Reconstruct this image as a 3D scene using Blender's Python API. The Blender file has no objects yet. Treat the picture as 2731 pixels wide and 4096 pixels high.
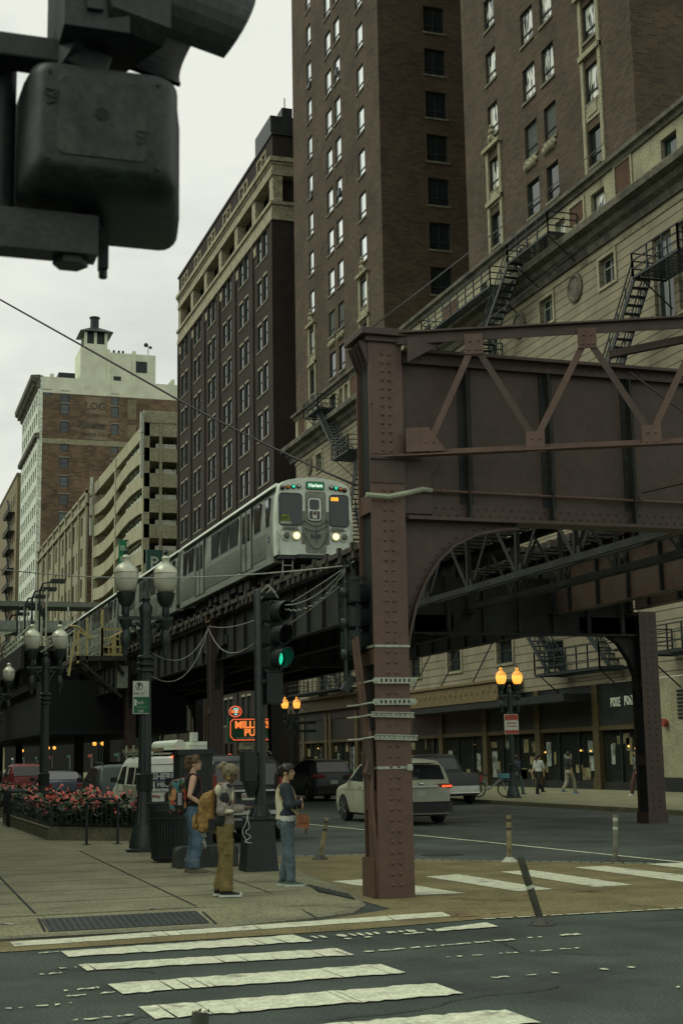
import bpy, math, random
from mathutils import Vector as V, Matrix
random.seed(7)
S=bpy.context.scene; COL=S.collection; R=math.radians; PI=math.pi
# ---------------------------------------------------------------- camera
yaw,pit,rol=R(18.4),R(9.75),R(1.0)
fw=V((math.sin(yaw)*math.cos(pit),math.cos(yaw)*math.cos(pit),math.sin(pit)))
rt=V((math.cos(yaw),-math.sin(yaw),0)); up=rt.cross(fw)
r2=rt*math.cos(rol)-up*math.sin(rol); u2=rt*math.sin(rol)+up*math.cos(rol)
cd=bpy.data.cameras.new('camera'); cam=bpy.data.objects.new('camera',cd); COL.objects.link(cam)
cd.sensor_fit='VERTICAL'; cd.sensor_height=36; cd.sensor_width=24; cd.lens=50.0; cd.clip_end=5000; cd.clip_start=.05
mw=Matrix((r2,u2,-fw)).transposed().to_4x4(); mw.translation=V((0,0,1.87)); cam.matrix_world=mw
S.camera=cam
cd.dof.use_dof=True; cd.dof.focus_distance=30; cd.dof.aperture_fstop=6.3
# ---------------------------------------------------------------- world, sun, exposure
W=bpy.data.worlds.new('World'); S.world=W; W.use_nodes=True
nt=W.node_tree; nt.nodes.clear(); N=nt.nodes.new; L=nt.links.new
out=N('ShaderNodeOutputWorld'); bg=N('ShaderNodeBackground'); L(bg.outputs[0],out.inputs[0])
sky=N('ShaderNodeTexSky'); sky.sky_type='NISHITA'; sky.sun_disc=False
SUN_EL,SUN_AZ=R(52),R(-75)
sky.sun_elevation=SUN_EL; sky.sun_rotation=SUN_AZ; sky.dust_density=4; sky.air_density=1.5
tc=N('ShaderNodeTexCoord'); mp=N('ShaderNodeMapping'); mp.inputs['Scale'].default_value=(1.6,1.6,4.5); L(tc.outputs['Generated'],mp.inputs[0])
nz=N('ShaderNodeTexNoise'); nz.inputs['Scale'].default_value=2.3; nz.inputs['Detail'].default_value=7; nz.inputs['Roughness'].default_value=.55; L(mp.outputs[0],nz.inputs[0])
cr=N('ShaderNodeValToRGB'); cr.color_ramp.elements[0].position=.27; cr.color_ramp.elements[0].color=(.63,.675,.62,1)
cr.color_ramp.elements[1].position=.53; cr.color_ramp.elements[1].color=(.885,.90,.805,1); L(nz.outputs[0],cr.inputs[0])
sk=N('ShaderNodeMix'); sk.data_type='RGBA'; sk.inputs[0].default_value=.93
sc=N('ShaderNodeVectorMath'); sc.operation='SCALE'; sc.inputs[3].default_value=.1; L(sky.outputs[0],sc.inputs[0])
L(sc.outputs[0],sk.inputs[6]); L(cr.outputs[0],sk.inputs[7]); L(sk.outputs[2],bg.inputs[0]); bg.inputs[1].default_value=1.0
sd=bpy.data.lights.new('sun','SUN'); sd.energy=1.5; sd.angle=R(40); sd.color=(.97,1,.80)
so=bpy.data.objects.new('sun',sd); COL.objects.link(so)
sdir=V((math.sin(SUN_AZ)*math.cos(SUN_EL),math.cos(SUN_AZ)*math.cos(SUN_EL),math.sin(SUN_EL)))
so.rotation_euler=sdir.to_track_quat('Z','Y').to_euler(); so.location=(-30,10,60)
vs=S.view_settings; S.display_settings.display_device='sRGB'; vs.view_transform='Standard'; vs.look='None'; vs.gamma=1; vs.exposure=0.0
# ---------------------------------------------------------------- materials
MATS={}; TINT=(.93,1.015,.95)
def M(name,col,rough=.75,metal=0,noise=.18,scale=4,bump=0,fine=0,spec=.4,emit=None,es=0,stain=None,st=.55,stz=1,coat=0,fa=.3):
    if name in MATS: return MATS[name]
    m=bpy.data.materials.new(name); m.use_nodes=True; t=m.node_tree; b=t.nodes['Principled BSDF']; N=t.nodes.new; L=t.links.new
    b.inputs['Roughness'].default_value=rough; b.inputs['Metallic'].default_value=metal; b.inputs['Specular IOR Level'].default_value=spec
    b.inputs['Coat Weight'].default_value=coat
    if emit: b.inputs['Emission Color'].default_value=(*emit,1); b.inputs['Emission Strength'].default_value=es
    g=N('ShaderNodeTexCoord')
    n=N('ShaderNodeTexNoise'); n.inputs['Scale'].default_value=scale; n.inputs['Detail'].default_value=6; L(g.outputs['Object'],n.inputs[0])
    mx=N('ShaderNodeMix'); mx.data_type='RGBA'; c=V([a*b for a,b in zip(col,TINT)])
    mx.inputs[6].default_value=(*(c*(1-noise)),1); mx.inputs[7].default_value=(*(c*(1+noise)),1)
    r=N('ShaderNodeMapRange'); r.inputs[1].default_value=.3; r.inputs[2].default_value=.7; L(n.outputs[0],r.inputs[0]); L(r.outputs[0],mx.inputs[0])
    o=mx.outputs[2]
    if fine:
        n2=N('ShaderNodeTexNoise'); n2.inputs['Scale'].default_value=fine; n2.inputs['Detail'].default_value=3; L(g.outputs['Object'],n2.inputs[0])
        m2=N('ShaderNodeMix'); m2.data_type='RGBA'; m2.blend_type='MULTIPLY'; m2.inputs[0].default_value=1
        r2=N('ShaderNodeMapRange'); r2.inputs[1].default_value=.35; r2.inputs[2].default_value=.65; r2.inputs[3].default_value=1-fa; r2.inputs[4].default_value=1+fa; L(n2.outputs[0],r2.inputs[0])
        L(o,m2.inputs[6]); L(r2.outputs[0],m2.inputs[7]); o=m2.outputs[2]
    if stain:
        mp=N('ShaderNodeMapping'); mp.inputs['Scale'].default_value=(1,1,stz); L(g.outputs['Object'],mp.inputs[0])
        n3=N('ShaderNodeTexNoise'); n3.inputs['Scale'].default_value=scale*.35; n3.inputs['Detail'].default_value=8; n3.inputs['Roughness'].default_value=.7; L(mp.outputs[0],n3.inputs[0])
        r3=N('ShaderNodeMapRange'); r3.inputs[1].default_value=st; r3.inputs[2].default_value=st+.12; L(n3.outputs[0],r3.inputs[0])
        m3=N('ShaderNodeMix'); m3.data_type='RGBA'; L(r3.outputs[0],m3.inputs[0]); L(o,m3.inputs[6]); m3.inputs[7].default_value=(*stain,1); o=m3.outputs[2]
    L(o,b.inputs['Base Color'])
    if bump:
        bp=N('ShaderNodeBump'); bp.inputs['Strength'].default_value=bump; bp.inputs['Distance'].default_value=.02; L(n2.outputs[0] if fine else n.outputs[0],bp.inputs['Height']); L(bp.outputs[0],b.inputs['Normal'])
    MATS[name]=m; return m
def brick(name,c1,c2,mo,bw=.42,rh=.15,patch=.25,ms=.014,ps=.25):
    m=bpy.data.materials.new(name); m.use_nodes=True; t=m.node_tree; b=t.nodes['Principled BSDF']; N=t.nodes.new; L=t.links.new
    b.inputs['Roughness'].default_value=.9; b.inputs['Specular IOR Level'].default_value=.2
    g=N('ShaderNodeNewGeometry'); s=N('ShaderNodeSeparateXYZ'); L(g.outputs['Position'],s.inputs[0])
    a=N('ShaderNodeMath'); L(s.outputs[0],a.inputs[0]); L(s.outputs[1],a.inputs[1])
    c=N('ShaderNodeCombineXYZ'); L(a.outputs[0],c.inputs[0]); L(s.outputs[2],c.inputs[1])
    k=N('ShaderNodeTexBrick'); k.inputs['Scale'].default_value=1; k.inputs['Brick Width'].default_value=bw; k.inputs['Row Height'].default_value=rh; k.inputs['Mortar Size'].default_value=ms; k.inputs['Bias'].default_value=-.1
    c1,c2,mo=[tuple(a*b for a,b in zip(c,(.98,1.0,.95))) for c in(c1,c2,mo)]; k.inputs['Color1'].default_value=(*c1,1); k.inputs['Color2'].default_value=(*c2,1); k.inputs['Mortar'].default_value=(*mo,1); L(c.outputs[0],k.inputs[0])
    n=N('ShaderNodeTexNoise'); n.inputs['Scale'].default_value=ps; n.inputs['Detail'].default_value=9; n.inputs['Roughness'].default_value=.72; L(g.outputs['Position'],n.inputs[0])
    r=N('ShaderNodeMapRange'); r.inputs[1].default_value=.3; r.inputs[2].default_value=.7; r.inputs[3].default_value=1-patch; r.inputs[4].default_value=1+patch; L(n.outputs[0],r.inputs[0])
    mm=N('ShaderNodeMix'); mm.data_type='RGBA'; mm.blend_type='MULTIPLY'; mm.inputs[0].default_value=1; L(k.outputs[0],mm.inputs[6]); L(r.outputs[0],mm.inputs[7]); L(mm.outputs[2],b.inputs['Base Color'])
    bp=N('ShaderNodeBump'); bp.inputs['Strength'].default_value=.4; bp.inputs['Distance'].default_value=.01; L(k.outputs[1],bp.inputs['Height']); bp.invert=True; L(bp.outputs[0],b.inputs['Normal'])
    MATS[name]=m; return m
def glass(name,col=(.015,.02,.02),rough=.04,spec=.6,wave=None,metal=0):
    m=bpy.data.materials.new(name); m.use_nodes=True; t=m.node_tree; b=t.nodes['Principled BSDF']; N=t.nodes.new; L=t.links.new
    b.inputs['Roughness'].default_value=rough; b.inputs['Specular IOR Level'].default_value=spec; b.inputs['Metallic'].default_value=metal; b.inputs['Coat Weight'].default_value=.5; b.inputs['Coat Roughness'].default_value=.03
    g=N('ShaderNodeNewGeometry'); n=N('ShaderNodeTexNoise'); n.inputs['Scale'].default_value=.8; L(g.outputs['Position'],n.inputs[0])
    mx=N('ShaderNodeMix'); mx.data_type='RGBA'; c=V(col); L(n.outputs[0],mx.inputs[0]); mx.inputs[6].default_value=(*(c*.6),1); mx.inputs[7].default_value=(*(c*1.4),1)
    if wave:
        mp=N('ShaderNodeMapping'); mp.inputs['Scale'].default_value=(1,1,.28); L(g.outputs['Position'],mp.inputs[0])
        w=N('ShaderNodeTexNoise'); w.inputs['Scale'].default_value=wave; w.inputs['Distortion'].default_value=2.2; w.inputs['Detail'].default_value=1; L(mp.outputs[0],w.inputs[0])
        r=N('ShaderNodeMapRange'); r.inputs[1].default_value=.46; r.inputs[2].default_value=.53; L(w.outputs[0],r.inputs[0]); L(r.outputs[0],mx.inputs[0])
        mx.inputs[6].default_value=(.03,.04,.04,1); mx.inputs[7].default_value=(*c,1)
    L(mx.outputs[2],b.inputs['Base Color']); MATS[name]=m; return m
# ---------------------------------------------------------------- mesh helpers
SPLIT={'sill_band','brick_panel','shop_mullion','bronze_pilaster','planter_box','canopy_rod','antenna_panel','bricked_up_opening','medallion','arch_moulding','air_vent','shop_lamp','shop_display','architrave','panel_border','lantern_roof','roof_stack','bracket','strut','steel_band','stone_ornament','faded_panel','faded_dark_panel','pier','rail','orange_guard','chain_post','grab_rail','bridge_roof','bridge_post','landing_deck','sign_bracket','banner_arm','limestone_pier','roof_lamp','roof_lantern','painted_top','guard_timber','bracing','walkway_and_shade_boards','pale_lettering','foot_plate','carved_ornament','stiffener','band','stair_rail'}
class MB:
    def __init__(s): s.v=[];s.f=[];s.m=[];s.mi=0
    def add(s,vs,fs):
        o=len(s.v); s.v+=[tuple(p) for p in vs]; s.f+=[tuple(i+o for i in f) for f in fs]; s.m+=[s.mi]*len(fs); return s
    def quad(s,a,b,c,d): return s.add([a,b,c,d],[(0,1,2,3)])
    def box(s,x0,x1,y0,y1,z0,z1):
        return s.add([(x,y,z) for z in(z0,z1) for y in(y0,y1) for x in(x0,x1)],[(0,2,3,1),(4,5,7,6),(0,1,5,4),(2,6,7,3),(0,4,6,2),(1,3,7,5)])
    def frus(s,cx,cy,z0,z1,a0,b0,a1,b1):
        v=[(cx+sx*a,cy+sy*b,z) for z,a,b in((z0,a0,b0),(z1,a1,b1)) for sy in(-1,1) for sx in(-1,1)]
        return s.add(v,[(0,2,3,1),(4,5,7,6),(0,1,5,4),(2,6,7,3),(0,4,6,2),(1,3,7,5)])
    def bar(s,p,q,w,h,upv=(0,0,1)):
        p,q=V(p),V(q); d=(q-p).normalized(); u=V(upv)
        if abs(d.dot(u))>.98: u=V((1,0,0)) if abs(d.x)<.9 else V((0,1,0))
        a=d.cross(u).normalized()*w/2; b=a.cross(d).normalized()*h/2
        return s.add([c+sa*a+sb*b for c in(p,q) for sb in(-1,1) for sa in(-1,1)],[(0,2,3,1),(4,5,7,6),(0,1,5,4),(2,6,7,3),(0,4,6,2),(1,3,7,5)])
    def tube(s,pts,r,n=8,cap=True):
        pts=[V(p) for p in pts]; k=len(pts); rs=r if isinstance(r,(list,tuple)) else [r]*k
        u=None; vs=[]
        for i,p in enumerate(pts):
            t=(pts[min(i+1,k-1)]-pts[max(i-1,0)]).normalized()
            if u is None: u=t.orthogonal().normalized()
            u=(u-t*u.dot(t)); u=u.normalized() if u.length>1e-6 else t.orthogonal().normalized(); w=t.cross(u)
            for j in range(n):
                a=2*PI*j/n; vs.append(p+(u*math.cos(a)+w*math.sin(a))*rs[i])
        fs=[(i*n+j,i*n+(j+1)%n,(i+1)*n+(j+1)%n,(i+1)*n+j) for i in range(k-1) for j in range(n)]
        if cap: fs+=[tuple(range(n))[::-1],tuple((k-1)*n+j for j in range(n))]
        return s.add(vs,fs)
    def lathe(s,prof,c=(0,0,0),n=16,ax='z',flute=0,fn=8):
        c=V(c); vs=[]
        for r,z in prof:
            for j in range(n):
                a=2*PI*j/n; rr=r*(1+flute*math.cos(fn*a)) if flute else r
                x,y=rr*math.cos(a),rr*math.sin(a)
                vs.append(c+(V((x,y,z)) if ax=='z' else V((x,z,y)) if ax=='y' else V((z,x,y))))
        k=len(prof)
        fs=[(i*n+j,i*n+(j+1)%n,(i+1)*n+(j+1)%n,(i+1)*n+j) for i in range(k-1) for j in range(n)]
        fs+=[tuple(range(n))[::-1],tuple((k-1)*n+j for j in range(n))]
        return s.add(vs,fs)
    def prism(s,poly,a,b,pl='xy'):
        def P(u,v,w): return (u,v,w) if pl=='xy' else (u,w,v) if pl=='xz' else (w,u,v)
        n=len(poly); vs=[P(u,v,a) for u,v in poly]+[P(u,v,b) for u,v in poly]
        return s.add(vs,[tuple(range(n)),tuple(range(n,2*n))[::-1]]+[(i,(i+1)%n,n+(i+1)%n,n+i) for i in range(n)])
    def loft(s,rings,cap=True):
        n=len(rings[0]); k=len(rings); vs=[p for r in rings for p in r]
        fs=[(i*n+j,i*n+(j+1)%n,(i+1)*n+(j+1)%n,(i+1)*n+j) for i in range(k-1) for j in range(n)]
        if cap: fs+=[tuple(range(n))[::-1],tuple((k-1)*n+j for j in range(n))]
        return s.add(vs,fs)
    def ball(s,c,r,n=10,m=7,sc=(1,1,1)):
        c=V(c); return s.loft([[c+V((r*sc[0]*math.sin(PI*i/m)*math.cos(2*PI*j/n),r*sc[1]*math.sin(PI*i/m)*math.sin(2*PI*j/n),r*sc[2]*math.cos(PI*i/m))) for j in range(n)] for i in [.04]+list(range(1,m))+[m-.04]])
    def wall(s,F,u0,u1,v0,v1,ops,d):
        us=sorted({u0,u1}|{min(max(x,u0),u1) for o in ops for x in o[:2]})
        for a,b in zip(us,us[1:]):
            if b-a<1e-4: continue
            m=(a+b)/2; z=v0
            for o in sorted([o for o in ops if o[0]<m<o[1]],key=lambda o:o[2]):
                if o[2]>z+1e-4: s.quad(F(a,z,0),F(b,z,0),F(b,o[2],0),F(a,o[2],0))
                z=max(z,o[3])
            if v1>z+1e-4: s.quad(F(a,z,0),F(b,z,0),F(b,v1,0),F(a,v1,0))
        for a,b,c,e in ops:
            for p,q in (((a,c),(b,c)),((b,c),(b,e)),((b,e),(a,e)),((a,e),(a,c))):
                s.quad(F(*p,0),F(*q,0),F(*q,d),F(*p,d))
        return s
    def bx(s,F,u0,u1,v0,v1,d0,d1):
        a=F(u0,v0,d0); b=F(u1,v1,d1)
        return s.box(min(a[0],b[0]),max(a[0],b[0]),min(a[1],b[1]),max(a[1],b[1]),min(a[2],b[2]),max(a[2],b[2]))
    def pieces(s):
        """the separate bits of this mesh; bits whose boxes touch stay together"""
        p=list(range(len(s.v)))
        def fd(i):
            while p[i]!=i: p[i]=p[p[i]]; i=p[i]
            return i
        for f in s.f:
            for i in f[1:]: p[fd(i)]=fd(f[0])
        g={}
        for k,f in enumerate(s.f): g.setdefault(fd(f[0]),[]).append(k)
        L_=[]
        for ks in g.values():
            vs=[s.v[i] for k in ks for i in s.f[k]]; L_.append([ks,[min(v[j] for v in vs)-.012 for j in(0,1,2)],[max(v[j] for v in vs)+.012 for j in(0,1,2)]])
        ch=True
        while ch:
            ch=False; o=[]
            for a in L_:
                for b in o:
                    if all(a[1][j]<=b[2][j] and b[1][j]<=a[2][j] for j in(0,1,2)):
                        b[0]+=a[0]; b[1]=[min(x,y) for x,y in zip(a[1],b[1])]; b[2]=[max(x,y) for x,y in zip(a[2],b[2])]; ch=True; break
                else: o.append(a)
            L_=o
        r=[]
        for ks,_,_ in L_:
            m=MB(); ix={}
            for k in ks: m.f.append(tuple(ix.setdefault(i,len(ix)) for i in s.f[k])); m.m.append(s.m[k])
            m.v=[s.v[i] for i in ix]; r.append(m)
        return r
    def build(s,name,mat,par=None,smooth=False,bevel=0):
        if name in SPLIT:
            P_=s.pieces()
            if len(P_)>1:
                for m in P_: o=m.build1(name,mat,par,smooth,bevel)
                return o
        return s.build1(name,mat,par,smooth,bevel)
    def build1(s,name,mat,par=None,smooth=False,bevel=0):
        o=V((0,0,0)); p=par
        while p is not None: o+=p.location; p=p.parent
        me=bpy.data.meshes.new(name); me.from_pydata([tuple(V(v)-o) for v in s.v],[],s.f)
        for m in (mat if isinstance(mat,(list,tuple)) else [mat]): me.materials.append(m)
        if isinstance(mat,(list,tuple)): me.polygons.foreach_set('material_index',s.m)
        if smooth: me.polygons.foreach_set('use_smooth',[True]*len(me.polygons))
        me.update(); ob=bpy.data.objects.new(name,me); COL.objects.link(ob); ob.parent=par
        if smooth and smooth!=2:
            e=ob.modifiers.new('es','EDGE_SPLIT'); e.split_angle=R(42)
        if bevel:
            b=ob.modifiers.new('bv','BEVEL'); b.width=bevel; b.segments=2; b.limit_method='ANGLE'; b.angle_limit=R(40)
        return ob
def merge(a,b):
    o=len(a.v); a.v+=b.v; a.f+=[tuple(i+o for i in f) for f in b.f]; a.m+=b.m; return a
def FX(X): return lambda u,v,d: (X+d,u,v)       # facade facing the street (towards -X)
def FY(Y): return lambda u,v,d: (u,Y+d,v)       # facade facing the viewer (towards -Y)
def tag(o,label,cat,group=None):
    o['label']=label; o['category']=cat
    if group: o['group']=group
    return o
def thing(name,label,cat,loc=(0,0,0),rz=0,group=None):
    o=bpy.data.objects.new(name,None); COL.objects.link(o); o.empty_display_size=.2; o.location=loc; o.rotation_euler[2]=rz
    return tag(o,label,cat,group)
def struct(o): o['kind']='structure'; return o
def place(o,loc,rz=0): o.location=loc; o.rotation_euler[2]=rz; return o
def copy_tree(o,par=None):
    c=o.copy(); COL.objects.link(c); c.parent=par
    for ch in list(o.children): copy_tree(ch,c)
    return c
def dup(o,loc,rz,label,group=None):
    c=copy_tree(o); c.location=loc; c.rotation_euler[2]=rz; c['label']=label
    if group: c['group']=group
    return c
def relabel(o,label): o['label']=label; return o
def text(name,st,size,mat,par,loc,ex,ey,depth=.01,al='CENTER',bold=0,sx=1):
    cu=bpy.data.curves.new(name,'FONT'); cu.body=st; cu.size=size; cu.extrude=depth/2; cu.align_x=al; cu.align_y='CENTER'; cu.offset=bold; cu.resolution_u=2
    t=bpy.data.objects.new('tmp',cu); me=bpy.data.meshes.new_from_object(t); bpy.data.objects.remove(t)
    ex,ey=V(ex).normalized(),V(ey).normalized(); ez=ex.cross(ey)
    o=V((0,0,0)); p=par
    while p is not None: o+=p.location; p=p.parent
    me.transform(Matrix((ex*sx,ey,ez)).transposed().to_4x4()); me.transform(Matrix.Translation(V(loc)-o))
    me.materials.clear(); me.materials.append(mat); me.name=name
    ob=bpy.data.objects.new(name,me); COL.objects.link(ob); ob.parent=par; return ob
def circ(cx,cy,r,n=16,a0=0,a1=2*PI,end=False): return [(cx+r*math.cos(a0+(a1-a0)*i/(n-1 if end else n)),cy+r*math.sin(a0+(a1-a0)*i/(n-1 if end else n))) for i in range(n)]
def cr(pts,n=5):
    P=[V(p) for p in pts]; P=[P[0]*2-P[1]]+P+[P[-1]*2-P[-2]]; o=[]
    for a,b,c,d in zip(P,P[1:],P[2:],P[3:]):
        for i in range(n): t=i/n; o.append(.5*(2*b+(c-a)*t+(2*a-5*b+4*c-d)*t*t+(3*b-a-3*c+d)*t**3))
    return o+[P[-2]]
def sag(p,q,s,n=14): p,q=V(p),V(q); return [p.lerp(q,i/n)-V((0,0,4*s*(i/n)*(1-i/n))) for i in range(n+1)]
# ================================================================ materials used by the setting
ASPH=M('asphalt',(.050,.060,.054),.85,noise=.38,scale=.8,bump=.7,fine=42,fa=.4,spec=.25,stain=(.030,.036,.034),st=.54)
ROADM=M('worn_roadway',(.062,.072,.066),.6,noise=.4,scale=.5,bump=.3,fine=22,spec=.3,stain=(.02,.024,.024),st=.54)
TAN=M('tan_paving',(.172,.138,.072),.9,noise=.25,scale=1.3,bump=.5,fine=30,spec=.2,stain=(.11,.09,.055),st=.56)
CONC=M('sidewalk_concrete',(.20,.185,.118),.85,noise=.22,scale=1.2,bump=.3,fine=26,spec=.25,stain=(.155,.14,.09),st=.56)
KERB=M('kerb_stone',(.15,.14,.095),.85,noise=.2,scale=3,fine=20)
JOINT=M('joint_dirt',(.02,.02,.017),.9)
WHITEP=M('road_paint',(.55,.535,.42),.8,noise=.15,scale=6,fine=30,fa=.2,stain=(.13,.135,.115),st=.565)
GUM=M('gum_spot',(.33,.31,.25),.8)
BRK_T=brick('tower_brick',(.088,.062,.042),(.048,.037,.029),(.085,.072,.052),.5,.145,.34)
BRK_B=brick('dark_brick',(.038,.03,.023),(.026,.022,.018),(.034,.03,.025),.5,.17,.3)
BRK_W=brick('old_party_brick',(.165,.118,.076),(.088,.066,.047),(.14,.11,.08),1.1,.38,.5,ps=.12)
BRK_R=brick('panel_brick',(.095,.05,.034),(.075,.042,.03),(.09,.065,.045),.4,.14)
STONE=brick('jointed_limestone',(.24,.215,.155),(.215,.192,.14),(.06,.054,.04),40.3,.435,.22,.025,.6)
LIME=M('smooth_limestone',(.265,.235,.16),.85,noise=.18,scale=1.2,fine=12,stain=(.10,.09,.065),st=.56,stz=.3)
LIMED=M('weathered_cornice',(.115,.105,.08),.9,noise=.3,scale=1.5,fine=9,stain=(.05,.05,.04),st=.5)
TERRA=M('cream_terracotta',(.29,.245,.17),.8,noise=.25,scale=1.5,fine=5,stain=(.1,.085,.06),st=.58)
WTERR=M('white_terracotta',(.56,.57,.50),.7,noise=.15,scale=.5,fine=2)
PAINTW=M('cream_paint',(.64,.62,.50),.8,noise=.12,scale=.4,stain=(.30,.26,.16),st=.62)
GCONC=M('garage_concrete',(.32,.29,.195),.85,noise=.15,scale=.6,stain=(.15,.13,.09),st=.56,stz=.15,fine=6)
TANB=M('tan_brick',(.19,.15,.09),.9,noise=.2,scale=1,fine=6)
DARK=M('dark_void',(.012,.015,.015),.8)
IRON=M('black_iron',(.011,.019,.019),.55,noise=.3,scale=8)
BRONZE=M('ornate_bronze',(.09,.066,.03),.5,.3,noise=.5,scale=14,bump=.6,fine=22)
DSTORE=M('storefront_black',(.016,.020,.019),.45,noise=.3,scale=2)
GOLD=M('gilded_fascia',(.14,.10,.045),.6,noise=.4,scale=9,bump=.5,fine=16)
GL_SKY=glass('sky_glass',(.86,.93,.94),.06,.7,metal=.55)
GL_D=glass('dark_glass',(.014,.021,.021),.06,.4)
GL_G=glass('green_glass',(.03,.052,.047),.06,.45)
GL_C=glass('painted_reflection_glass',(.62,.65,.56),.08,.5,wave=1.5,metal=.2)  # wavy reflection of the buildings opposite painted into the pane colour
GL_S=glass('shop_glass',(.016,.02,.017),.12,.22)
BLIND=M('closed_grey_panel',(.06,.068,.06),.8)
FRAME=M('dark_window_frame',(.02,.026,.026),.6); FRAMEW=M('pale_window_frame',(.24,.24,.2),.6)
SILL=M('stone_sill',(.15,.135,.10),.85,fine=9); LINT=M('pale_lintel',(.27,.24,.18),.8)
# ================================================================ ground
mb=MB()
mb.quad((-700,-300,0),(700,-300,0),(700,1600,0),(-700,1600,0)); struct(mb.build('road',ASPH))
mb=MB(); z=.004                                          # the avenue under the railway, smoother and more worn
mb.add([(7.0,23.5,z),(9.3,26.5,z),(9.6,24.7,z),(12.9,21.6,z),(22.6,21.6,z),(22.6,420,z),(7.0,420,z)],[(0,1,2,3,4,5,6)]); struct(mb.build('avenue_roadway',ROADM))
mb=MB(); z=.008
tanp=[(-20,15.05),(1.34,15.03),(5.11,15.2),(6.78,15.52),(9.3,15.38),(22,15.2),(22,21.2),(12.86,21.35),(9.51,24.65),(9.26,26.4),(7.2,26.8),(6.4,26.8),(6.2,17),(5,16.2),(-20,16)]
mb.add([(x,y,z) for x,y in tanp],[tuple(range(len(tanp)))]); struct(mb.build('tan_pavement',TAN))
# near sidewalk with a kerb of real height
swp=[(-20,16.1),(3.9,16.02),(5.0,16.42),(5.6,16.72),(6.05,17.5),(6.35,18.6),(6.6,20.5),(6.9,23.5),(7.0,28),(7.0,420),(-20,420)]
EDGE=[V((x,y,0)) for x,y in swp[:10]]
inn=[V(p) for p in ((-20,17.3,0),(3.85,17.25,0),(4.6,17.45,0),(5.05,17.7,0),(5.5,18.2,0),(5.8,18.9,0),(6.1,20.6,0),(6.4,23.5,0),(6.5,28,0),(6.5,420,0))]
def zs(x,y):
    """height of the walk, which ramps down to the street round the corner"""
    bd=9; 
    for p,q in zip(EDGE,EDGE[1:]):
        d=q-p; t=max(0,min(1,(V((x,y,0))-p).dot(d)/d.length_squared)); bd=min(bd,(V((x,y,0))-p-d*t).length)
    return .012+.108*min(1,bd/(1.2 if x<5.2 else .5))
mb=MB(); n=10
mb.add([(p.x,p.y,.012) for p in EDGE]+[(p.x,p.y,.12) for p in inn]+[(p.x,p.y,-.1) for p in EDGE]+[(-20,420,.12)],[(i,i+1,n+i+1,n+i) for i in range(n-1)]+[(i,i+1,2*n+i+1,2*n+i) for i in range(n-1)]+[tuple(range(n,2*n))+(3*n,)]); struct(mb.build('sidewalk',CONC))
mb=MB(); e=swp[:10]                                       # kerb stones along its edge
for (a,b),(c,d) in zip(e,e[1:]):
    n=V((d-b,-(c-a),0)).normalized()*-.16; mb.add([(a,b,.017),(c,d,.017),(c+n.x,d+n.y,.031),(a+n.x,b+n.y,.031)],[(0,1,2,3)])
struct(mb.build('kerb',KERB))
mb=MB()                                                   # joints between the slabs
def jn(a,b,w=.02,z=None):
    if z is None:
        k=max(1,int(math.hypot(b[0]-a[0],b[1]-a[1])/.6))
        if k>1:
            for i in range(k): jn(tuple(a[j]+(b[j]-a[j])*i/k for j in(0,1)),tuple(a[j]+(b[j]-a[j])*(i+1)/k for j in(0,1)),w,-1)
            return
        z=-1
    a,b=V((*a,zs(*a)+.0045 if z<0 else z)),V((*b,zs(*b)+.0045 if z<0 else z)); n=(b-a).cross(V((0,0,1))).normalized()*w/2; mb.quad(a+n,b+n,b-n,a-n)
for y in (17.25,18.75,20.3,21.9,23.6,25.3,27.1,29): jn((-12,y+.02),(6.15 if y<20 else 6.45,y-.03),.026)
for i,x in enumerate((-6,-4.4,-2.9,-1.4,.35,1.93,3.82,5.05)): jn((x,16.3 if x!=3.82 else 16.2),(x-.1+.06*i,29),.032 if i in(5,6) else .022)
struct(mb.build('sidewalk_joints',JOINT))
mb=MB(); mb.prism([(22.82,25),(40,25),(40,420),(22.2,420),(22.0,75)],0,.15); struct(mb.build('far_sidewalk',CONC))
mb=MB()
for y in range(36,90,2): mb.quad((22.8,y,.1545),(32,y,.1545),(32,y+.02,.1545),(22.8,y+.02,.1545))
struct(mb.build('far_sidewalk_joints',JOINT))
# ---- painted markings
def ragged(mb,p,n=26,amp=.05,z=.013,holes=0):
    a,b,c,d=[V((*q,0)) for q in p]; vs=[]       # a-b left edge, d-c right edge ; long sides a-d and b-c
    for i in range(n+1):
        t=i/n; u=a.lerp(d,t); w=b.lerp(c,t); k=(u-w).normalized(); vs+= [u+k*random.uniform(-amp,amp*.2),w-k*random.uniform(-amp,amp*.2)]
    cr=[random.random()<.17 for i in range(n)]
    for i in range(n):
        q=[vs[2*i],vs[2*i+1],vs[2*i+3],vs[2*i+2]]
        if holes and random.random()<holes: continue
        if cr[i]: f=random.uniform(.003,.010); dd=(q[3]-q[0]); sh=random.uniform(-.02,.02); q=[q[0]+dd.normalized()*f,q[1]+dd.normalized()*(f+sh),q[2]+dd.normalized()*sh*0,q[3]]
        mb.add([(v.x,v.y,z) for v in q],[(0,1,2,3)])
bars=[[(1.5,15.79),(1.52,15.37),(6.55,15.9),(6.63,16.38)],[(1.91,14.84),(1.93,14.33),(4.42,14.42),(4.38,15.05)],[(1.94,13.8),(1.96,13.35),(4.47,13.28),(4.47,13.84)],
 [(2.0,12.54),(2.02,11.93),(4.52,12.02),(4.49,12.64)],[(2.05,11.3),(2.07,10.69),(4.54,10.8),(4.53,11.42)],[(2.1,10.05),(2.1,9.4),(4.55,9.45),(4.54,10.05)],[(2.1,8.85),(2.1,8.2),(4.56,8.25),(4.55,8.85)]]
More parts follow.
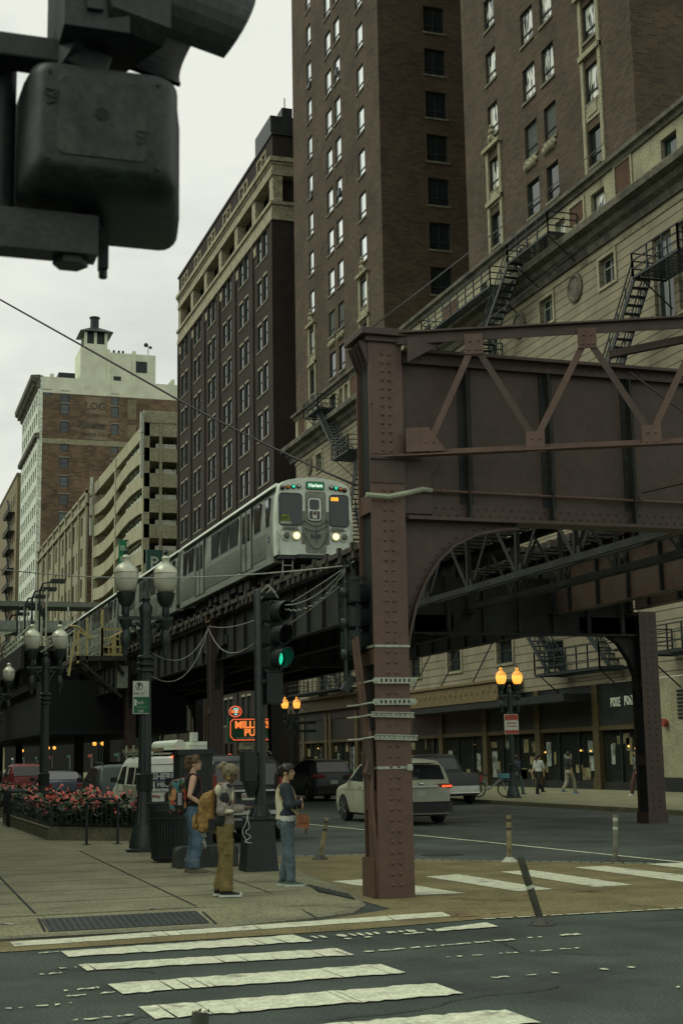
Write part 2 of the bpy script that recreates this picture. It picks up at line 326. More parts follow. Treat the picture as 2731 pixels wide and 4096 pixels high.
for i,b in enumerate(bars):
    mb=MB(); ragged(mb,b,34,.05 if i else .03); struct(mb.build('crosswalk_stripe',WHITEP))
for b in [[(6.75,21.1),(7.42,21.2),(7.8,18.4),(7.1,18.46)],[(8.29,21.15),(8.93,21.3),(9.1,18.36),(8.52,18.3)],[(9.67,21.4),(10.27,21.46),(10.37,18.4),(9.75,18.35)],[(11.08,21.6),(11.67,21.6),(11.9,18.4),(11.2,18.4)],[(12.42,21.6),(13.11,21.55),(13.3,18.4),(12.6,18.4)],[(13.9,21.6),(14.5,21.55),(14.7,18.4),(14,18.4)]]:
    mb=MB(); ragged(mb,b,16,.02); struct(mb.build('crosswalk_stripe',WHITEP))
mb=MB()                                                   # worn and broken remains of old stripes
ragged(mb,[(4.5,14.86),(4.5,14.62),(5.9,14.72),(5.92,14.92)],30,.06,.013,.42); ragged(mb,[(4.6,14.5),(4.6,14.4),(5.7,14.55),(5.7,14.66)],14,.05,.013,.45)
ragged(mb,[(5.9,14.85),(5.86,14.62),(6.62,14.72),(6.66,15.15)],8,.05)
ragged(mb,[(4.62,13.5),(4.62,13.42),(7.1,13.72),(7.1,13.84)],44,.05,.013,.4)
for y,x0,x1,h in((12.75,5.0,6.6,.75),(11.45,4.7,6.6,.6),(10.4,6.1,7.1,.4),(13.6,1.75,2.0,.2),(12.3,1.62,1.95,.3),(12.0,1.6,2.0,.2),(10.9,1.5,2.0,.3),(14.75,1.62,1.9,.1),(13.3,1.5,1.85,.6),(11.6,.9,1.6,.6)):
    ragged(mb,[(x0,y+.045),(x0,y-.03),(x1,y+.02),(x1,y+.1)],int((x1-x0)*17)+4,.045,.013,min(.8,h+.12))
struct(mb.build('worn_road_paint',WHITEP))
mb=MB(); pts=[(11.2,52),(11.84,39.4),(12.2,34.9),(12.38,32.2),(12.65,29.1),(13.15,21.6)]
for a,b in zip(pts,pts[1:]): jn(a,b,.11,.0125)
for (a,b),k in (((6.78,15.5),(16,15.36)),40),(((9.4,24.62),(12.9,21.3)),26),(((7.2,26.9),(9.3,26.45)),12):
    for i in range(k):
        f=lambda t:(a[0]+(b[0]-a[0])*t,a[1]+(b[1]-a[1])*t) if False else None
for a,b,k in (((6.75,15.47),(16,15.33),44),((9.5,24.72),(12.9,21.4),26),((7.2,26.85),(9.25,26.45),12)):
    for i in range(k):
        t0,t1=(i+.08)/k,(i+random.uniform(.75,.95))/k
        jn(tuple(a[j]+(b[j]-a[j])*t0 for j in(0,1)),tuple(a[j]+(b[j]-a[j])*t1 for j in(0,1)),.055,.0135)
struct(mb.build('lane_line',WHITEP))
# tactile panels and grates, gum, manhole
DOME=M('tactile_panel_metal',(.022,.027,.026),.6,noise=.3,scale=6)
def lay(mb,off=.125): mb.v=[(x,y,z-off+zs(x,y)+.004) for x,y,z in mb.v]
def tactile(x0,x1,y0,y1,lab):
    mb=MB(); mb.box(x0,x1,y0,y1,.10,.129)
    y=y0+.05
    while y<y1: 
        x=x0+.05
        while x<x1: mb.frus(x,y,.129,.137,.02,.02,.011,.011); x+=.075
        y+=.075
    lay(mb); tag(mb.build('tactile_panel',DOME),lab,'paving panel')
tactile(1.97,3.76,16.28,17.0,'long dark studded tactile panel along the near kerb edge')
cor=[V((x,y,zs(x,y)+.014)) for x,y in((5.74,18.5),(6.1,18.05),(6.2,18.6),(5.86,19.4))]
mb=MB(); mb.add(cor+[p-V((0,0,.1)) for p in cor],[(0,1,2,3),(0,4,5,1),(1,5,6,2),(2,6,7,3),(3,7,4,0)])
for i in range(7):
    for j in range(11):
        p=cor[0].lerp(cor[3],(j+.5)/11).lerp(cor[1].lerp(cor[2],(j+.5)/11),(i+.5)/7); mb.frus(p.x,p.y,p.z,p.z+.008,.02,.02,.011,.011)
tag(mb.build('tactile_panel',DOME),'small dark studded tactile panel beside the riveted column','paving panel')
mb=MB(); random.seed(3)
for k in range(46):
    x,y,r=random.uniform(-3,5),random.uniform(16.7,24),random.uniform(.015,.04)
    mb.add([(x+r*random.uniform(.7,1.2)*math.cos(a*PI/4)*1.4,y+r*math.sin(a*PI/4),.1255) for a in range(8)],[tuple(range(8))])
for x,y,s in((1.35,16.7,.16),(1.25,16.95,.12),(1.5,16.85,.1),(1.0,16.5,.13),(3.3,17.3,.09),(.9,17.1,.1),(1.15,16.45,.08)):
    for k in range(9): 
        a=random.uniform(0,6.3); q=random.uniform(0,s); r=random.uniform(.02,.05); mb.add([(x+q*math.cos(a)+r*random.uniform(.5,1.4)*math.cos(i*PI/4)*1.5,y+q*math.sin(a)*.6+r*random.uniform(.5,1.2)*math.sin(i*PI/4),.1253) for i in range(8)],[tuple(range(8))])
lay(mb,.1235); struct(mb.build('pavement_spots',GUM))
mb=MB(); mb.lathe([(.42,.004),(.42,.012),(.36,.014)],(10.4,25.6,0),24); struct(mb.build('manhole_cover',DOME))
# dirty puddle line in the gutter, red spray marks
mb=MB(); WET=M('wet_gutter',(.012,.014,.014),.15,spec=.5)
mb.add([(-3,15.86,.0125),(1.0,15.8,.0125),(1.7,15.93,.0125),(2.2,15.88,.0125),(3.0,15.93,.0125),(3.9,15.97,.0125),(4.6,16.16,.0125),(3.9,16.01,.0127),(2,16.09,.0127),(-3,16.1,.0125)],[tuple(range(10))]); struct(mb.build('wet_gutter',WET))
mb=MB(); RED=M('red_spray',(.14,.045,.03),.9)
random.seed(5)
for k in range(26):
    x=random.uniform(6.5,9.4); y=17.6+.25*math.sin(x*3)+random.uniform(-.2,.2)-(x<7.3)*2.0; mb.quad((x,y,.0142),(x+random.uniform(.05,.25),y+.02,.0142),(x+.2,y+.045,.0142),(x-.02,y+.03,.0142))
struct(mb.build('red_spray_marks',RED))
mb=MB(); random.seed(31)                                  # cracks wandering over the carriageway
for x,y,a,n in((8.2,14.6,.1,26),(6.9,12.2,2.9,20),(9.5,13.4,.5,18),(1.2,9.6,1.3,16),(3.2,10.2,.2,22),(2.5,13.0,1.5,9),(10.5,22.6,.4,22),(14,24,2.2,20),(9.6,29,1.4,24)):
    p=V((x,y,.0115)); w=.012
    for i in range(n):
        a+=random.uniform(-.55,.55); q=p+V((math.cos(a),math.sin(a)*.9,0))*random.uniform(.06,.16); m_=(q-p).cross(V((0,0,1))).normalized()*w*random.uniform(.4,1); mb.quad(p+m_,q+m_,q-m_,p-m_); p=q
struct(mb.build('road_cracks',JOINT))
# ================================================================ buildings
def window(par,F,u0,u1,v0,v1,d,pane,frame=FRAME,sill=SILL,name='window',rail=.5,mull=0,fw=.06,lint=None):
    mb=MB(); e=.05
    for a,b,c,g in((u0,u0+fw,v0,v1),(u1-fw,u1,v0,v1),(u0+fw,u1-fw,v0,v0+fw),(u0+fw,u1-fw,v1-fw,v1)): mb.bx(F,a,b,c,g,d-.06,d+.02)
    if rail: z=v0+(v1-v0)*rail; mb.bx(F,u0+fw,u1-fw,z-.03,z+.03,d-.05,d+.02)
    for i in range(mull): u=u0+(u1-u0)*(i+1)/(mull+1); mb.bx(F,u-.03,u+.03,v0+fw,v1-fw,d-.048,d+.018)
    w=mb.build(name,frame,par)
    p=MB(); p.quad(F(u0,v0,d),F(u1,v0,d),F(u1,v1,d),F(u0,v1,d)); p.build('pane',pane,w)
    if sill: s=MB(); s.bx(F,u0-.1,u1+.1,v0-.14,v0,-.08,d-.02); s.build('sill',sill,w)
    if lint: s=MB(); s.bx(F,u0-.08,u1+.08,v1,v1+.2,-.03,.1); s.build('lintel',lint,w)
    return w
# ---------------------------------------------------------------- the big brick hotel on its limestone base
X0=32.4
hot=thing('hotel_building','tall brick hotel with two wings on a pale limestone base with fire escapes','building',(X0,77,0))
F=FX(X0)
FL=[61.35-3.26*k for k in range(-5,10)]
# wing further up the street
opsA=[]; wA=[]
for k,t in enumerate(FL):
    kk=k-5
    for ci,(a,b) in enumerate(((103.3,104.55),(98.15,99.6),(95.97,97.35),(90.7,92.15))):
        o=(a,b,t-1.95,t)
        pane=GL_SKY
        if kk==8 and ci in(1,2): pane=BLIND
        if kk==9: pane=GL_D
        opsA.append(o); wA.append((o,pane,ci,kk))
mb=MB(); mb.wall(F,87.47,108.6,29.4,79.5,opsA,.15)
FS=FY(87.47); opsS=[(35.9,37.5,t-2.02,t-.02) for t in FL]
mb.wall(FS,X0,52,29.4,79.5,opsS,.28)
mb.quad((X0,108.6,29.4),(52,108.6,29.4),(52,108.6,79.5),(X0,108.6,79.5)); mb.quad((52,87.47,29.4),(52,108.6,29.4),(52,108.6,79.5),(52,87.47,79.5)); mb.quad((X0,87.47,79.5),(52,87.47,79.5),(52,108.6,79.5),(X0,108.6,79.5))
# nearer wing
opsB=[]; wB=[]
for k,t in enumerate(FL):
    kk=k-5
    if kk<-1: continue
    t-=.25
    for ci,(a,b) in enumerate(((68.4,69.72),(63.65,65.1),(61.45,62.8),(56.85,58.25))):
        o=(a,b,t-1.9,t); pane=GL_C
        if ci in(1,2) and kk==8: pane=BLIND
        if kk==9: pane=GL_D
        opsB.append(o); wB.append((o,pane,ci,kk))
mb.wall(F,53.75,73.0,29.3,79.5,opsB,.2)
FB=FY(53.75); opsT=[(38.2,39.8,t-2.3,t-.3) for t in FL if t<60]
mb.wall(FB,X0,60,29.3,79.5,opsT,.28)
mb.quad((X0,73,29.4),(60,73,29.4),(60,73,79.5),(X0,73,79.5)); mb.quad((X0,53.75,79.5),(60,53.75,79.5),(60,73,79.5),(X0,73,79.5)); mb.quad((60,53.75,29.4),(60,73,29.4),(60,73,79.5),(60,53.75,79.5))
mb.quad((52,73,29.4),(52,87.5,29.4),(52,87.5,79.5),(52,73,79.5))
mb.build('brick_wall',BRK_T,hot)
for o,pane,ci,kk in wA: window(hot,F,*o,.12,pane,rail=.28,fw=.04)
for o in opsS: window(hot,FS,*o,.24,GL_D,mull=1,rail=.3)
for o,pane,ci,kk in wB: window(hot,F,*o,.17,pane,rail=.32,fw=.05)
for o in opsT[-6:]: window(hot,FB,*o,.24,GL_D,mull=1,rail=.3)
# stone surrounds round the lowest end windows, carved keystones between, AC boxes
for (u0,u1) in((103.3,104.55),(90.7,92.15),(68.4,69.72),(56.85,58.25)):
    mb=MB(); lo=29.6; hi=35.6 if u0>60 else 38.75
    for a,b in((u0-.3,u0-.02),(u1+.02,u1+.3)): mb.bx(F,a,b,lo,hi,-.1,.05)
    mb.bx(F,u0-.45,u1+.45,hi,hi+.22,-.28,.05); mb.bx(F,u0-.3,u1+.3,hi-3.27,hi-3.0,-.22,.02); mb.bx(F,u0,u1,32.2,33.15,-.05,.1)
    mb.bx(F,u0+.25,u1-.25,32.4,32.95,-.1,.0)
    mb.build('window_surround',LIME,hot)
    mb=MB(); c=(u0+u1)/2
    for zz,r in((hi+.55,.24),(hi+.95,.2),(hi+1.25,.14)): mb.ball((X0-.12,c,zz),r,8,6)
    mb.ball((X0-.1,c-.3,hi+.4),.14,8,5); mb.ball((X0-.1,c+.3,hi+.4),.14,8,5)
    mb.build('carved_ornament',LIME,hot,smooth=1)
for u0,u1 in((98.15,99.6),(95.97,97.35),(63.65,65.1),(61.45,62.8)):
    mb=MB()
    for i in range(9): mb.ball((X0-.02,u0+.15+i*.14,32.75+.1*math.sin(i*2.1)),.14+.05*(i%3),8,5)
    mb.build('carved_ornament',LIME,hot,smooth=1)
mb=MB()
for y,z in((103.6,46.1),(96.6,53.4),(103.7,55.7),(96.5,43.6),(58.0,46.2)): mb.bx(F,y-.3,y+.35,z,z+.5,-.12,.02)
mb.build('air_vent',DSTORE,hot)
# limestone base
BW=[]                                                     # (u0,u1,v0,v1,kind)
for c in (57.0,63.4,70.0,77.0,83.4,90.0,96.6,102.6): 
    BW+=[(c-.72,c+.72,23.6,24.95,'p'),(c-.6,c+.6,13.8,16.2,'w'),(c-.6,c+.6,9.6,11.8,'w')]
    BW.append((c-1.0,c+1.0,6.65,8.0,'w') if c!=63.4 else (c-.2,c+1.5,6.0,7.35,'v'))
BW+=[(51.4,53.0,20.4,24.3,'d'),(50.0,51.0,20.4,24.3,'d'),(47,48.6,21,24,'d')]
mb=MB(); mb.wall(F,44,108.9,5.0,26.3,[b[:4] for b in BW],.3)
mb.quad((X0,108.9,0),(60,108.9,0),(60,108.9,29.4),(X0,108.9,29.4)); mb.quad((X0,44,0),(60,44,0),(60,44,29.4),(X0,44,29.4))
mb.build('limestone_base',STONE,hot)
for a,b,c,d,k in BW:
    if k=='v':
        m2=MB()
        for i in range(9): z=c+.1+i*.145; m2.bx(F,a,b,z,z+.05,.05,.2)
        m2.bx(F,a,b,c,d,.24,.28); m2.build('louvre',IRON,hot)
    else: window(hot,F,a,b,c,d,.26,GL_D,FRAMEW if k in'pd' else FRAME,LIME,'casement_window',rail=.5 if k!='p' else .66,mull=1,fw=.1)
mb=MB()                                                   # stone architraves
for a,b,c,d,k in BW:
    if k in 'pw': 
        for p,q,r,s in((a-.2,a-.01,c-.15,d+.2),(b+.01,b+.2,c-.15,d+.2),(a-.01,b+.01,d+.01,d+.2)): mb.bx(F,p,q,r,s,-.07,.04)
mb.build('architrave',LIME,hot)
FRW=[(56.95,58.3,26.98,28.5),(61.05,62.1,27.0,28.5),(63.0,64.0,26.95,28.4),(66.7,67.7,27,28.4),(70.6,71.6,27,28.3),(79.2,80.2,27,28.4),(83,84,27,28.4),(95.5,96.3,27.5,28.75),(96.7,97.5,27.2,28.75),(98.3,99.9,27.3,28.75),(103.2,104.3,27.1,28.6),(88.7,89.7,27,28.5),(50.5,51.8,26.98,28.5)]
mb=MB(); mb.wall(F,44,108.9,26.3,29.2,FRW,.3)
mb.quad((X0,73,29.35),(X0,87.5,29.35),(52,87.5,29.35),(52,73,29.35)); mb.quad((X0,44,29.35),(X0,53.8,29.35),(60,53.8,29.35),(60,44,29.35))
mb.build('frieze',LIME,hot)
for o in FRW: window(hot,F,*o,.26,GL_C if o[0] in(56.95,61.05) else GL_G,FRAMEW if o[1]-o[0]<1.2 else FRAME,None,'frieze_window',rail=.45,fw=.08)
mb=MB()
for a,b,c,d in ((59.0,60.4,27.6,28.6),(54.4,55.8,27.3,28.9),(65.0,66.2,27.3,28.6),(93.2,94.8,27.4,28.9),(101,102.4,27.2,28.7),(106,108,27.3,28.9),(86,87.4,27.3,28.6),(75,77,27.3,28.6)):
    mb.bx(F,a,b,c,d,-.02,.04)
mb.build('brick_panel',BRK_R,hot)
mb=MB()
for a,b,c,d in ((59.0,60.4,27.6,28.6),(54.4,55.8,27.3,28.9),(93.2,94.8,27.4,28.9),(101,102.4,27.2,28.7),(106,108,27.3,28.9)):
    for p,q,r,s in((a-.16,a,c-.16,d+.16),(b,b+.16,c-.16,d+.16),(a,b,d,d+.16),(a,b,c-.16,c)): mb.bx(F,p,q,r,s,-.07,.04)
mb.build('panel_border',LIME,hot)
def corn(prof,y0,y1,name,mat): 
    mb=MB(); mb.prism([(X0-a,z) for a,z in prof],y0,y1,'xz'); return mb.build(name,mat,hot)
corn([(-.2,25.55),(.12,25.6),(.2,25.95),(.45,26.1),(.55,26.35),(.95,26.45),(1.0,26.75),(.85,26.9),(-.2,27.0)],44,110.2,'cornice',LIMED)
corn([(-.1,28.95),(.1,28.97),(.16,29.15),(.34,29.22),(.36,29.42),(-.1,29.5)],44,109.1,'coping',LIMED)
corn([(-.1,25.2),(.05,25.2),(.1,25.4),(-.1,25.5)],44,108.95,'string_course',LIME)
mb=MB()
for c in (105.1,98.3,60.2,66.6): 
    mb.lathe([(.72,-.12),(.74,0),(.5,-.06),(.3,-.14),(.0,-.17)][1:] if False else [(.74,.05),(.74,-.1),(.6,-.16),(.5,-.08),(.25,-.15),(.02,-.16)],(X0,c,24.45),24,'x')
mb.build('medallion',LIMED,hot,smooth=1)
mb=MB()
for c in (63.4,57.0,70,96.6): mb.prism([(c+1.1*math.cos(a*PI/10),19.2+1.1*math.sin(a*PI/10)) for a in range(11)]+[(c+.85*math.cos(a*PI/10),19.2+.85*math.sin(a*PI/10)) for a in range(10,-1,-1)],X0-.1,X0+.02,'yz')
mb.build('arch_moulding',LIMED,hot)
# ground floor : bronze storefronts, sign band, piers
mb=MB(); mb.bx(F,44.06,55.0,.1,4.99,0,.6)
mb.build('limestone_pier',LIME,hot)
mb=MB(); mb.bx(F,44.03,55.0,.12,.75,-.04,0.02); mb.build('granite_plinth',DSTORE,hot)
mb=MB(); mb.bx(F,55,108.9,.15,.5,.02,.7); mb.bx(F,55,84.5,3.0,4.3,.03,.4); mb.bx(F,55,60.0,4.3,5.0,.03,.4); mb.bx(F,92,108.9,3.05,4.6,.04,.4); mb.bx(F,60,84.5,4.3,5.0,.06,.4); mb.bx(F,84.5,92,3,5.0,.1,.4)
mb.bx(F,92,108.9,4.6,5.2,-.02,.4); mb.build('sign_band',DSTORE,hot)
mb=MB()
y=55.1
while y<108.5: mb.bx(F,y,min(y+2.2,108.7),.5,3.02,.22,.26); y+=2.24
mb.build('shop_window',GL_S,hot)
WARM=M('warm_shop_display',(.18,.15,.08),.6,noise=.8,scale=2.2,emit=(1,.75,.35),es=.0)
mb=MB(); random.seed(9)
for k in range(70):
    y=random.uniform(56,108); h=random.uniform(.15,.7); z=random.choice((.55,.9,1.3,1.9,2.2)); mb.bx(F,y,y+random.uniform(.2,.9),z,z+h,.205,.215)
mb.build('shop_display',WARM,hot)
COOL=M('pale_shop_poster',(.20,.22,.20),.6,noise=.9,scale=3.5)
for y,z,w,h in((60.9,1.0,.5,.7),(61.0,1.85,.5,.55),(63.2,.7,.8,1.1),(65.4,1.2,.5,1.2),(69.8,2.1,.9,.5),(71.9,.6,.7,1.4),(78.2,.8,.6,1.3),(74.2,1.0,.5,.9),(58.9,1.3,.35,.9),(96.0,.6,.9,1.9),(103.6,.6,.7,1.5),(99.4,1.1,.5,1.0)):
    mb=MB(); mb.bx(F,y,y+w,z,z+h,.19,.204); mb.build1('shop_poster',COOL,hot)
mb=MB()
for y in(60.2,66.4,73,79.4,86,92.4,100.9,101.9,107.7,94.9): mb.bx(F,y-.28,y+.28,.5,4.98,-.06,.2); mb.bx(F,y-.36,y+.36,.15,.7,-.1,.2)
mb.bx(F,55,84,2.86,3.06,-.02,.21); mb.bx(F,92,108.9,2.9,3.08,-.02,.21)
mb.build('bronze_pilaster',BRONZE,hot)
mb=MB()
for y in (56.4,58.2,62.3,64.4,69,71,75,77.2,81,96.5,98.7,104,106): mb.bx(F,y-.04,y+.04,.5,2.9,.12,.2)
mb.build('shop_mullion',IRON,hot)
mb=MB(); mb.bx(F,91.2,110.9,5.25,6.1,-.35,.02); mb.bx(F,91.2,110.9,6.1,6.25,-.55,.02)
mb.build('ornate_band',BRONZE,hot)
mb=MB(); mb.bx(F,67.9,84,4.75,5.55,-1.5,-1.42); mb.bx(F,67.9,84,5.55,5.68,-1.6,0); mb.bx(F,67.9,84,4.6,4.75,-1.55,0)
for y in [68.3+.75*i for i in range(21)]: mb.lathe([(.16,-1.5),(.16,-1.52),(.1,-1.53)],(X0,y,5.15),10,'x')
cn=mb.build('entrance_canopy',GOLD,hot)
mb=MB(); mb.bx(F,60.5,84,4.25,4.6,-1.5,.05); mb.build('canopy_valance',DSTORE,hot)
mb=MB()
for y in(71,75.5,80): mb.bar((X0-1.5,y,5.7),(X0,y-.4,8.6),.07,.07)
mb.build('canopy_rod',IRON,hot)
PALE=M('pale_sign_lettering',(.75,.75,.68),.6)
text('sign_lettering','POKE',.58,PALE,hot,(X0-.02,58.25,4.08),(0,-1,0),(0,0,1),.05,bold=.012,sx=.62)
text('sign_lettering','POKÉ',.58,PALE,hot,(X0-.02,56.98,4.11),(0,-1,0),(0,0,1),.05,bold=.012,sx=.62)
AMB=M('warm_bulb',(1,.6,.2),.5,emit=(1,.55,.12),es=1.6)
mb=MB()
for y,z in((57.6,2.1),(57.0,2.0),(56.2,2.12),(56.7,2.6),(62.2,1.95),(61.2,1.92),(75,2.4),(66.0,1.9),(104.5,2.5)): mb.ball((X0+.17,y,z),.045,8,6)
mb.build('shop_lamp',AMB,hot)
mb=MB(); mb.lathe([(.17,-.2),(.17,-.02),(.1,0)],(X0-.02,53.95,3.05),12,'x'); mb.build('alarm_bell',M('alarm_red',(.28,.05,.035),.5),hot,smooth=1)
mb=MB()
for i in range(8): mb.bx(F,51.6,53.0,3.2+i*.16,3.28+i*.16,-.05,.05)
mb.build('wall_vent',IRON,hot)
NEON=M('neon_red',(.9,.2,.1),.5,emit=(1,.12,.05),es=.9)
# mirrored pub lettering seen as a reflection in the dark sign glass
# ---------------------------------------------------------------- dark brick office block with arcaded top
ob=thing('office_building','dark brown brick office block with pale banded loggia along its top','building',(X0,135,0))
bays=[120.84+6.66*i for i in range(6)]+[115.2]
mb=MB(); ops=[]; F=FX(X0)
fl=[42.13-4.13*k for k in range(-1,11)]
for i in range(6):
    b=120.7+6.66*i-5.2
    for z in fl:
        for a,c in((b+1.75,b+2.95),(b+3.7,b+5.0)): ops.append((a,c,z,z+2.4))
mb.wall(F,115.1,155.5,0,48.7,ops,.16)
mb.wall(FY(115.1),X0,60,0,48.7,[],.3); mb.wall(FX(X0),115.1,155.5,54.55,56.7,[],.3); mb.wall(FY(115.1),X0,60,54.55,56.7,[],.3)
mb.quad((X0,155.5,0),(60,155.5,0),(60,155.5,56.7),(X0,155.5,56.7)); mb.quad((X0,115.1,56.3),(60,115.1,56.3),(60,155.5,56.3),(X0,155.5,56.3))
mb.wall(FX(X0+.9),115.1,155.5,48.7,56,[],.1); mb.wall(FY(116),X0+.9,60,48.7,56,[],.1)
for i in range(7): mb.bx(F,115.1+6.66*i-.02,115.1+6.66*i+.55,0,48.6,-.14,.02)
mb.build('brick_wall',BRK_B,ob)
for o in ops:
    if o[2]>1.5: window(ob,F,*o,.13,GL_G,rail=.5,sill=None,lint=LINT)
mb=MB()
for i in range(6):
    b=115.5+6.66*i
    for z in fl: mb.bx(F,b+1.5,b+5.3,z-.18,z,-.06,.1)
mb.build('sill_band',SILL,ob)
mb=MB()
for a,b,p in((48.7,49.25,.18),(49.25,50.1,.1),(50.1,50.4,.28),(52.9,53.3,.12),(53.3,53.9,.06),(53.9,54.15,.16),(54.15,54.55,.34)):
    mb.bx(FX(X0),115.1-p,155.6,a,b,-p,.9); mb.bx(FY(115.1),X0-p+.001,60,a+.001,b-.001,-p+.002,.9)
for i in range(7): 
    y=115.1+6.66*i-(0 if i==0 else .5); mb.bx(F,y,y+1.2,50.4,52.9,0.02,.9)
for x in (34.6,38.6,42.6): mb.bx(FY(115.1),x,x+2,50.4,52.9,.02,.9)
mb.build('banded_cornice',TERRA,ob)
mb=MB()
for x in (35.05,39.05): 
    for p in((x,x+.08,51,52.5),(x+1.02,x+1.1,51,52.5),(x,x+1.1,52.42,52.5),(x,x+1.1,51,51.08)): mb.bx(FY(115.1),*p,-.05,.03)
for i in range(6):
    y=118.6+6.66*i
    for p,q,r,s in((y-1.6,y-1.35,54.7,56.1),(y+1.35,y+1.6,54.7,56.1),(y-1.35,y+1.35,55.9,56.1)): mb.bx(F,p,q,r,s,-.1,.02)
    mb.prism([(y+.42*math.cos(a*PI/8),55.4+.5*math.sin(a*PI/8)) for a in range(17)]+[(y+.26*math.cos(a*PI/8),55.4+.33*math.sin(a*PI/8)) for a in range(16,-1,-1)],X0-.08,X0+.02,'yz')
    mb.bx(F,y+2.3,y+3.1,47.4,48.25,-.06,.02)
mb.bx(FY(115.1),35.4,37,47.0,48.3,-.06,.02)
mb.build('stone_ornament',TERRA,ob)
for i in range(6):
    y=116.4+6.66*i
    for k in range(3): window(ob,FX(X0+.9),y+.2+k*1.65,y+1.45+k*1.65,50.5,52.8,.0,GL_G,sill=None,name='loggia_window')
mb=MB(); mb.bx(F,115,155.7,56.7,56.9,-.12,.3); mb.bx(FY(115),X0-.1,60,56.69,56.89,-.1,.3); mb.build('roof_edge',DSTORE,ob)
mb=MB(); mb.box(33.2,36.5,118.5,124,56.3,60.2); mb.box(34.6,35.6,119.5,121,60.2,61.6); mb.tube([(35,120,61.6),(35,120,62.8)],.05,6); mb.build('roof_stack',DSTORE,ob)
# ---------------------------------------------------------------- parking garage
gar=thing('parking_garage','open concrete parking garage with sloping spandrels and white planters','building',(X0,200,0))
mb=MB(); mp_=MB(); DK=MB()
tops=[44.6-3.31*k for k in range(0,13)]
G0,G1=176.8,220.0
for k,t in enumerate(tops):
    h=1.9 if k else 2.9
    zb=t-1.75
    for i in range(8):                                      # the street side follows the ramp
        a,b=G0+(G1-G0)*i/8,G0+(G1-G0)*(i+1)/8; w=lambda y:.55*math.sin((y-G0)/(G1-G0)*2*PI)*(0 if k==0 else 1)
        v=[(X0,a,t-1.75+w(a)),(X0,b,t-1.75+w(b)),(X0,b,t+w(b)),(X0,a,t+w(a))]; v+=[(x+.3,y,z) for x,y,z in v]
        mb.add(v,[(0,1,2,3),(4,7,6,5),(0,4,5,1),(3,2,6,7)])
    mb.box(X0,62,G0,G0+.3,t-1.75,t); mb.box(X0+.6,62,G0+.6,G1,t-1.6,t-1.3)
    for j in range(7): 
        if k: mp_.box(34+j*3.6,36.6+j*3.6,G0+.25,G0+.8,t,t+.62)
    for j in range(6):
        y=G0+3+j*2.0
        if k: mp_.box(X0+.2,X0+.8,y,y+1.5,t+.3,t+.95)
for y in(G0,198.6,G1-.6): mb.box(X0-.12,X0+.7,y,y+.75,0,45.2 if y<190 else 44.3)
mb.box(X0+2.0,X0+2.3,G0-.08,G0+.5,0,45.2); mb.box(X0-.1,62,G0-.1,G0+.4,44.6,46.2)
mb.box(61.6,62,G0,G1,0,44)
mb.build('concrete_frame',GCONC,gar)
mp_.build('planter_box',M('white_planter',(.45,.44,.38),.8),gar)
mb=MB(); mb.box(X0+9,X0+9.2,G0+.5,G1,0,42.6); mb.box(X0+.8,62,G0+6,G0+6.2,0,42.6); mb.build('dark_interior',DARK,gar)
mb=MB()
for y,z in((176.4,44.2),(176.4,41.5),(176.3,38.5),(219.6,44.0),(219.6,40.8),(219.8,37.6)): mb.box(X0-.6,X0-.2,y-.25,y+.25,z-1.2,z+1.6)
mb.build('antenna_panel',M('pale_antenna',(.4,.4,.35),.6),gar)
mb=MB(); random.seed(2)
for k in range(900):
    x,y=(random.uniform(34,55),G0+random.uniform(-.1,.7)) if k<260 else (X0+random.uniform(-.1,.9),random.uniform(178,190)) ; z=random.choice(tops[1:5])+random.uniform(.4,.9)+(.5 if k>=260 else 0)
    a=random.uniform(0,3); d=V((math.cos(a),math.sin(a),random.uniform(-.5,.5)))*.16; e=V((0,0,.14)); p=V((x,y,z)); mb.quad(p-d,p+e,p+d,p-e)
mb.build('hanging_plant',M('dull_leaf',(.03,.05,.02),.8),gar)
mb=MB(); mb.box(37.4,37.6,G0+2,G0+2.2,44.6,48); mb.box(37,38.4,G0+1.9,G0+2.3,48,48.2); mb.build('roof_lamp',IRON,gar)
# ---------------------------------------------------------------- old tower with painted party wall
tw=thing('old_office_tower','old office tower, brown brick party wall under cream painted top with penthouse','building',(32.2,315,0))
X1=32.2; Y1=300; F=FX(X1); FW=FY(Y1)
mb=MB(); wn=[]
for t in [80.2]+[77.5-3.95*k for k in range(18)]: wn+=[(36.85,38.75,t-2.4,t),(47.7,49.35,t-2.4,t)]
wn=[w for w in wn if w[2]>20]; wn.append((33.2,34.9,79.0,80.3))
mb.wall(FW,X1+.0,62.5,0,79.7,wn,.3); mb.build('party_wall',BRK_W,tw)
mb=MB(); mb.wall(FW,X1,62.5,79.7,83.2,[(47.7,49.35,79.71,79.72)],.1)
for x0_,x1_,z0_,z1_ in((41,47.3,83.2,90.3),(47.3,57.4,83.2,89.6),(52.3,53.0,79.7,90.2),(46.8,47.4,79.7,90.0),(34.6,35.4,83,83.9),(61,61.6,80,84.4)): mb.box(x0_,x1_,Y1-.1 if x0_ not in(41,47.3) else Y1+.2,Y1+9,z0_,z1_)
mb.box(32.3,62.5,Y1+.2,Y1+34,82.0,82.4); mb.build('painted_top',PAINTW,tw)
mb=MB(); 
for a,b in((X1,X1+.9),):
    mb.wall(FW,a,b,0,83.4,[],.1)
sw=[]
for t in [79.5-3.95*k for k in range(17)]:
    for i in range(8): sw.append((302+i*4,304.4+i*4,t-2.4,t))
mb.wall(F,Y1-.05,334,0,83.0,sw,.5); mb.quad((X1,334,0),(62,334,0),(62,334,83),(X1,334,83)); mb.box(X1-.05,X1+.9,Y1-.15,Y1+.02,0,83.4)
mb.build('terracotta_front',WTERR,tw)
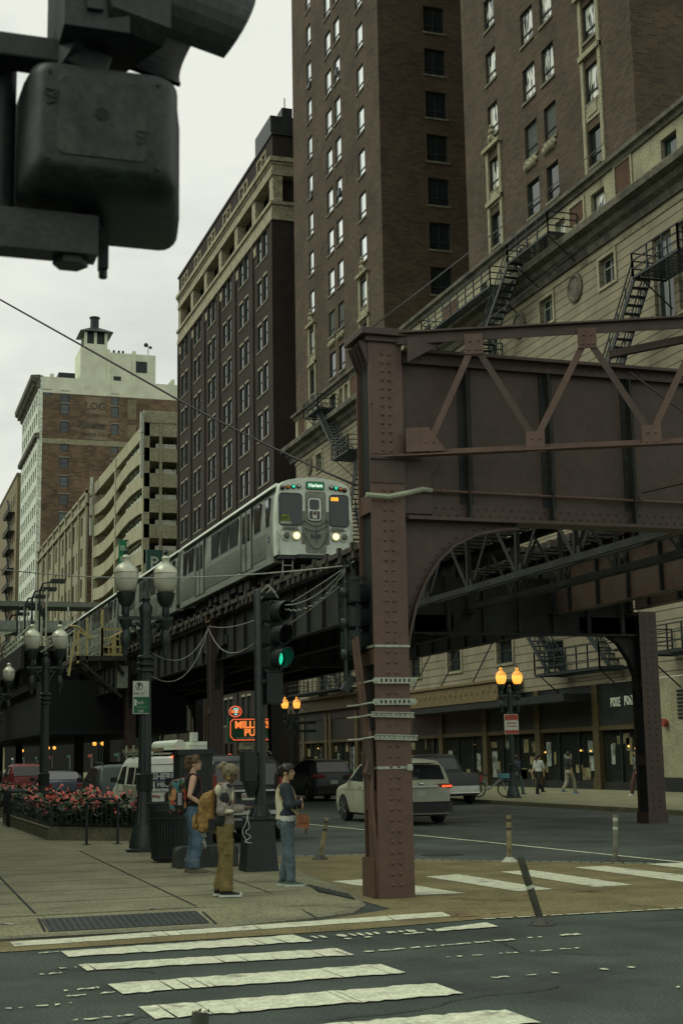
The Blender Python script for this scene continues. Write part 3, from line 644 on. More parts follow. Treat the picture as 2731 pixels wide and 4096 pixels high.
mb=MB(); mb.quad((X1+.5,301,10),(X1+.5,334,10),(X1+.5,334,80),(X1+.5,301,80)); mb.build('front_glazing',GL_D,tw)
mb=MB(); mb.prism([(X1-a,z) for a,z in((-.3,80.4),(.3,80.6),(.5,81.6),(1.6,82.3),(1.7,83.3),(-.3,83.5))],Y1-.3,335,'xz')
for i in range(17): mb.box(X1-1.2,X1-.2,Y1+.5+2*i,Y1+1.1+2*i,80.9,82.3)
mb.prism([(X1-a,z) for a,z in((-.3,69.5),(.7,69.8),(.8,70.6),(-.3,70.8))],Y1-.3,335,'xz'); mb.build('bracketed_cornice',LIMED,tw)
mb=MB(); mb.box(X1+.9,52.3,Y1-.06,Y1,68.6,69.7); mb.build('pale_band',LIME,tw)
for o in wn: window(tw,FW,*o,.25,GL_D if random.random()<.6 else GL_G,sill=None,rail=.5,fw=.15,mull=0,lint=LINT)
mb=MB(); mb.box(42,46.8,Y1+.6,Y1+6,90.3,91.4)
for x,y in((42.1,Y1+.7),(44.2,Y1+.7),(46.5,Y1+.7),(42.1,Y1+5.6),(46.5,Y1+5.6)): mb.box(x-.25,x+.35,y-.1,y+.4,91.4,94.0)
mb.build('roof_lantern',PAINTW,tw)
mb=MB(); mb.frus(44.4,Y1+3.3,94,95.6,3.6,3.9,1.0,1.0); mb.lathe([(.95,95.5),(.95,97.8),(1.15,97.9),(1.15,98.2),(.3,98.3)],(44.4,Y1+3.3,0),14); mb.box(42.4,46.4,Y1+1,Y1+5.6,91.5,93.9); mb.box(53,55.5,Y1+.1,Y1+.2,85.5,88); mb.box(48.2,49.8,Y1+.1,Y1+.2,83.4,84.3); mb.box(36.5,40,Y1+1,Y1+5,83,84.6)
for x in(48.5,49.6,50.5): mb.lathe([(.25,89.6),(.25,90.6),(.1,90.7)],(x,Y1+2,0),8)
mb.tube([(55.9,Y1+1,89.6),(55.9,Y1+1,92)],.08,6); mb.ball((55.4,Y1+1,92.1),.5); mb.ball((56.4,Y1+1,91.6),.35)
mb.build('lantern_roof',IRON,tw)
GH=M('faded_wall_paint',(.085,.065,.05),.9,noise=.5,scale=.8); GP=M('faded_pale_paint',(.185,.14,.10),.9,noise=.35,scale=.5)
mb=MB(); mb.box(42.2,46.5,Y1-.03,Y1,75.6,79.3); mb.box(42.2,47,Y1-.03,Y1,69.9,72.2); mb.box(42.6,47.2,Y1-.03,Y1,73.6,74.6); mb.build('faded_panel',GP,tw)
mb=MB(); mb.box(40.2,42.1,Y1-.03,Y1,72.4,74); mb.box(42.2,46.4,Y1-.03,Y1,72.3,73.4); mb.build('faded_dark_panel',GH,tw)
text('painted_lettering','LOG',2.2,GH,tw,(44.3,Y1-.06,77.2),(1,0,0),(0,0,1),.03,bold=.05); text('painted_lettering','OFFICE SPACE',1.0,GH,tw,(44.5,Y1-.06,70.9),(1,0,0),(0,0,1),.03,bold=.02)
mb=MB()
for k in range(4): mb.box(51.3,53.2,Y1-.04,Y1,77.6-3.95*k-2.8,77.6-3.95*k+(-.1 if k else 1.6))
mb.build('bricked_up_opening',TANB,tw)
# ---------------------------------------------------------------- low row between garage and tower
lr=thing('low_stone_building','narrow stone-fronted building with tall windows, squeezed before the parking garage','building',(X0,260,0))
F=FX(X0); ops=[(y,y+1.3,z,z+3.0) for y in [228+2.4*i+(1.2 if i%2 else 0) for i in range(26)] for z in(38.3,33.2,28.1,23,18,13)]
mb=MB(); mb.wall(F,226,296,0,44.3,ops,.4); mb.build('stone_front',LIME,lr)
mb=MB(); mb.wall(FY(226),X0+.02,60,0,43.8,[],.2); mb.quad((X0,226,43.6),(60,226,43.6),(60,296,43.6),(X0,296,43.6)); mb.build('side_wall',BRK_W,lr)
mb=MB(); mb.quad((X0+.4,226,5),(X0+.4,296,5),(X0+.4,296,42),(X0+.4,226,42)); mb.build('front_glazing',GL_D,lr)
mb=MB()
for i in range(9): mb.box(X0-.3,X0,226+i*8.6,227+i*8.6,0,44.8)
mb.box(X0-.45,X0+.2,226,296,42.2,42.7); mb.box(X0-.3,X0+.3,226,296,44.3,44.8); mb.build('pier',LIME,lr)
# ---------------------------------------------------------------- tan block at the far left
tb=thing('tan_brick_building','distant tan brick block with rusty fire escapes at the photo left edge','building',(X0,365,0))
FT=FY(345); ops=[(36.1,37.5,z-2.6,z) for z in [66.5-4.6*k for k in range(14)]]
mb=MB(); mb.wall(FT,X0,60,0,70.4,ops,.3)
o2=[(y,y+1.8,z-2.6,z) for y in(349,353,358,362) for z in [66.5-4.6*k for k in range(14)]]
mb.wall(FX(X0),345,420,0,70.4,o2,.3); mb.quad((X0,345,70.2),(60,345,70.2),(60,420,70.2),(X0,420,70.2)); mb.box(X0-.2,60,344.8,420,70.4,70.9); mb.build('brick_wall',TANB,tb)
for o in ops: window(tb,FT,*o,.2,GL_D,sill=None,fw=.15)
mb=MB(); mb.quad((X0+.3,346,5),(X0+.3,420,5),(X0+.3,420,69),(X0+.3,346,69)); mb.build('front_glazing',GL_D,tb)
for k in range(13):
    z=62-4.6*k; mb=MB(); mb.box(X0-1.6,X0,350,364,z,z+.15)
    for y in range(350,365,2): mb.box(X0-1.6,X0-1.5,y-.05,y+.05,z,z+1.1)
    mb.box(X0-1.6,X0-1.5,350,364,z+1.05,z+1.15); mb.bar((X0-1,351,z),(X0-1,359,z+4.6),.5,.12); mb.build('fire_escape',IRON,tb)
# ================================================================ elevated railway
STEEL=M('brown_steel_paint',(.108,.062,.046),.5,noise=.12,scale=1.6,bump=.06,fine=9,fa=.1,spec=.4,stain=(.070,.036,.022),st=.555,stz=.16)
STEELD=M('shaded_brown_steel',(.062,.038,.029),.5,noise=.15,scale=1.2,bump=.06,fine=8,fa=.12,spec=.4,stain=(.040,.027,.020),st=.57,stz=.2)  # the same brown paint, darkened in colour for shade on the girder
STEELB=M('near_black_steel',(.024,.025,.023),.65,noise=.35,scale=1.6,bump=.2,fine=16,spec=.3,stain=(.055,.035,.024),st=.62)  # near-black steel with brown patches
GALV=M('galvanised_strap',(.36,.37,.31),.5,.4,noise=.25,scale=12)
TIE=M('weathered_tie',(.05,.043,.034),.9,noise=.5,scale=5,fine=14)
RAIL=M('rail_steel',(.10,.085,.075),.4,.8)
YEL=M('faded_yellow_rail',(.46,.36,.16),.7,noise=.3,scale=5)
def rivet(mb,p,n,r=.022):
    p=V(p); n=V(n); a=n.orthogonal().normalized(); b=n.cross(a); 
    rg=[[p+(a*math.cos(2*PI*i/8)+b*math.sin(2*PI*i/8))*r*k+n*h*r for i in range(8)] for k,h in((1,0),(.85,.45),(.45,.75),(.02,.85))]; mb.loft(rg)
def column(name,x,y,zt,w,lab,lit=STEEL,detail=0,grp=None,d=.55,rv=None):
    t=thing(name,lab,'column',(x,y,0),group=grp); h=w/2
    mb=MB()
    mb.box(x-h,x+h,y-.0,y+.035,0,zt); mb.box(x-h,x+h,y+d-.035,y+d,0,zt); None
    for z in ([1.15,1.95,3.1,5.2] if detail else [1.5,3.5]): mb.box(x-h+.012,x-h+.06,y+.036,y+d-.036,z,z+.26); mb.box(x+.112,x+h-.012,y+.036,y+d-.036,z,z+.2)
    if rv: merge(mb,rv)
    mb.build('shaft',lit,t)
    mb=MB(); mb.box(x-h+.06,x+.11,y+.036,y+d-.036,0,zt-.002); mb.build('recess_shade_fill',DARK,t)  # dark box filling the recess, its near-black colour standing for the shade
    mb=MB(); mb.box(x-h-.03,x+h+.03,y-.03,y+d+.03,0,.55 if detail else .3) if not detail else mb.box(x-h-.035,x+h+.035,y+.1,y+d+.03,0,.52)
    mb.build('base_plate',lit,t)
    return t
random.seed(11)
cx,cy=6.74,18.2
mb=MB(); z=.18; i=0
while z<7.5:
    s=.125 if 6.1<z<7.55 else .14
    for dx in(-.055,.055): rivet(mb,(cx+dx+.0,cy,z),(0,-1,0),.027)
    if z<6: 
        for yy in(.2,.35): rivet(mb,(cx-.11,cy+.06,z),(-1,0,0),.018)
    z+=s
for dx in [-.22+.055*k for k in range(9)]: rivet(mb,(cx+dx,cy-.0,6.02),(0,-1,0),.02)
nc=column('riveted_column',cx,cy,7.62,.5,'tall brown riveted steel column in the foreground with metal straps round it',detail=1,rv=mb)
mb=MB(); mb.box(cx-.3,cx+.3,cy-.05,cy+.62,7.62,7.70); mb.box(cx-.38,cx+.36,cy-.12,cy+.68,7.70,7.80)
for k in range(4): mb.prism([(cx-.25-.0,7.3),(cx-.25,7.62),(cx-.37,7.62)],cy+.02+.16*k,cy+.05+.16*k,'xz')
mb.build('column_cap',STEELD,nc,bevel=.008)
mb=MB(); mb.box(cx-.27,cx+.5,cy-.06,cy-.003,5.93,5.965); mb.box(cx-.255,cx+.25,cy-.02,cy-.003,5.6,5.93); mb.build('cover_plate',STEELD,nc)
def strap(z,x0,x1,dz,slots):
    mb=MB(); y=cy-.055
    if slots:
        n=9; w=(x1-x0)
        mb.bar((x0,y,z+.032),(x1,y,z+.032+dz),.035,.018); mb.bar((x0,y,z-.032),(x1,y,z-.032+dz),.035,.018)
        for k in range(n+1): xx=x0+w*k/n; mb.box(xx-.018,xx+.018,y-.017,y+.017,z-.024+dz*k/n,z+.024+dz*k/n)
        for xx,zz in((x0+.04,z),(x1-.04,z+dz)): mb.lathe([(.026,-.03),(.026,.0)],(xx,y,zz),8,'y')
    else:
        for q in(-.03,.03): mb.bar((x0,y,z+q),(x1,y,z+q+dz),.03,.012)
        mb.bar((x0,y+.02,z),(x1,y+.02,z+dz),.01,.05)
        for k in range(9): xx=x0+(x1-x0)*(k+.5)/9; mb.box(xx-.02,xx+.02,y-.002,y+.012,z-.012+dz*(k+.5)/9,z+.012+dz*(k+.5)/9)
    mb.build('channel_strap',GALV,nc)
strap(2.87,cx-.28,cx+.31,0,1); strap(2.585,cx-.29,cx+.30,0,1); strap(2.42,cx-.33,cx+.28,-.015,0); strap(2.12,cx-.29,cx+.32,-.02,0)
mb=MB()
for z,r in((3.34,.016),(1.71,.018)):
    mb.box(cx-.262,cx+.262,cy-.012,cy-.002,z-r,z+r); mb.box(cx-.262,cx-.252,cy-.012,cy+.5,z-r,z+r)
mb.box(cx+.17,cx+.25,cy-.03,cy-.003,1.67,1.75)
for z in(2.87,2.58,2.42,2.12): mb.tube([(cx-.29,cy-.05,z),(cx-.42,cy+.25,z-.03),(cx-.45,cy+.6,z-.03)],.012,6)
mb.build('steel_band',GALV,nc)
mb=MB(); mb.tube([(6.29,18.42,3.45),(6.37,18.45,2.75),(6.49,18.45,1.95),(6.51,18.45,.03)],.055,8); mb.tube([(6.44,18.3,2.2),(6.46,18.3,1.8),(6.44,18.28,1.3),(6.50,18.28,.6),(6.52,18.27,.03)],.035,8)
mb.box(6.24,6.36,18.37,18.47,2.6,3.47) if False else mb.bar((6.285,18.37,3.48),(6.42,18.39,2.35),.12,.03)
mb.bar((6.42,18.38,2.35),(6.475,18.38,1.75),.13,.03)
mb.build('conduit_guard',STEEL,nc)
mb=MB(); mb.box(6.36,6.44,18.25,18.42,1.62,2.1); mb.box(6.33,6.36,18.3,18.36,1.75,1.9); mb.tube([(6.38,18.25,1.8),(6.34,18.2,1.72),(6.30,18.16,1.64)],.02,6); mb.tube([(6.38,18.3,1.65),(6.37,18.28,1.2)],.014,6); mb.build('push_button_box',STEELD,nc)
mb=MB(); mb.box(cx-.17,cx-.135,cy+.04,cy+.06,.8,1.08); mb.build('paper_sticker',M('paper',(.55,.55,.48),.8),nc)
# cross girder with arched knee
gd=thing('cross_girder','deep brown plate girder running right from the foreground column over the street','girder',(7,18.3,5))
mb=MB(); gx0,gx1=7.02,20.6; gy=18.34
mb.box(gx0,gx1,gy,gy+.03,5.15,7.5)
gweb=mb
mb=MB(); mb.box(gx0,gx1,gy-.22,gy+.24,7.5,7.545); mb.box(gx0,gx1,gy-.1,gy-.002,7.36,7.499); mb.box(gx0,gx1,gy-.2,gy+.24,5.10,5.148); mb.box(gx0,gx1,gy-.022,gy-.002,5.149,5.36)
mb.box(gx0+1.6,gx1,gy-.2,gy+.24,4.98,5.02) if False else None
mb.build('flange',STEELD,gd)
for x in(7.98,9.28,10.62,12.0,13.4,14.8,16.2,17.6,19): 
    mb=MB(); mb.box(x-.012,x+.012,gy-.14,gy-.001,5.15,7.36); mb.box(x-.1,x+.1,gy-.02,gy-.0005,5.361,7.36); mb.build('stiffener',STEELB,gd)
mb=MB(); x=gx0+.08; k=0
while x<13.5: rivet(mb,(x,gy-.022,5.30),(0,-1,0),.017); rivet(mb,(x+.06,gy-.022,5.20),(0,-1,0),.017); x+=.13; k+=1
x=gx0+.1
while x<13.5: rivet(mb,(x,gy-.1,7.43),(0,-1,0),.014); x+=.16
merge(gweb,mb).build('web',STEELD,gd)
arc=[(7.0,3.22),(7.05,3.5),(7.15,3.88),(7.3,4.22),(7.5,4.52),(7.75,4.75),(8.1,4.92),(8.5,5.0),(8.75,5.02)]
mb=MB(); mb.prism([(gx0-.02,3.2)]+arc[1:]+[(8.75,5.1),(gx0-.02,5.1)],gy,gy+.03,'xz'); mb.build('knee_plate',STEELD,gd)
mb=MB()
for a,b in zip(arc,arc[1:]): mb.add([(a[0],gy-.1,a[1]),(b[0],gy-.1,b[1]),(b[0],gy+.12,b[1]),(a[0],gy+.12,a[1]),(a[0]-.03,gy-.1,a[1]+.03),(b[0]-.03,gy-.1,b[1]+.03),(b[0]-.03,gy+.12,b[1]+.03),(a[0]-.03,gy+.12,a[1]+.03)],[(0,1,2,3),(4,5,6,7),(0,1,5,4),(2,3,7,6)])
for i in range(22):
    t=i/21*(len(arc)-1); j=min(int(t),len(arc)-2); f=t-j; a,b=arc[j],arc[j+1]; rivet(mb,(a[0]+(b[0]-a[0])*f-.06,gy-.001,a[1]+(b[1]-a[1])*f+.07),(0,-1,0),.016)
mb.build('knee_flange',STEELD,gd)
mb=MB(); mb.tube([(6.38,18.1,5.4),(6.7,18.06,5.38),(7.0,18.06,5.45),(7.25,18.18,5.53),(7.4,18.25,5.53)],.038,8); mb.build('flexible_conduit',M('pale_conduit',(.28,.29,.22),.5),gd,smooth=1)
mb=MB(); mb.tube([(7.4,18.25,5.53),(13,18.25,5.5)],.022,8)
for x in(7.4,7.55,9.0,10.7): mb.tube([(x,18.25,5.53),(x+.04,18.25,5.53)],.034,8)
mb.build('pipe_run',STEEL,gd,smooth=1)
# lattice truss leaving the column at an angle
tr=thing('lattice_truss','open brown lattice truss with crossed diagonals in front of the plate girder','truss',(7,18.1,6))
td=V((math.sin(R(113)),math.cos(R(113)),0)); tn=V((td.y,-td.x,0)); T0=V((6.98,18.08,0)); tp=lambda s,z,o=0:T0+td*s+tn*o+V((0,0,z))
mb=MB(); mb.bar(tp(-.1,7.66,-.04),tp(7,7.78,-.04),.02,.14); mb.bar(tp(-.45,7.745,-.06),tp(7,7.86,-.06),.2,.025); mb.build('top_chord',STEELD,tr)
mb=MB(); mb.bar(tp(-.5,5.965,.0),tp(7,6.06,.0),.16,.022); mb.bar(tp(.0,6.01,-.05),tp(7,6.1,-.05),.02,.09); mb.build('bottom_chord',STEEL,tr)
st=.78
nodes=[(.32,6.12),(.98,7.55),(1.78,6.12),(2.55,7.57),(3.36,6.15),(4.1,7.6),(4.9,6.2),(5.7,7.6)]
for i,(a,b) in enumerate(zip(nodes,nodes[1:])):
    mb=MB(); mb.bar(tp(*a,.02),tp(*b,.02),.018,.10,tuple(td)) if False else None
    p,q=tp(*a,.01),tp(*b,.01); mb.bar(p,q,.09,.016,tuple(tn)); mb.bar(p+td*.04-tn*.035,q+td*.04-tn*.035,.014,.07,tuple(tn)); mb.build('diagonal',STEEL if i%2==0 else STEELD,tr)
for s,z in nodes:
    mb=MB(); w=.13
    if s<.5: mb.prism([(0,-.1),(.55,-.1),(.32,.24),(0,.24)],-.012,.012,'xz')
    else: mb.prism([(-w,-.16),(w,-.16),(w,.13),(-w,.13)],-.01,.01,'xz')
    off=tp(0 if s<.5 else s,z,.03); rot=Matrix.Rotation(math.atan2(td.y,td.x),3,'Z')
    mb.v=[tuple(rot@V(v)+off) for v in mb.v]
    for dx,dz in((-.07,-.1),(.02,-.1),(.08,-.1),(-.05,.03),(.06,.03)): rivet(mb,tp(s+dx,z+dz,.043),tuple(tn*-1) if tn.y>0 else tuple(tn),.018)
    mb.build('gusset',STEEL,tr)
mb=MB(); mb.bar(tp(2.9,7.45,-.5),tp(6,7.9,-.2),.1,.1); mb.bar(tp(3.2,7.2,-.6),tp(4.6,5.9,-.3),.09,.02); mb.bar(tp(3.3,5.55,-.9),tp(6,6.0,-.2),.12,.1); mb.build('bracing',STEELD,tr)
mb=MB(); mb.prism([(7.0,7.66),(7.0,7.3),(7.62,7.66)],gy-.35,gy-.325,'xz'); mb.prism([(7.0,5.95),(7.0,5.2),(7.42,5.2),(7.42,5.75),(7.6,5.95)],gy-.06,gy-.035,'xz'); mb.build('bracket',STEELD,tr)
# columns in pairs down the avenue
grpc='columns in pairs under the railway'
BY=[33.5,52,70.3,88,106,124,142,160]
def knees(t,x,y,sgn,zt,mat,along=1):
    for ax in((0,1) if along else (0,)):
        for sg in((sgn,) if ax==0 else (-1,1)):
            a=[(.22,zt-2.9),(.3,zt-2.3),(.5,zt-1.75),(.8,zt-1.3),(1.2,zt-1.05),(1.9,zt-.95),(1.9,zt-.6),(.22,zt-.6)]
            mb=MB(); mb.prism([(x+sg*u if ax==0 else y+.27+sg*u,v) for u,v in a],(y+.25 if ax==0 else x-.015),(y+.28 if ax==0 else x+.015),'xz' if ax==0 else 'yz')
            for p,q in zip(a[:6],a[1:6]):
                P_=lambda u,v,o:(x+sg*u,y+.265+o,v) if ax==0 else (x+o,y+.27+sg*u,v)
                mb.quad(P_(*p,-.12),P_(*q,-.12),P_(*q,.12),P_(*p,.12))
            mb.build('knee_brace',mat,t)
for i,y in enumerate(BY):
    z=6.92 if i else 5.6
    lw=['behind and just right of the foreground riveted column','left of the green traffic signal, with arched knees','behind the nearest twin lamp post','behind the second twin lamp post','deep under the railway at the left, fourth of its row','deep under the railway, fifth of its row','deep under the railway, sixth of its row','deep under the railway, last of its row'][i]
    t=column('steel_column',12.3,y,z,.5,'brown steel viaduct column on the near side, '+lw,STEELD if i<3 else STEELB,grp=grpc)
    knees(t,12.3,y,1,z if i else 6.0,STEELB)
    if i:
        mb=MB(); mb.box(12.0,12.62,y-.05,y+.6,z,z+.06); mb.build('column_cap',M('rusty_cap',(.17,.10,.045),.9,noise=.5,scale=9),t)
    le=['standing at the right of the frame before the stone pier','right of the traffic signal pole, behind the woman with the tan bag','hidden further back on the far side','fourth on the far side','fifth on the far side','sixth on the far side','seventh on the far side','eighth on the far side'][i]
    if i<6:
        rv=MB(); z0=.25
        while i==0 and z0<5.4: rivet(rv,(19.6,y,z0),(0,-1,0),.024); rivet(rv,(19.8,y,z0),(0,-1,0),.024); z0+=.17
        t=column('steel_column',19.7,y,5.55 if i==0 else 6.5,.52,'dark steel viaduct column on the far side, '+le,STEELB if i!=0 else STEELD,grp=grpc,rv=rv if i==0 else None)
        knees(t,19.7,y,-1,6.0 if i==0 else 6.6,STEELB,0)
        if False:
            mb=MB(); z0=.2
            while z0<5.4: rivet(mb,(19.6,y,z0),(0,-1,0),.02); rivet(mb,(19.8,y,z0),(0,-1,0),.02); z0+=.22
            mb.build('rivets',STEELD,t)
    g=thing('cross_beam','dark steel cross beam linking a column pair, '+('nearest the street corner' if i==0 else 'bent number %d up the avenue'%(i+1)),'beam',(16,y,5.5),group='cross beams under the railway')
    mb=MB(); mb.box(12.56,19.44,y+.25,y+.29,4.95 if i==0 else 5.3,6.4); mb.box(12.56,19.44,y+.1,y+.44,4.9 if i==0 else 5.25,4.949 if i==0 else 5.299)
    for k in range(7): mb.box(13+k,13.1+k,y+.15,y+.249,4.96 if i==0 else 5.31,6.4)
    mb.build('web',STEELB,g)
# longitudinal girders
def lattice(x,y0,y1,zb,zt,lab,n):
    t=thing('longitudinal_girder',lab,'girder',(x,y0,zb),group='lattice girders carrying the rails')
    mb=MB()
    for s in(-.09,.09): mb.box(x+s-.045,x+s+.045,y0,y1,zb,zb+.012); mb.box(x+s-.006,x+s+.006,y0,y1,zb+.012,zb+.14)
    mb.build('bottom_chord',STEELB,t)
    mb=MB(); mb.box(x-.16,x+.16,y0,y1,zt-.02,zt); mb.box(x-.02,x+.02,y0,y1,zt-.2,zt-.021); mb.build('top_chord',STEELB,t)
    for k in range(n):
        a=y0+(y1-y0)*k/n; b=y0+(y1-y0)*(k+1)/n; m=(a+b)/2
        mb=MB()
        mb.bar((x-.05,a,zb+.1),(x-.05,m,zt-.12),.09,.02,(1,0,0)); mb.bar((x+.05,m,zt-.12),(x+.05,b,zb+.1),.09,.02,(1,0,0))
        mb.bar((x,a+.02,zb+.1),(x,a+.02,zt-.1),.08,.09,(1,0,0)); mb.box(x-.02,x+.02,a-.16,a+.2,zb+.05,zb+.3); mb.build('web_member',STEELB,t)
def platey(x,y0,y1,zb,zt,lab,mat=None):
    mat=mat or STEELB
    t=thing('longitudinal_girder',lab,'girder',(x,y0,zb),group='plate girders carrying the rails')
    mb=MB(); mb.box(x-.015,x+.015,y0,y1,zb+.02,zt-.02); mb.box(x-.15,x+.15,y0,y1,zb,zb+.02); mb.box(x-.15,x+.15,y0,y1,zt-.02,zt)
    mb.build('web',mat,t)
    mb=MB(); y=y0+.7
    while y<y1-.3: mb.box(x-.12,x-.016,y-.03,y+.03,zb+.02,zt-.02); y+=1.5
    mb.build('stiffener',STEELB,t)
for xi,(x,ln) in enumerate(((12.35,'outer'),(14.6,'second'),(17.0,'third'),(19.3,'inmost'))):
    zb=5.33 if xi==0 else 5.5 if xi<3 else 5.68
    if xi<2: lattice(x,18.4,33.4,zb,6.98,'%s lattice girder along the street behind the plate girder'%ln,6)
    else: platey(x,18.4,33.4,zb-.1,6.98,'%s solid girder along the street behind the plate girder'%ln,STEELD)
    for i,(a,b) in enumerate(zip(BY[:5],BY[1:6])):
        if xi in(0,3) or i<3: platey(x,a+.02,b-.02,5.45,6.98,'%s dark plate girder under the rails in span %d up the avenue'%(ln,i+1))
# track
tk=thing('rail_track','elevated double railway track on timber ties above the avenue','track',(15,18,7))
for k in range(150):
    y=19.2+.56*k
    for x in((13.25,17.5) if k<75 else (13.25,)):
        m_=MB(); w=random.uniform(-.06,.06); m_.box(x-1.28+w,x+1.28+w,y,y+.22,6.985,7.18); 
        if k<70 and x<15: m_.build('tie',TIE,tk)
        elif k==70 and x<15: rest=m_
        else: 
            if k<70 and x>15: rest2=rest2 if 'rest2' in globals() else MB(); rest2.box(x-1.28+w,x+1.28+w,y,y+.22,6.985,7.18)
            else: rest.box(x-1.28+w,x+1.28+w,y,y+.22,6.985,7.18)
for v in rest2.f: pass
o=len(rest.v); rest.v+=rest2.v; rest.f+=[tuple(i+o for i in f) for f in rest2.f]; rest.m+=rest2.m
ro=rest.build('ties',TIE,tk); ro['kind']='stuff'
for x in(12.53,13.97,16.8,18.2): mb=MB(); mb.box(x-.035,x+.035,19,150,7.181,7.34); mb.build('rail',RAIL,tk)
mb=MB(); mb.box(11.95,12.13,19,100,7.19,7.33); mb.box(14.5,14.7,19,100,7.19,7.33); 
y=19.3
while y<100: mb.box(11.9,12.0,y,y+.16,7.18,7.42); y+=1.12
mb.build('guard_timber',TIE,tk)
mb=MB(); mb.box(12.2,19.5,105,150,6.8,6.97); mb.build('added_shade_deck',STEELB,tk)  # closed deck added below the ties to darken the street under the railway
mb=MB(); mb.box(14.72,16.1,33,150,6.99,7.12); mb.box(18.8,19.5,33,105,6.99,7.12); mb.box(12.2,19.5,52,105,6.90,6.96); mb.build('walkway_and_shade_boards',TIE,tk)  # boards between the tracks, plus an added full-width sheet that darkens the underside
mz=thing('station_mezzanine','dark station hall slung beneath the tracks at the far left','station hall',(14,76,3.4)); mb=MB(); mb.box(9.2,17.4,81,150,3.5,6.35); mb.build('hall_body',DARK,mz); mb=MB(); mb.box(9.1,17.5,80.9,150,3.35,3.5); mb.build('hall_floor',IRON,mz)
# platform and end-of-platform walkway
RAILG=M('grey_platform_rail',(.42,.43,.35),.6,noise=.3,scale=4)
pf=thing('station_platform','station platform with grey railings high above the street at the photo left edge','platform',(10,80,7))
mb=MB(); mb.box(8.3,11.6,84,170,8.2,8.5); mb.box(8.3,8.5,84,170,7.2,8.2); 
for y in range(86,170,6): mb.box(8.5,12,y,y+.2,6.4,8.2)
mb.box(8.9,9.2,84,150,6.0,7.0); mb.build('platform_deck',STEELB,pf)
mb=MB()
for y in range(78,160,2): mb.box(8.72,8.82,y,y+.1,8.5,9.6)
for z in(8.85,9.2,9.55): mb.box(8.72,8.81,84,160,z,z+.09)
for y in range(84,140,4): mb.box(8.82,8.86,y,y+1.8,8.7,9.4)
for y in (80,85,90,95): mb.box(9.2,9.28,y,y+.08,7.5,11.3)
for z in(8.1,8.6): mb.box(9.4,9.46,69,84,z,z+.06)
mb.build('platform_railing',RAILG,pf)
for y in(83,87,91,96,102,109): 
    mb=MB(); mb.tube([(9.2,y,8.5),(9.2,y,11.6),(9.35,y-.3,12.0),(9.8,y-.8,12.05)],.06,6); mb.box(9.7,10.5,y-1.3,y-.7,11.95,12.15); mb.build('platform_light',IRON,pf)
wk=thing('walkway_landing','yellow railed timber landing at the platform end beside the train','landing',(11,69,6.8))
mb=MB(); mb.box(9.4,11.85,69,74,6.62,6.86); mb.bar((11.2,69,6.7),(11.75,69.4,6.0),.12,.12); mb.bar((9.6,69,6.6),(11.7,69.5,4.9),.14,.14); mb.bar((9.2,70,6.6),(11.4,70.5,5.2),.14,.14); mb.build('landing_deck',TIE,wk)
mb=MB()
for x in(10.65,11.2,11.8): mb.box(x-.06,x+.06,69,69.1,6.86,8.2 if x!=11.2 else 7.8)
mb.box(10.6,10.72,69,69.1,6.86,9.1)
for z in(6.88,7.25,7.65,8.1): mb.box(10.66,11.8,69.02,69.08,z,z+.09)
for y in(70.5,72,74): mb.box(11.76,11.84,y,y+.08,6.86,8.2)
mb.box(11.77,11.83,69,74,8.1,8.18); mb.box(9.45,9.57,69,69.1,6.5,8.0); mb.box(9.9,10,69,69.1,6.6,8.7); mb.bar((9.5,69.05,8.05),(10.1,69.05,7.7),.08,.08); mb.build('yellow_railing',YEL,wk)
mb=MB()
for z in(6.9,7.3,7.7): mb.bar((9.5,69.3,z-.3),(10.65,69.3,z+.25),.05,.1)
for y in(70.2,71.4,72.6):
    for x in(9.45,10.1,10.7): mb.box(x,x+.07,y,y+.07,6.3,7.95)
    for z in(6.9,7.3,7.9): mb.bar((9.45,y,z-.25),(10.75,y,z+.1),.05,.08)
mb.build('stair_rail',RAILG,wk)
mb=MB(); mb.bar((9.1,69.2,5.9),(9.45,69.2,8.3),.1,.1); mb.tube(cr([(9.05,69.1,8.3),(9.5,69.1,8.25),(9.9,69.1,7.9),(10.2,69.1,7.75)]),.05,6); mb.build('curved_handrail',YEL,wk)
mb=MB(); mb.box(11.5,12.02,69.6,69.95,5.35,6.42); tag(mb.build('utility_box',GALV,None),'grey utility box hung on a column under the landing','utility box')
br=thing('footbridge','grey covered footbridge with mesh sides crossing the tracks behind the train','footbridge',(10,100,10))
mb=MB(); mb.box(-2,22,100,103,12.5,12.85); mb.box(-2,22,100,103,10.7,10.9); mb.build('bridge_roof',M('bridge_steel',(.16,.17,.14),.7,noise=.2),br)
mb=MB(); mb.box(-2,22,100.02,100.1,10.9,11.5); mb.build('mesh_panel',M('grey_mesh',(.24,.26,.24),.7,noise=.2,scale=3),br)
mb=MB()
for x in range(-2,22,3): mb.box(x,x+.12,100,100.1,10.9,12.5)
for x in(-1,9,10.8): mb.box(x,x+.25,101,101.3,6,10.7)
mb.prism([(7.0,10.7),(7,9.6),(8.2,10.3),(9.4,10.7)],100,100.2,'xz'); mb.build('bridge_post',RAILG,br)
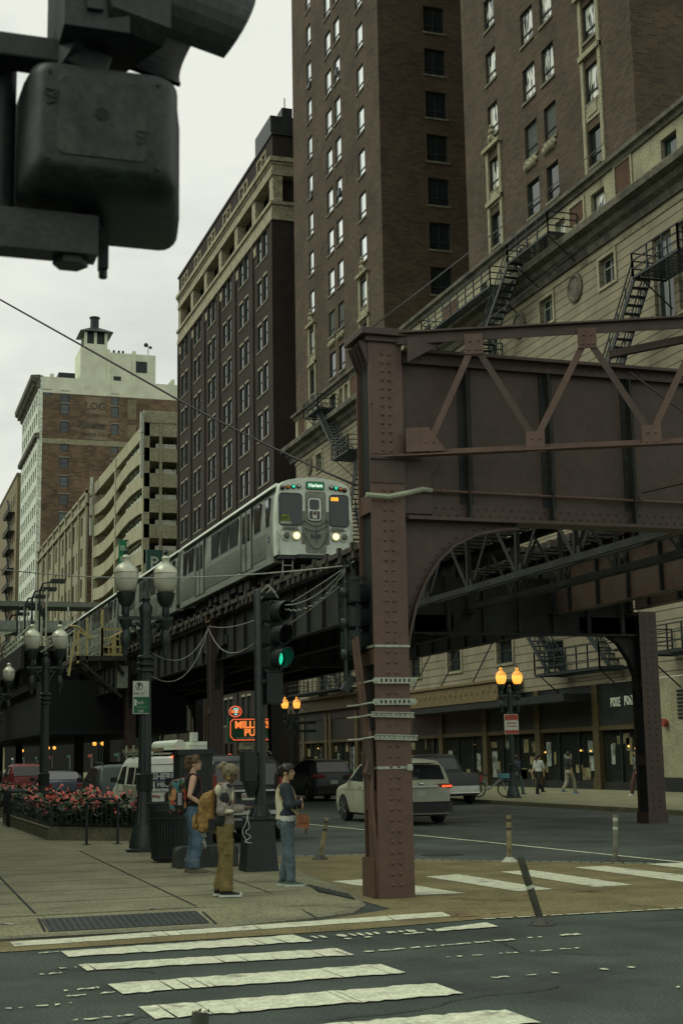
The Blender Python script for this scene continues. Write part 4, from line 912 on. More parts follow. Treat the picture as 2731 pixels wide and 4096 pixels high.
# ================================================================ train
TRM=M('brushed_train_steel',(.235,.245,.215),.42,.3,noise=.15,scale=2,fine=14,stain=(.09,.09,.08),st=.6)
TRW=M('train_front_panel',(.58,.60,.53),.5,.1,noise=.1,scale=3,stain=(.40,.41,.34),st=.62)
TRD=M('train_dark_trim',(.02,.024,.024),.5); TRU=M('train_underframe',(.018,.018,.017),.8,noise=.4,scale=5)  # dark trim for seals, gaskets and lettering, then the underframe
TRR=M('train_roof',(.50,.51,.46),.5,.2); BAND=M('bright_gutter',(.80,.81,.75),.4,.1)
ORG=M('orange_barrier',(.55,.19,.05),.7)
XL,XR=11.98,14.5; zb,zs,zc=8.05,10.33,10.66; xc=(XL+XR)/2
def sect(inset=0,low=8.05): 
    w=(XR-XL)/2-inset; pts=[(xc-w,low),(xc-w-.02,8.6),(xc-w-.02,9.3),(xc-w+.03,10.0),(xc-w+.09,zs-inset)]
    pts+=[(xc-(w-.09)*math.cos(a),zs-inset+(zc-zs)*math.sin(a)) for a in [PI*k/12 for k in range(1,12)]]
    pts+=[(2*xc-x,z) for x,z in reversed(pts[:5])]; return pts
def traincar(y0,lab,front):
    L_=14.55
    t=thing('train_car',lab,'train car',(xc,y0,8),group='cars of the elevated train')
    mb=MB(); s=sect(); mb.loft([[(x,y,z) for x,z in s] for y in(y0+.35,y0+L_)]); mb.build('body',TRM,t)
    mb=MB()
    for k in range(12): z=8.2+.068*k; mb.box(XL-.032,XL+.02,y0+1.25,y0+L_-.3,z,z+.036)
    mb.build('fluted_panel',TRM,t)
    mb=MB(); mb.prism([(XL-.07,zs-.05),(XL-.07,zs+.0),(XL+.1,zs+.15),(XL+.2,zs+.1)],y0+.3,y0+L_,'xz'); mb.build('gutter_strip',BAND,t)
    mb=MB(); mb.loft([[(x,y,z+.012) for x,z in s[4:17]]+[(x,y,z-.02) for x,z in reversed(s[4:17])] for y in(y0+.35,y0+L_)]); mb.build('roof',TRR,t)
    mb=MB(); mb.box(XL-.012,XL+.3,y0+.35,y0+L_,7.93,8.16); mb.build('side_sill',TRM,t)
    for a in(3.05,10.2):                                                    # sliding doors
        for k in(0,.66):
            mb=MB(); mb.box(XL-.034,XL+.02,y0+a+k,y0+a+k+.6,8.1,10.12); d=mb.build('door',TRM,t)
            mb=MB(); mb.box(XL-.04,XL-.02,y0+a+k+.12,y0+a+k+.48,9.05,9.98); mb.build('door_glass',GL_D,d)
        mb=MB()
        for y in(y0+a-.12,y0+a+1.28,y0+a+.61): mb.box(XL-.05,XL+.02,y,y+.05,8.06,10.2)
        mb.build('door_seal',TRD,t)
    for a,w in((.75,.45),(1.85,.8),(4.9,1.2),(6.3,1.15),(7.7,1.2),(12.0,.9),(13.2,.7)):
        mb=MB(); mb.box(XL-.03,XL+.02,y0+a,y0+a+w,9.15,10.08); f=mb.build('window',TRD,t)
        mb=MB(); mb.box(XL-.036,XL-.02,y0+a+.05,y0+a+w-.05,9.2,10.03); mb.build('pane',GL_G if 4<a<8 else GL_D,f)
    for a in(2.2,11.8):
        mb=MB()
        for q in(-.85,.85): 
            for s_ in(0,1): mb.lathe([(.33,-.05),(.33,.05),(.2,.06)],(XL+.45+s_*1.55,y0+a+q,7.66),14,'x')
        mb.box(XL+.3,XR-.3,y0+a-1.3,y0+a+1.3,7.6,7.85); mb.build('truck',TRU,t)
    mb=MB(); random.seed(int(y0))
    for k in range(7): y=y0+4+k*.95; mb.box(XL+.15,XR-.15,y,y+random.uniform(.4,.85),random.uniform(7.5,7.7),8.0)
    mb.build('underfloor_box',TRU,t)
    if front:
        yf=y0
        mb=MB(); s2=sect(.02); rings=[]
        for yy,k in((y0+.35,1),(y0+.08,.995),(y0,.985)): rings.append([(xc+(x-xc)*k,yy,9.3+(z-9.3)*k) for x,z in sect(0,8.12)])
        mb.loft(rings); mb.build('front_end',TRW,t,smooth=1)
        def rr(x0,x1,z0,z1,r,n=5):
            p=[]
            for cx_,cz_,a in((x1-r,z0+r,-90),(x1-r,z1-r,0),(x0+r,z1-r,90),(x0+r,z0+r,180)):
                for i in range(n): th=R(a+90*i/(n-1)); p.append((cx_+r*math.cos(th),cz_+r*math.sin(th)))
            return p
        for (x0_,x1_) in((12.06,12.83),(13.72,14.38)):
            mb=MB(); mb.prism(rr(x0_,x1_,9.06,10.12,.13),yf-.02,yf+.05,'xz'); f=mb.build('windscreen_gasket',TRD,t)
            mb=MB(); mb.prism(rr(x0_+.03,x1_-.03,9.1,10.08,.11),yf-.026,yf,'xz'); mb.build('windscreen',GL_D,f)
        mb=MB(); mb.box(12.1,12.45,yf-.03,yf-.02,9.12,9.2); mb.build('dash_board',M('dash_grey',(.3,.31,.28),.7),t)
        mb=MB(); mb.box(12.1,12.4,yf-.029,yf-.021,9.2,9.42); mb.build('driver_vest',M('hi_vis_vest',(.13,.16,.03),.8,noise=.9,scale=9),t)
        DR=M('train_door_grey',(.20,.20,.17),.55,.2,noise=.25,scale=6)
        mb=MB(); mb.prism(rr(12.93,13.62,8.2,10.2,.1),yf-.012,yf+.02,'xz'); d=mb.build('end_door',DR,t)
        mb=MB(); mb.prism(rr(12.99,13.47,9.22,10.0,.12),yf-.03,yf-.01,'xz'); mb.build('door_gasket',TRD,d)
        mb=MB(); mb.prism(rr(13.01,13.45,9.25,9.98,.11),yf-.04,yf-.012,'xz'); mb.build('door_window_frame',TRW,d)
        mb=MB(); mb.prism(rr(13.06,13.38,9.6,9.93,.07),yf-.046,yf-.02,'xz'); mb.prism(rr(13.05,13.4,9.29,9.56,.06),yf-.046,yf-.02,'xz'); mb.build('door_glass',GL_D,d)
        mb=MB(); mb.box(13.16,13.3,yf-.052,yf-.046,9.32,9.54); mb.build('notice',M('paper',(.55,.55,.48),.8),d)
        mb=MB(); mb.lathe([(.055,-.004),(.055,0)],(13.23,yf-.053,9.48),12,'y'); mb.lathe([(.038,-.005),(.038,0)],(13.23,yf-.0545,9.48),12,'y'); mb.build('notice_symbol',[RED][0],d)
        mb=MB()
        for x in(12.86,13.66): mb.box(x-.055,x+.055,yf-.03,yf+.01,8.5,9.55); mb.box(x-.02,x+.02,yf-.1,yf-.03,8.8,8.84); mb.box(x-.02,x+.02,yf-.1,yf-.03,9.2,9.24)
        mb.build('chain_post',M('train_grey_bracket',(.15,.15,.13),.6),t)
        mb=MB()
        for a,b,s_ in(((12.88,9.24),(13.64,9.28),.2),((12.88,9.0),(13.64,9.1),.14),((12.9,8.75),(13.63,8.75),.42)): mb.tube([(p.x,yf-.09,p.z) for p in sag((a[0],0,a[1]),(b[0],0,b[1]),s_,10)],.014,5)
        mb.tube([(13.26,yf-.09,9.0),(13.27,yf-.09,8.5)],.012,5); mb.build('safety_chain',TRD,t)
        text('car_number','5150',.17,TRD,t,(13.24,yf-.1,8.74),(1,0,0),(0,0,1),.006,bold=.008)
        mb=MB(); mb.prism(rr(12.96,13.57,10.25,10.51,.05),yf-.035,yf+.05,'xz'); f=mb.build('destination_sign',TRD,t)
        GRN=M('sign_green_screen',(.01,.16,.05),.5,emit=(.01,.17,.05),es=.55); WL=M('sign_white_led',(.8,.85,.8),.5,emit=(.85,.95,.9),es=.8)
        mb=MB(); mb.box(12.99,13.54,yf-.042,yf-.03,10.28,10.48); mb.build('screen',GRN,f)
        text('sign_lettering','Harlem',.155,WL,f,(13.27,yf-.046,10.38),(1,0,0),(0,0,1),.004,bold=.004)
        OL=M('orange_led',(1,.5,.05),.5,emit=(1,.42,.03),es=1.0)
        text('run_number','008',.17,OL,t,(13.9,yf-.032,9.96),(1,0,0),(0,0,1),.004,bold=.008)
        LC={'r':M('lamp_dark_red',(.10,.012,.012),.2),'o':M('lamp_amber',(.30,.10,.02),.25,emit=(.5,.15,.02),es=.3),'g':M('lamp_green',(.0,.4,.25),.3,emit=(.02,.7,.4),es=1.0),'w':M('lamp_clear',(.45,.45,.38),.2),'h':M('headlight_lit',(1,.85,.5),.3,emit=(1,.72,.3),es=2.2),'b':M('headlight_off',(.10,.10,.09),.25)}
        for x,z,c,r in((12.18,10.27,'r',.06),(12.36,10.3,'o',.06),(12.54,10.32,'g',.06),(12.72,10.34,'w',.06),(13.8,10.34,'w',.06),(13.95,10.32,'g',.06),(14.1,10.3,'o',.06),(14.25,10.27,'r',.06),(12.3,8.74,'b',.125),(12.62,8.75,'h',.125),(13.92,8.75,'h',.12),(14.2,8.74,'b',.12)):
            mb=MB(); mb.lathe([(r*1.25,.06),(r*1.25,-.05),(r*1.0,-.06),(r*.95,-.03)],(x,yf,z),16,'y'); f=mb.build('headlight' if r>.1 else 'marker_light',TRW if r>.1 else TRD,t)
            mb=MB(); mb.lathe([(r*.8,-.07),(r*.5,-.095),(.01,-.1)],(x,yf,z),14,'y'); mb.build('lens',LC[c],f)
        mb=MB()
        for x0_,x1_ in((12.2,12.66),(13.78,14.2)): mb.box(x0_,x1_,yf-.05,yf,8.97,9.03); mb.box(x0_-.06,x1_+.06,yf-.09,yf-.05,8.92,8.95)
        mb.build('grab_rail',M('train_grey_bracket',(.15,.15,.13),.6),t)
        for x,z1 in((12.04,8.9),(14.42,9.3)): 
            mb=MB(); mb.tube([(x,yf-.03,8.15),(x,yf-.1,8.25),(x,yf-.1,z1-.1),(x,yf-.03,z1)],.022,6); mb.build('grab_pole',GALV,t)
        mb=MB(); mb.box(XL+.05,XR-.05,yf-.1,yf+.4,8.0,8.1); mb.box(12.6,13.9,yf-.2,yf+.3,8.02,8.14); mb.build('anticlimber',TRD,t)
        mb=MB(); mb.box(13.2,13.75,yf-.15,yf+.3,7.72,7.95); mb.build('coupler',GALV,t)
        mb=MB(); mb.box(12.55,13.3,yf-.02,yf+.06,7.36,7.5); mb.box(13.32,13.95,yf-.02,yf+.06,7.55,7.75); mb.build('orange_guard',ORG,t)
        mb=MB()
        for x in(12.18,12.5): mb.tube([(x,yf,8.0),(x-.02,yf,7.45)],.018,6)
        mb.tube([(12.17,yf,7.45),(12.49,yf,7.45)],.018,6); mb.tube([(12.17,yf,7.8),(12.5,yf,7.8)],.018,6); mb.build('step_ladder',GALV,t)
        mb=MB(); mb.lathe([(.14,-.01),(.14,.0)],(XL-.012,y0+.85,8.72),16,'x',) ; mb.build('side_roundel',M('navy_roundel',(.02,.03,.06),.5),t)
        text('roundel_mark','cta',.13,TRW,t,(XL-.03,y0+.85,8.72),(0,-1,0),(0,0,1),.003)
    return t
traincar(42.5,'leading silver elevated train car with lit headlights and destination sign',True)
for i,l in enumerate(('second silver train car, directly behind the leading car','third silver train car, passing the yellow railed landing','last silver train car visible, beyond the landing')): traincar(57.45+14.95*i,l,False)
# ================================================================ west side of the avenue, unseen left of the frame; heights set for light and reflections
for y0,y1,h,lab,mt in((21,58,15,'unseen brown brick block beyond the left edge, nearest the corner',BRK_T),(59,104,18,'unseen dark brick block beyond the left edge, further along',BRK_B),(105,420,21,'unseen pale brick block beyond the left edge, furthest along',BRK_W)):
    t=thing('side_building',lab,'building',(-2.6,y0,0)); G_=lambda u,v,d:(-2.6-d,u,v); ops=[(y,y+1.5,z,z+2.2) for y in[y0+1.5+3.2*i for i in range(int((y1-y0-2)/3.2))] for z in[6+3.8*k for k in range(int((h-8)/3.8))]]
    mb=MB(); mb.wall(G_,y0,y1,0,h,ops,.3); mb.quad((-2.6,y0,0),(-30,y0,0),(-30,y0,h),(-2.6,y0,h)); mb.quad((-2.6,y1,0),(-30,y1,0),(-30,y1,h),(-2.6,y1,h)); mb.quad((-2.6,y0,h),(-30,y0,h),(-30,y1,h),(-2.6,y1,h)); mb.build('brick_wall',mt,t)
    mb=MB(); mb.quad((-2.9,y0,3),(-2.9,y1,3),(-2.9,y1,h-1),(-2.9,y0,h-1)); mb.build('glazing',GL_D,t)
# ================================================================ street furniture
LAMPI=M('black_green_iron',(.015,.024,.023),.45,noise=.35,scale=9,spec=.5)
GLOBE=M('frosted_globe',(.50,.48,.40),.25,noise=.12,scale=3,spec=.5,coat=.3); GCAP=M('globe_cap_glass',(.60,.58,.47),.3,.2)
GLIT=M('lit_globe',(1,.6,.2),.4,emit=(1,.40,.05),es=1.15); GLITD=M('lit_globe_cap',(.6,.3,.08),.4,emit=(1,.4,.06),es=.55)
def lamp(lab,loc,lit=False,grp='twin globe street lamps',s=1.0,rz=0,light=False):
    t=thing('street_lamp',lab,'street lamp',(0,0,0),0,grp)
    mb=MB(); mb.lathe([(r*s,z*s) for r,z in((.36,0),(.36,.05),(.30,.07),(.29,.2),(.27,.24),(.26,.34),(.24,.38),(.22,.45),(.2,.5))],n=20); mb.build('base',LAMPI,t,smooth=1)
    mb=MB(); mb.lathe([(r*s,z*s) for r,z in((.19,.5),(.15,.75),(.13,1.15))],n=32,flute=.06,fn=12); mb.lathe([(r*s,z*s) for r,z in((.15,1.15),(.17,1.2),(.16,1.42),(.18,1.47),(.125,1.5))],n=16); mb.build('fluted_base',LAMPI,t,smooth=1)
    mb=MB(); mb.lathe([(r*s,z*s) for r,z in((.125,1.5),(.11,3.45))],n=28,flute=.05,fn=14)
    for z in(3.5,3.62,3.75): mb.lathe([(.12*s,(z-.05)*s),(.17*s,(z-.02)*s),(.17*s,(z+.02)*s),(.12*s,(z+.05)*s)],n=16)
    mb.lathe([(r*s,z*s) for r,z in((.11,3.45),(.12,3.8),(.1,3.9),(.13,4.1),(.11,4.4),(.12,4.6),(.14,4.75),(.07,4.85),(.1,4.92),(.02,5.05))],n=12); mb.build('post',LAMPI,t,smooth=1)
    mb=MB()
    mb.box(-.55*s,.55*s,-.035,.035,4.50*s,4.57*s)
    for sg in(-1,1):
        mb.tube([(sg*x*s,0,z*s) for x,z in((.06,3.95),(.16,4.25),(.3,4.42),(.42,4.38),(.4,4.25),(.3,4.24))],.03*s,6)
        for k in range(5): mb.ball((sg*(.12+.05*k)*s,0,(4.4+.03*math.sin(k*2))*s),.045*s,7,5)
        mb.lathe([(r*s,z*s) for r,z in((.03,3.75),(.06,3.83),(.04,3.9),(.09,4.0),(.11,4.15),(.06,4.3),(.13,4.45),(.14,4.5))],(sg*.4*s,0,0),12)
    mb.build('cross_arm',LAMPI,t,smooth=1)
    for sg in(-1,1):
        x=sg*.4*s
        mb=MB(); mb.lathe([(r*s,z*s) for r,z in((.06,4.56),(.08,4.62),(.07,4.75),(.15,4.85),(.18,4.98),(.19,5.04),(.17,5.05))],(x,0,0),16); mb.build('lamp_holder',LAMPI,t,smooth=1)
        mb=MB(); mb.lathe([(r*s,z*s) for r,z in((.12,5.05),(.18,5.10),(.222,5.2),(.24,5.32),(.238,5.40),(.23,5.44))],(x,0,0),20); g=mb.build('globe',GLIT if lit else GLOBE,t,smooth=1)
        mb=MB(); mb.lathe([(r*s,z*s) for r,z in((.245,5.44),(.24,5.46),(.215,5.53),(.15,5.60),(.085,5.64),(.075,5.71),(.092,5.75),(.04,5.80))],(x,0,0),20); mb.build('globe_cap',GLITD if lit else GCAP,g,smooth=1)
        mb=MB(); mb.lathe([(r*s,z*s) for r,z in((.04,5.8),(.035,5.84),(.05,5.87),(.02,5.93))],(x,0,0),10); mb.build('finial',LAMPI,g,smooth=1)
    if light:
        for sg in(-1,1):
            l=bpy.data.lights.new('lamp_light','POINT'); l.energy=40; l.color=(1,.55,.2); l.shadow_soft_size=.2; o=bpy.data.objects.new('lamp_light',l); COL.objects.link(o); o.parent=t; o.location=(sg*.4*s,-.0,5.3*s); 
    return place(t,loc,rz)
lamp('unlit twin globe street lamp standing beside the black trash can',(5.2,28.1,.12),s=1.0)
lamp('unlit twin globe street lamp rising behind the flower planter',(4.75,41,.12),s=.965)
lamp('unlit twin globe street lamp cut by the photo left edge',(4.72,56,.12),s=.95)
lamp('lit amber twin globe street lamp next to the share bike',(24.2,52.0,.15),True,s=.88)
lamp('lit amber twin globe street lamp behind the traffic signal pole, before the pub sign',(23.6,81,.15),True,s=.9)
lamp('lit amber twin globe street lamp far away above the white van',(22.1,112,.15),True,s=.97)
for y in(150,): lamp('tiny lit street lamp deep under the railway at %s'%('the far curb' if y==125 else 'the far end'),(23.2,y,.15),True,s=.9)
# red warning sign on the far lamp, parking sign on the near lamp
mb=MB(); mb.box(23.85,24.45,51.82,51.84,2.62,3.4); t=thing('tow_sign','red and white parking sign on the lit lamp by the share bike','sign',(24.15,51.83,3)); mb.build('sign_plate',M('sign_white',(.5,.5,.45),.6),t)
mb=MB(); mb.box(23.87,24.43,51.80,51.819,3.18,3.38); mb.box(23.87,24.43,51.80,51.819,2.64,2.78)
for i in range(2): mb.box(23.95,24.35,51.803,51.819,3.04-.12*i,3.07-.12*i)
mb.build('red_band',M('sign_red',(.35,.05,.03),.6),t)
SGR=M('sign_green',(.01,.10,.05),.6); SW=M('sign_white',(.5,.5,.45),.6)
t=thing('parking_sign','white and green pay parking sign on the near lamp post','sign',(5.05,27.9,3.1))
mb=MB(); mb.box(4.93,5.25,27.955,27.965,2.76,3.4); mb.build('sign_plate',SW,t)
mb=MB(); mb.box(4.945,5.25,27.95,27.954,2.775,3.09); mb.build('green_field',SGR,t)
K=M('sign_black',(.02,.022,.02),.6)
mb=MB(); mb.prism(circ(5.055,3.3,.075,20)+[circ(5.055,3.3,.075,20)[0]]+list(reversed(circ(5.055,3.3,.062,20)+[circ(5.055,3.3,.062,20)[0]])),27.949,27.954,'xz'); mb.build('ring',K,t)
text('sign_lettering','P',.13,K,t,(5.055,27.948,3.3),(1,0,0),(0,0,1),.003,bold=.004)
text('sign_lettering','PAY AT',.065,K,t,(5.06,27.948,3.15),(1,0,0),(0,0,1),.003)
text('sign_lettering','Park',.095,SW,t,(5.06,27.948,2.98),(1,0,0),(0,0,1),.003)
text('sign_lettering','545',.075,SW,t,(5.09,27.948,2.81),(1,0,0),(0,0,1),.003)
mb=MB(); mb.box(4.96,5.0,27.947,27.951,2.92,3.04); mb.box(5.0,5.2,27.947,27.951,2.89,2.895); mb.build('pay_symbol',SW,t)
# ---- traffic signals
BLK=M('signal_black',(.011,.018,.018),.45,noise=.3,scale=10,spec=.45)
GLENS=M('signal_green_lens',(.0,.5,.3),.3,emit=(.02,.62,.34),es=1.1); DLENS=M('dark_lens',(.02,.015,.012),.25)
def head(t,x,y,z,fd,s=1,lit=2,n=3,mat=BLK,vl=.24):
    """three section signal head, fd = horizontal facing direction"""
    f=V((math.sin(fd),math.cos(fd),0)); r=V((f.y,-f.x,0)); c=V((x,y,z)); 
    mb=MB(); 
    for k in range(n):
        cc=c-V((0,0,.34*k*s))
        ring=lambda q,w,h:[cc+r*a*w+V((0,0,b*h))+f*q for a,b in((-1,-.8),(-.8,-1),(.8,-1),(1,-.8),(1,.8),(.8,1),(-.8,1),(-1,.8))]
        mb.loft([ring(-.1*s,.1*s,.1*s),ring(-.09*s,.155*s,.155*s),ring(.06*s,.165*s,.165*s),ring(.07*s,.15*s,.15*s)])
    mb.build('housing',mat,t)
    for k in range(n):
        cc=c-V((0,0,.34*k*s)); mb=MB(); N=18; a0=-.22*PI; rg=[]
        for rr,th in((.145*s,0),(.135*s,1)):
            pass
        N=28 if vl>.3 else 18; A=[R(-85+350*i/N) for i in range(N+1)] if vl<.3 else [R(-50+280*i/N) for i in range(N+1)]
        P_=lambda a,q,rad: cc+r*math.cos(a)*rad+V((0,0,math.sin(a)*rad))+f*q
        for i in range(N):
            a,b=A[i],A[i+1]; l0=.06+vl*(.8+.2*math.sin(a)); l1=.06+vl*(.8+.2*math.sin(b))
            for rad in(.152*s,.142*s): mb.quad(P_(a,.06*s,rad),P_(b,.06*s,rad),P_(b,l1*s,rad),P_(a,l0*s,rad))
            mb.quad(P_(a,l0*s,.152*s),P_(b,l1*s,.152*s),P_(b,l1*s,.142*s),P_(a,l0*s,.142*s))
        mb.build('visor',mat,t,smooth=1)
        mb=MB(); mb.loft([[P_(2*PI*i/16,q*s,rad*s) for i in range(16)] for q,rad in((.06,.13),(.09,.1),(.105,.05),(.11,.01))]); mb.build('lens',GLENS if k==lit else DLENS,t,smooth=1)
t=thing('traffic_signal','green traffic signal on a black pole with square pedestal between the pedestrians','traffic signal',(5.95,22.3,.12))
mb=MB(); mb.lathe([(.1,.9),(.085,1.4),(.085,4.55),(.07,4.57)],(5.98,22.3,.0),16); mb.build('pole',BLK,t,smooth=1)
mb=MB(); mb.frus(5.94,22.3,.04,.9,.27,.27,.2,.2); mb.box(5.72,6.16,22.08,22.52,.9,.95); mb.lathe([(.16,.95),(.13,1.02),(.11,1.12)],(5.97,22.3,0),14)
for a in range(4): mb.bar((5.97+.2*math.cos(a*PI/2+.8),22.3+.2*math.sin(a*PI/2+.8),.95),(5.97+.11*math.cos(a*PI/2+.8),22.3+.11*math.sin(a*PI/2+.8),1.12),.03,.03)
mb.build('pedestal',BLK,t,bevel=.012)
head(t,6.2,22.22,4.20,R(150),1.1,2)
mb=MB(); mb.box(6.0,6.24,22.1,22.4,4.45,4.5); mb.box(6.0,6.2,22.2,22.3,3.05,3.12); mb.build('mount_bracket',BLK,t)
mb=MB(); mb.box(6.06,6.32,22.12,22.42,2.72,3.22); mb.frus(6.19,22.27,3.22,3.3,.13,.15,.1,.12); mb.build('walk_signal_box',BLK,t,bevel=.015)
mb=MB(); mb.box(5.68,5.88,22.12,22.45,1.5,1.98); mb.frus(5.82,22.3,1.25,1.5,.04,.06,.1,.16); mb.box(5.86,5.92,22.2,22.4,1.6,1.9); mb.build('control_box',BLK,t,bevel=.01)
mb=MB(); mb.tube([(5.98,22.25,4.5),(6.08,22.1,4.62),(6.2,22.1,4.5)],.018,6); mb.tube([(5.98,22.25,4.4),(6.12,22.05,4.56),(6.24,22.1,4.42)],.018,6); mb.build('loop_cable',GALV,t)
t=thing('traffic_signal','black traffic signal seen side-on, clamped to the left of the riveted column','traffic signal',(6.35,18.5,3))
head(t,6.30,18.6,4.1,R(80),1.0,9)
mb=MB(); mb.tube([(6.24,18.5,4.55),(6.3,18.5,4.4),(6.36,18.5,4.0),(6.33,18.46,3.4)],.025,6); mb.tube([(6.2,18.55,4.5),(6.2,18.55,2.85)],.03,6)
for z in(4.1,3.68,3.25): mb.ball((6.19,18.55,z),.075,8,6)
mb.bar((6.2,18.55,2.9),(6.48,18.5,2.87),.04,.04); mb.bar((6.25,18.5,4.3),(6.5,18.5,4.3),.05,.05); mb.bar((6.16,18.55,2.75),(6.28,18.55,2.95),.12,.1); mb.build('mount_bracket',BLK,t)
# ---- trash can, kiosk, concrete block
t=thing('trash_can','black slatted trash can with flared rim beside the lamp post','trash can',(5.0,25,.12))
mb=MB(); N=40
for i in range(N):
    a=2*PI*i/N; c,s_=math.cos(a),math.sin(a); P_=lambda r,z:(5.02+r*c,25+r*s_,z); pts=[P_(.26,.18),P_(.285,.5),P_(.30,.8),P_(.31,.98),P_(.345,1.1),P_(.36,1.13)]
    for p,q in zip(pts,pts[1:]): mb.bar(p,q,.028,.012,(c,s_,0))
mb.build('slats',IRON,t)
mb=MB(); mb.lathe([(.235,.15),(.27,.98),(.25,1.0)],(5.02,25,0),24)
for z,r in((.2,.268),(.86,.312),(1.12,.362)): mb.tube([(5.02+r*math.cos(2*PI*i/24),25+r*math.sin(2*PI*i/24),z) for i in range(25)],.014,5)
mb.build('liner',DARK,t)
t=thing('street_kiosk','tall black cabinet with a slanted lid behind the woman in the tank top','cabinet',(5.96,27,.12))
mb=MB(); mb.box(5.64,6.28,26.9,27.5,.12,1.95); mb.build('cabinet_body',BLK,t,bevel=.01); mb=MB(); mb.prism([(26.84,2.05),(27.55,1.98),(27.55,1.95),(26.84,1.95)],5.6,6.34,'yz'); mb.build('lid',BLK,t); mb=MB(); mb.lathe([(.025,-.01),(.025,0)],(5.8,26.895,1.83),8,'y'); mb.box(5.7,6.2,26.885,26.898,.3,1.7); mb.build('door_panel',IRON,t)
mb=MB(); mb.prism([(4.87,.12),(5.86,.12),(5.86,.42),(5.8,.44),(4.95,.44),(4.88,.40)],23.35,23.75,'xz'); tag(mb.build('concrete_block',M('dark_granite',(.05,.053,.048),.8,fine=20,noise=.2),None,bevel=.02),'low dark granite block on the sidewalk behind the pedestrians','block')
# ---- planters
LEAF=M('planter_leaf',(.03,.062,.026),.55,noise=.55,scale=6); LEAF2=M('planter_leaf_pale',(.06,.10,.035),.55,noise=.4,scale=6); BLOOM=M('coral_blossom',(.92,.28,.26),.65,noise=.3,scale=9)
def planter(poly,lab,loc,nl,nf,seed,hoops=0):
    random.seed(seed); t=thing('flower_planter',lab,'planter',loc)
    mb=MB(); mb.prism(poly,.12,.40); mb.build('stone_curb',KERB,t,bevel=.015)
    cxp=sum(p[0] for p in poly)/len(poly); cyp=sum(p[1] for p in poly)/len(poly); q=[(cxp+(x-cxp)*.93,cyp+(y-cyp)*.98) for x,y in poly]
    mb=MB()
    for a,b in zip(q,q[1:]+q[:1]):
        L_=math.hypot(b[0]-a[0],b[1]-a[1]); n=max(2,int(L_/(.13 if L_<4 else .3)))
        for i in range(n): x,y=a[0]+(b[0]-a[0])*i/n,a[1]+(b[1]-a[1])*i/n; r=.025 if i==0 else .009; mb.box(x-r,x+r,y-r,y+r,.4,.98 if i==0 else .92)
        for z in(.47,.92): mb.bar((*a,z),(*b,z),.025,.02)
    mb.build('iron_fence',IRON,t)
    def inside(x,y):
        c=False
        for (x1,y1),(x2,y2) in zip(poly,poly[1:]+poly[:1]):
            if (y1>y)!=(y2>y) and x<(x2-x1)*(y-y1)/(y2-y1)+x1: c=not c
        return c
    xs=[p[0] for p in poly]; ys=[p[1] for p in poly]; L1=MB(); B=MB()
    def pt():
        while 1:
            x,y=random.uniform(min(xs)-.1,max(xs)+.1),min(ys)+(max(ys)-min(ys))*random.random()**1.8
            if inside(cxp+(x-cxp)*1.14,cyp+(y-cyp)*1.04): return x,y
    H_=lambda x,y:.86+.16*math.sin(x*3.1+y*1.7)+.1*math.sin(y*4.3+x)
    for k in range(nl):
        x,y=pt(); z=.42+(H_(x,y)-.42)*random.random()**.7; s_=random.uniform(.045,.105); L1.mi=0 if random.random()<.75 else 1
        a=random.uniform(0,6.3); e=random.uniform(-.6,.6); u=V((math.cos(a),math.sin(a),e))*s_; w=V((-math.sin(a),math.cos(a),random.uniform(-.3,.9)))*s_*.75; p=V((x,y,z))
        L1.add([p-u,p-u*.2+w,p+u,p-u*.2-w],[(0,1,2,3)])
    l=L1.build('foliage',[LEAF,LEAF2],t); l['kind']='stuff'
    for k in range(nf):
        x,y=pt(); z=H_(x,y)*random.uniform(.72,1.0)+random.uniform(.0,.16); p=V((x,y,z)); s_=random.uniform(.03,.06)
        for j in range(7):
            d=V((random.gauss(0,1),random.gauss(0,1),random.gauss(.3,.8))).normalized()*s_; u=d.orthogonal().normalized()*s_*.8; w=d.cross(u).normalized()*s_*.8; c=p+d*.7
            B.add([c-u,c-w,c+u,c+w],[(0,1,2,3)])
    b=B.build('blossoms',BLOOM,t); b['kind']='stuff'
planter([(3.96,33.2),(5.75,31.6),(6.3,34),(6.2,44),(3.85,43)],'large stone planter full of coral flowers inside a low black iron fence',(5,36,.12),5600,460,4)
planter([(3.9,48),(6.1,46.5),(6.2,60),(3.8,60)],'further flower planter with green tops at the photo left edge',(5,52,.12),2200,200,5)
def hoop(p,q,lab,h=.95):
    p,q=V(p),V(q); d=(q-p); w=d.length; d.normalize(); t=tag(None,'','') if False else thing('bike_rack',lab,'bike rack',p,group='black hoop bike racks')
    r=.16; pts=[p,p+V((0,0,h-r))]+[p+d*(r-r*math.cos(a))+V((0,0,h-r+r*math.sin(a))) for a in [PI/2*k/6 for k in range(1,7)]]
    pts+=[q-d*(r-r*math.sin(a))+V((0,0,h-r+r*math.cos(a))) for a in [PI/2*k/6 for k in range(0,6)]]+[q+V((0,0,h-r)),q]
    mb=MB(); mb.tube(pts,.03,8); mb.build('hoop',IRON,t,smooth=1)
    mb=MB()
    for c in(p,q): mb.lathe([(.1,0),(.1,.012),(.035,.016)],c,12)
    mb.build('foot_plate',IRON,t)
hoop((4.50,30.95,.12),(5.14,30.85,.12),'black hoop bike rack standing before the flower planter')
for i,l in enumerate(('first of the row of hoops left of the planter, nearest','second of the row of hoops left of the planter','third of the row of hoops left of the planter','last of the row of hoops left of the planter')): hoop((3.78+.05*i,40.6+1.05*i,.12),(4.4+.05*i,40.5+1.05*i,.12),'black hoop bike rack, '+l)
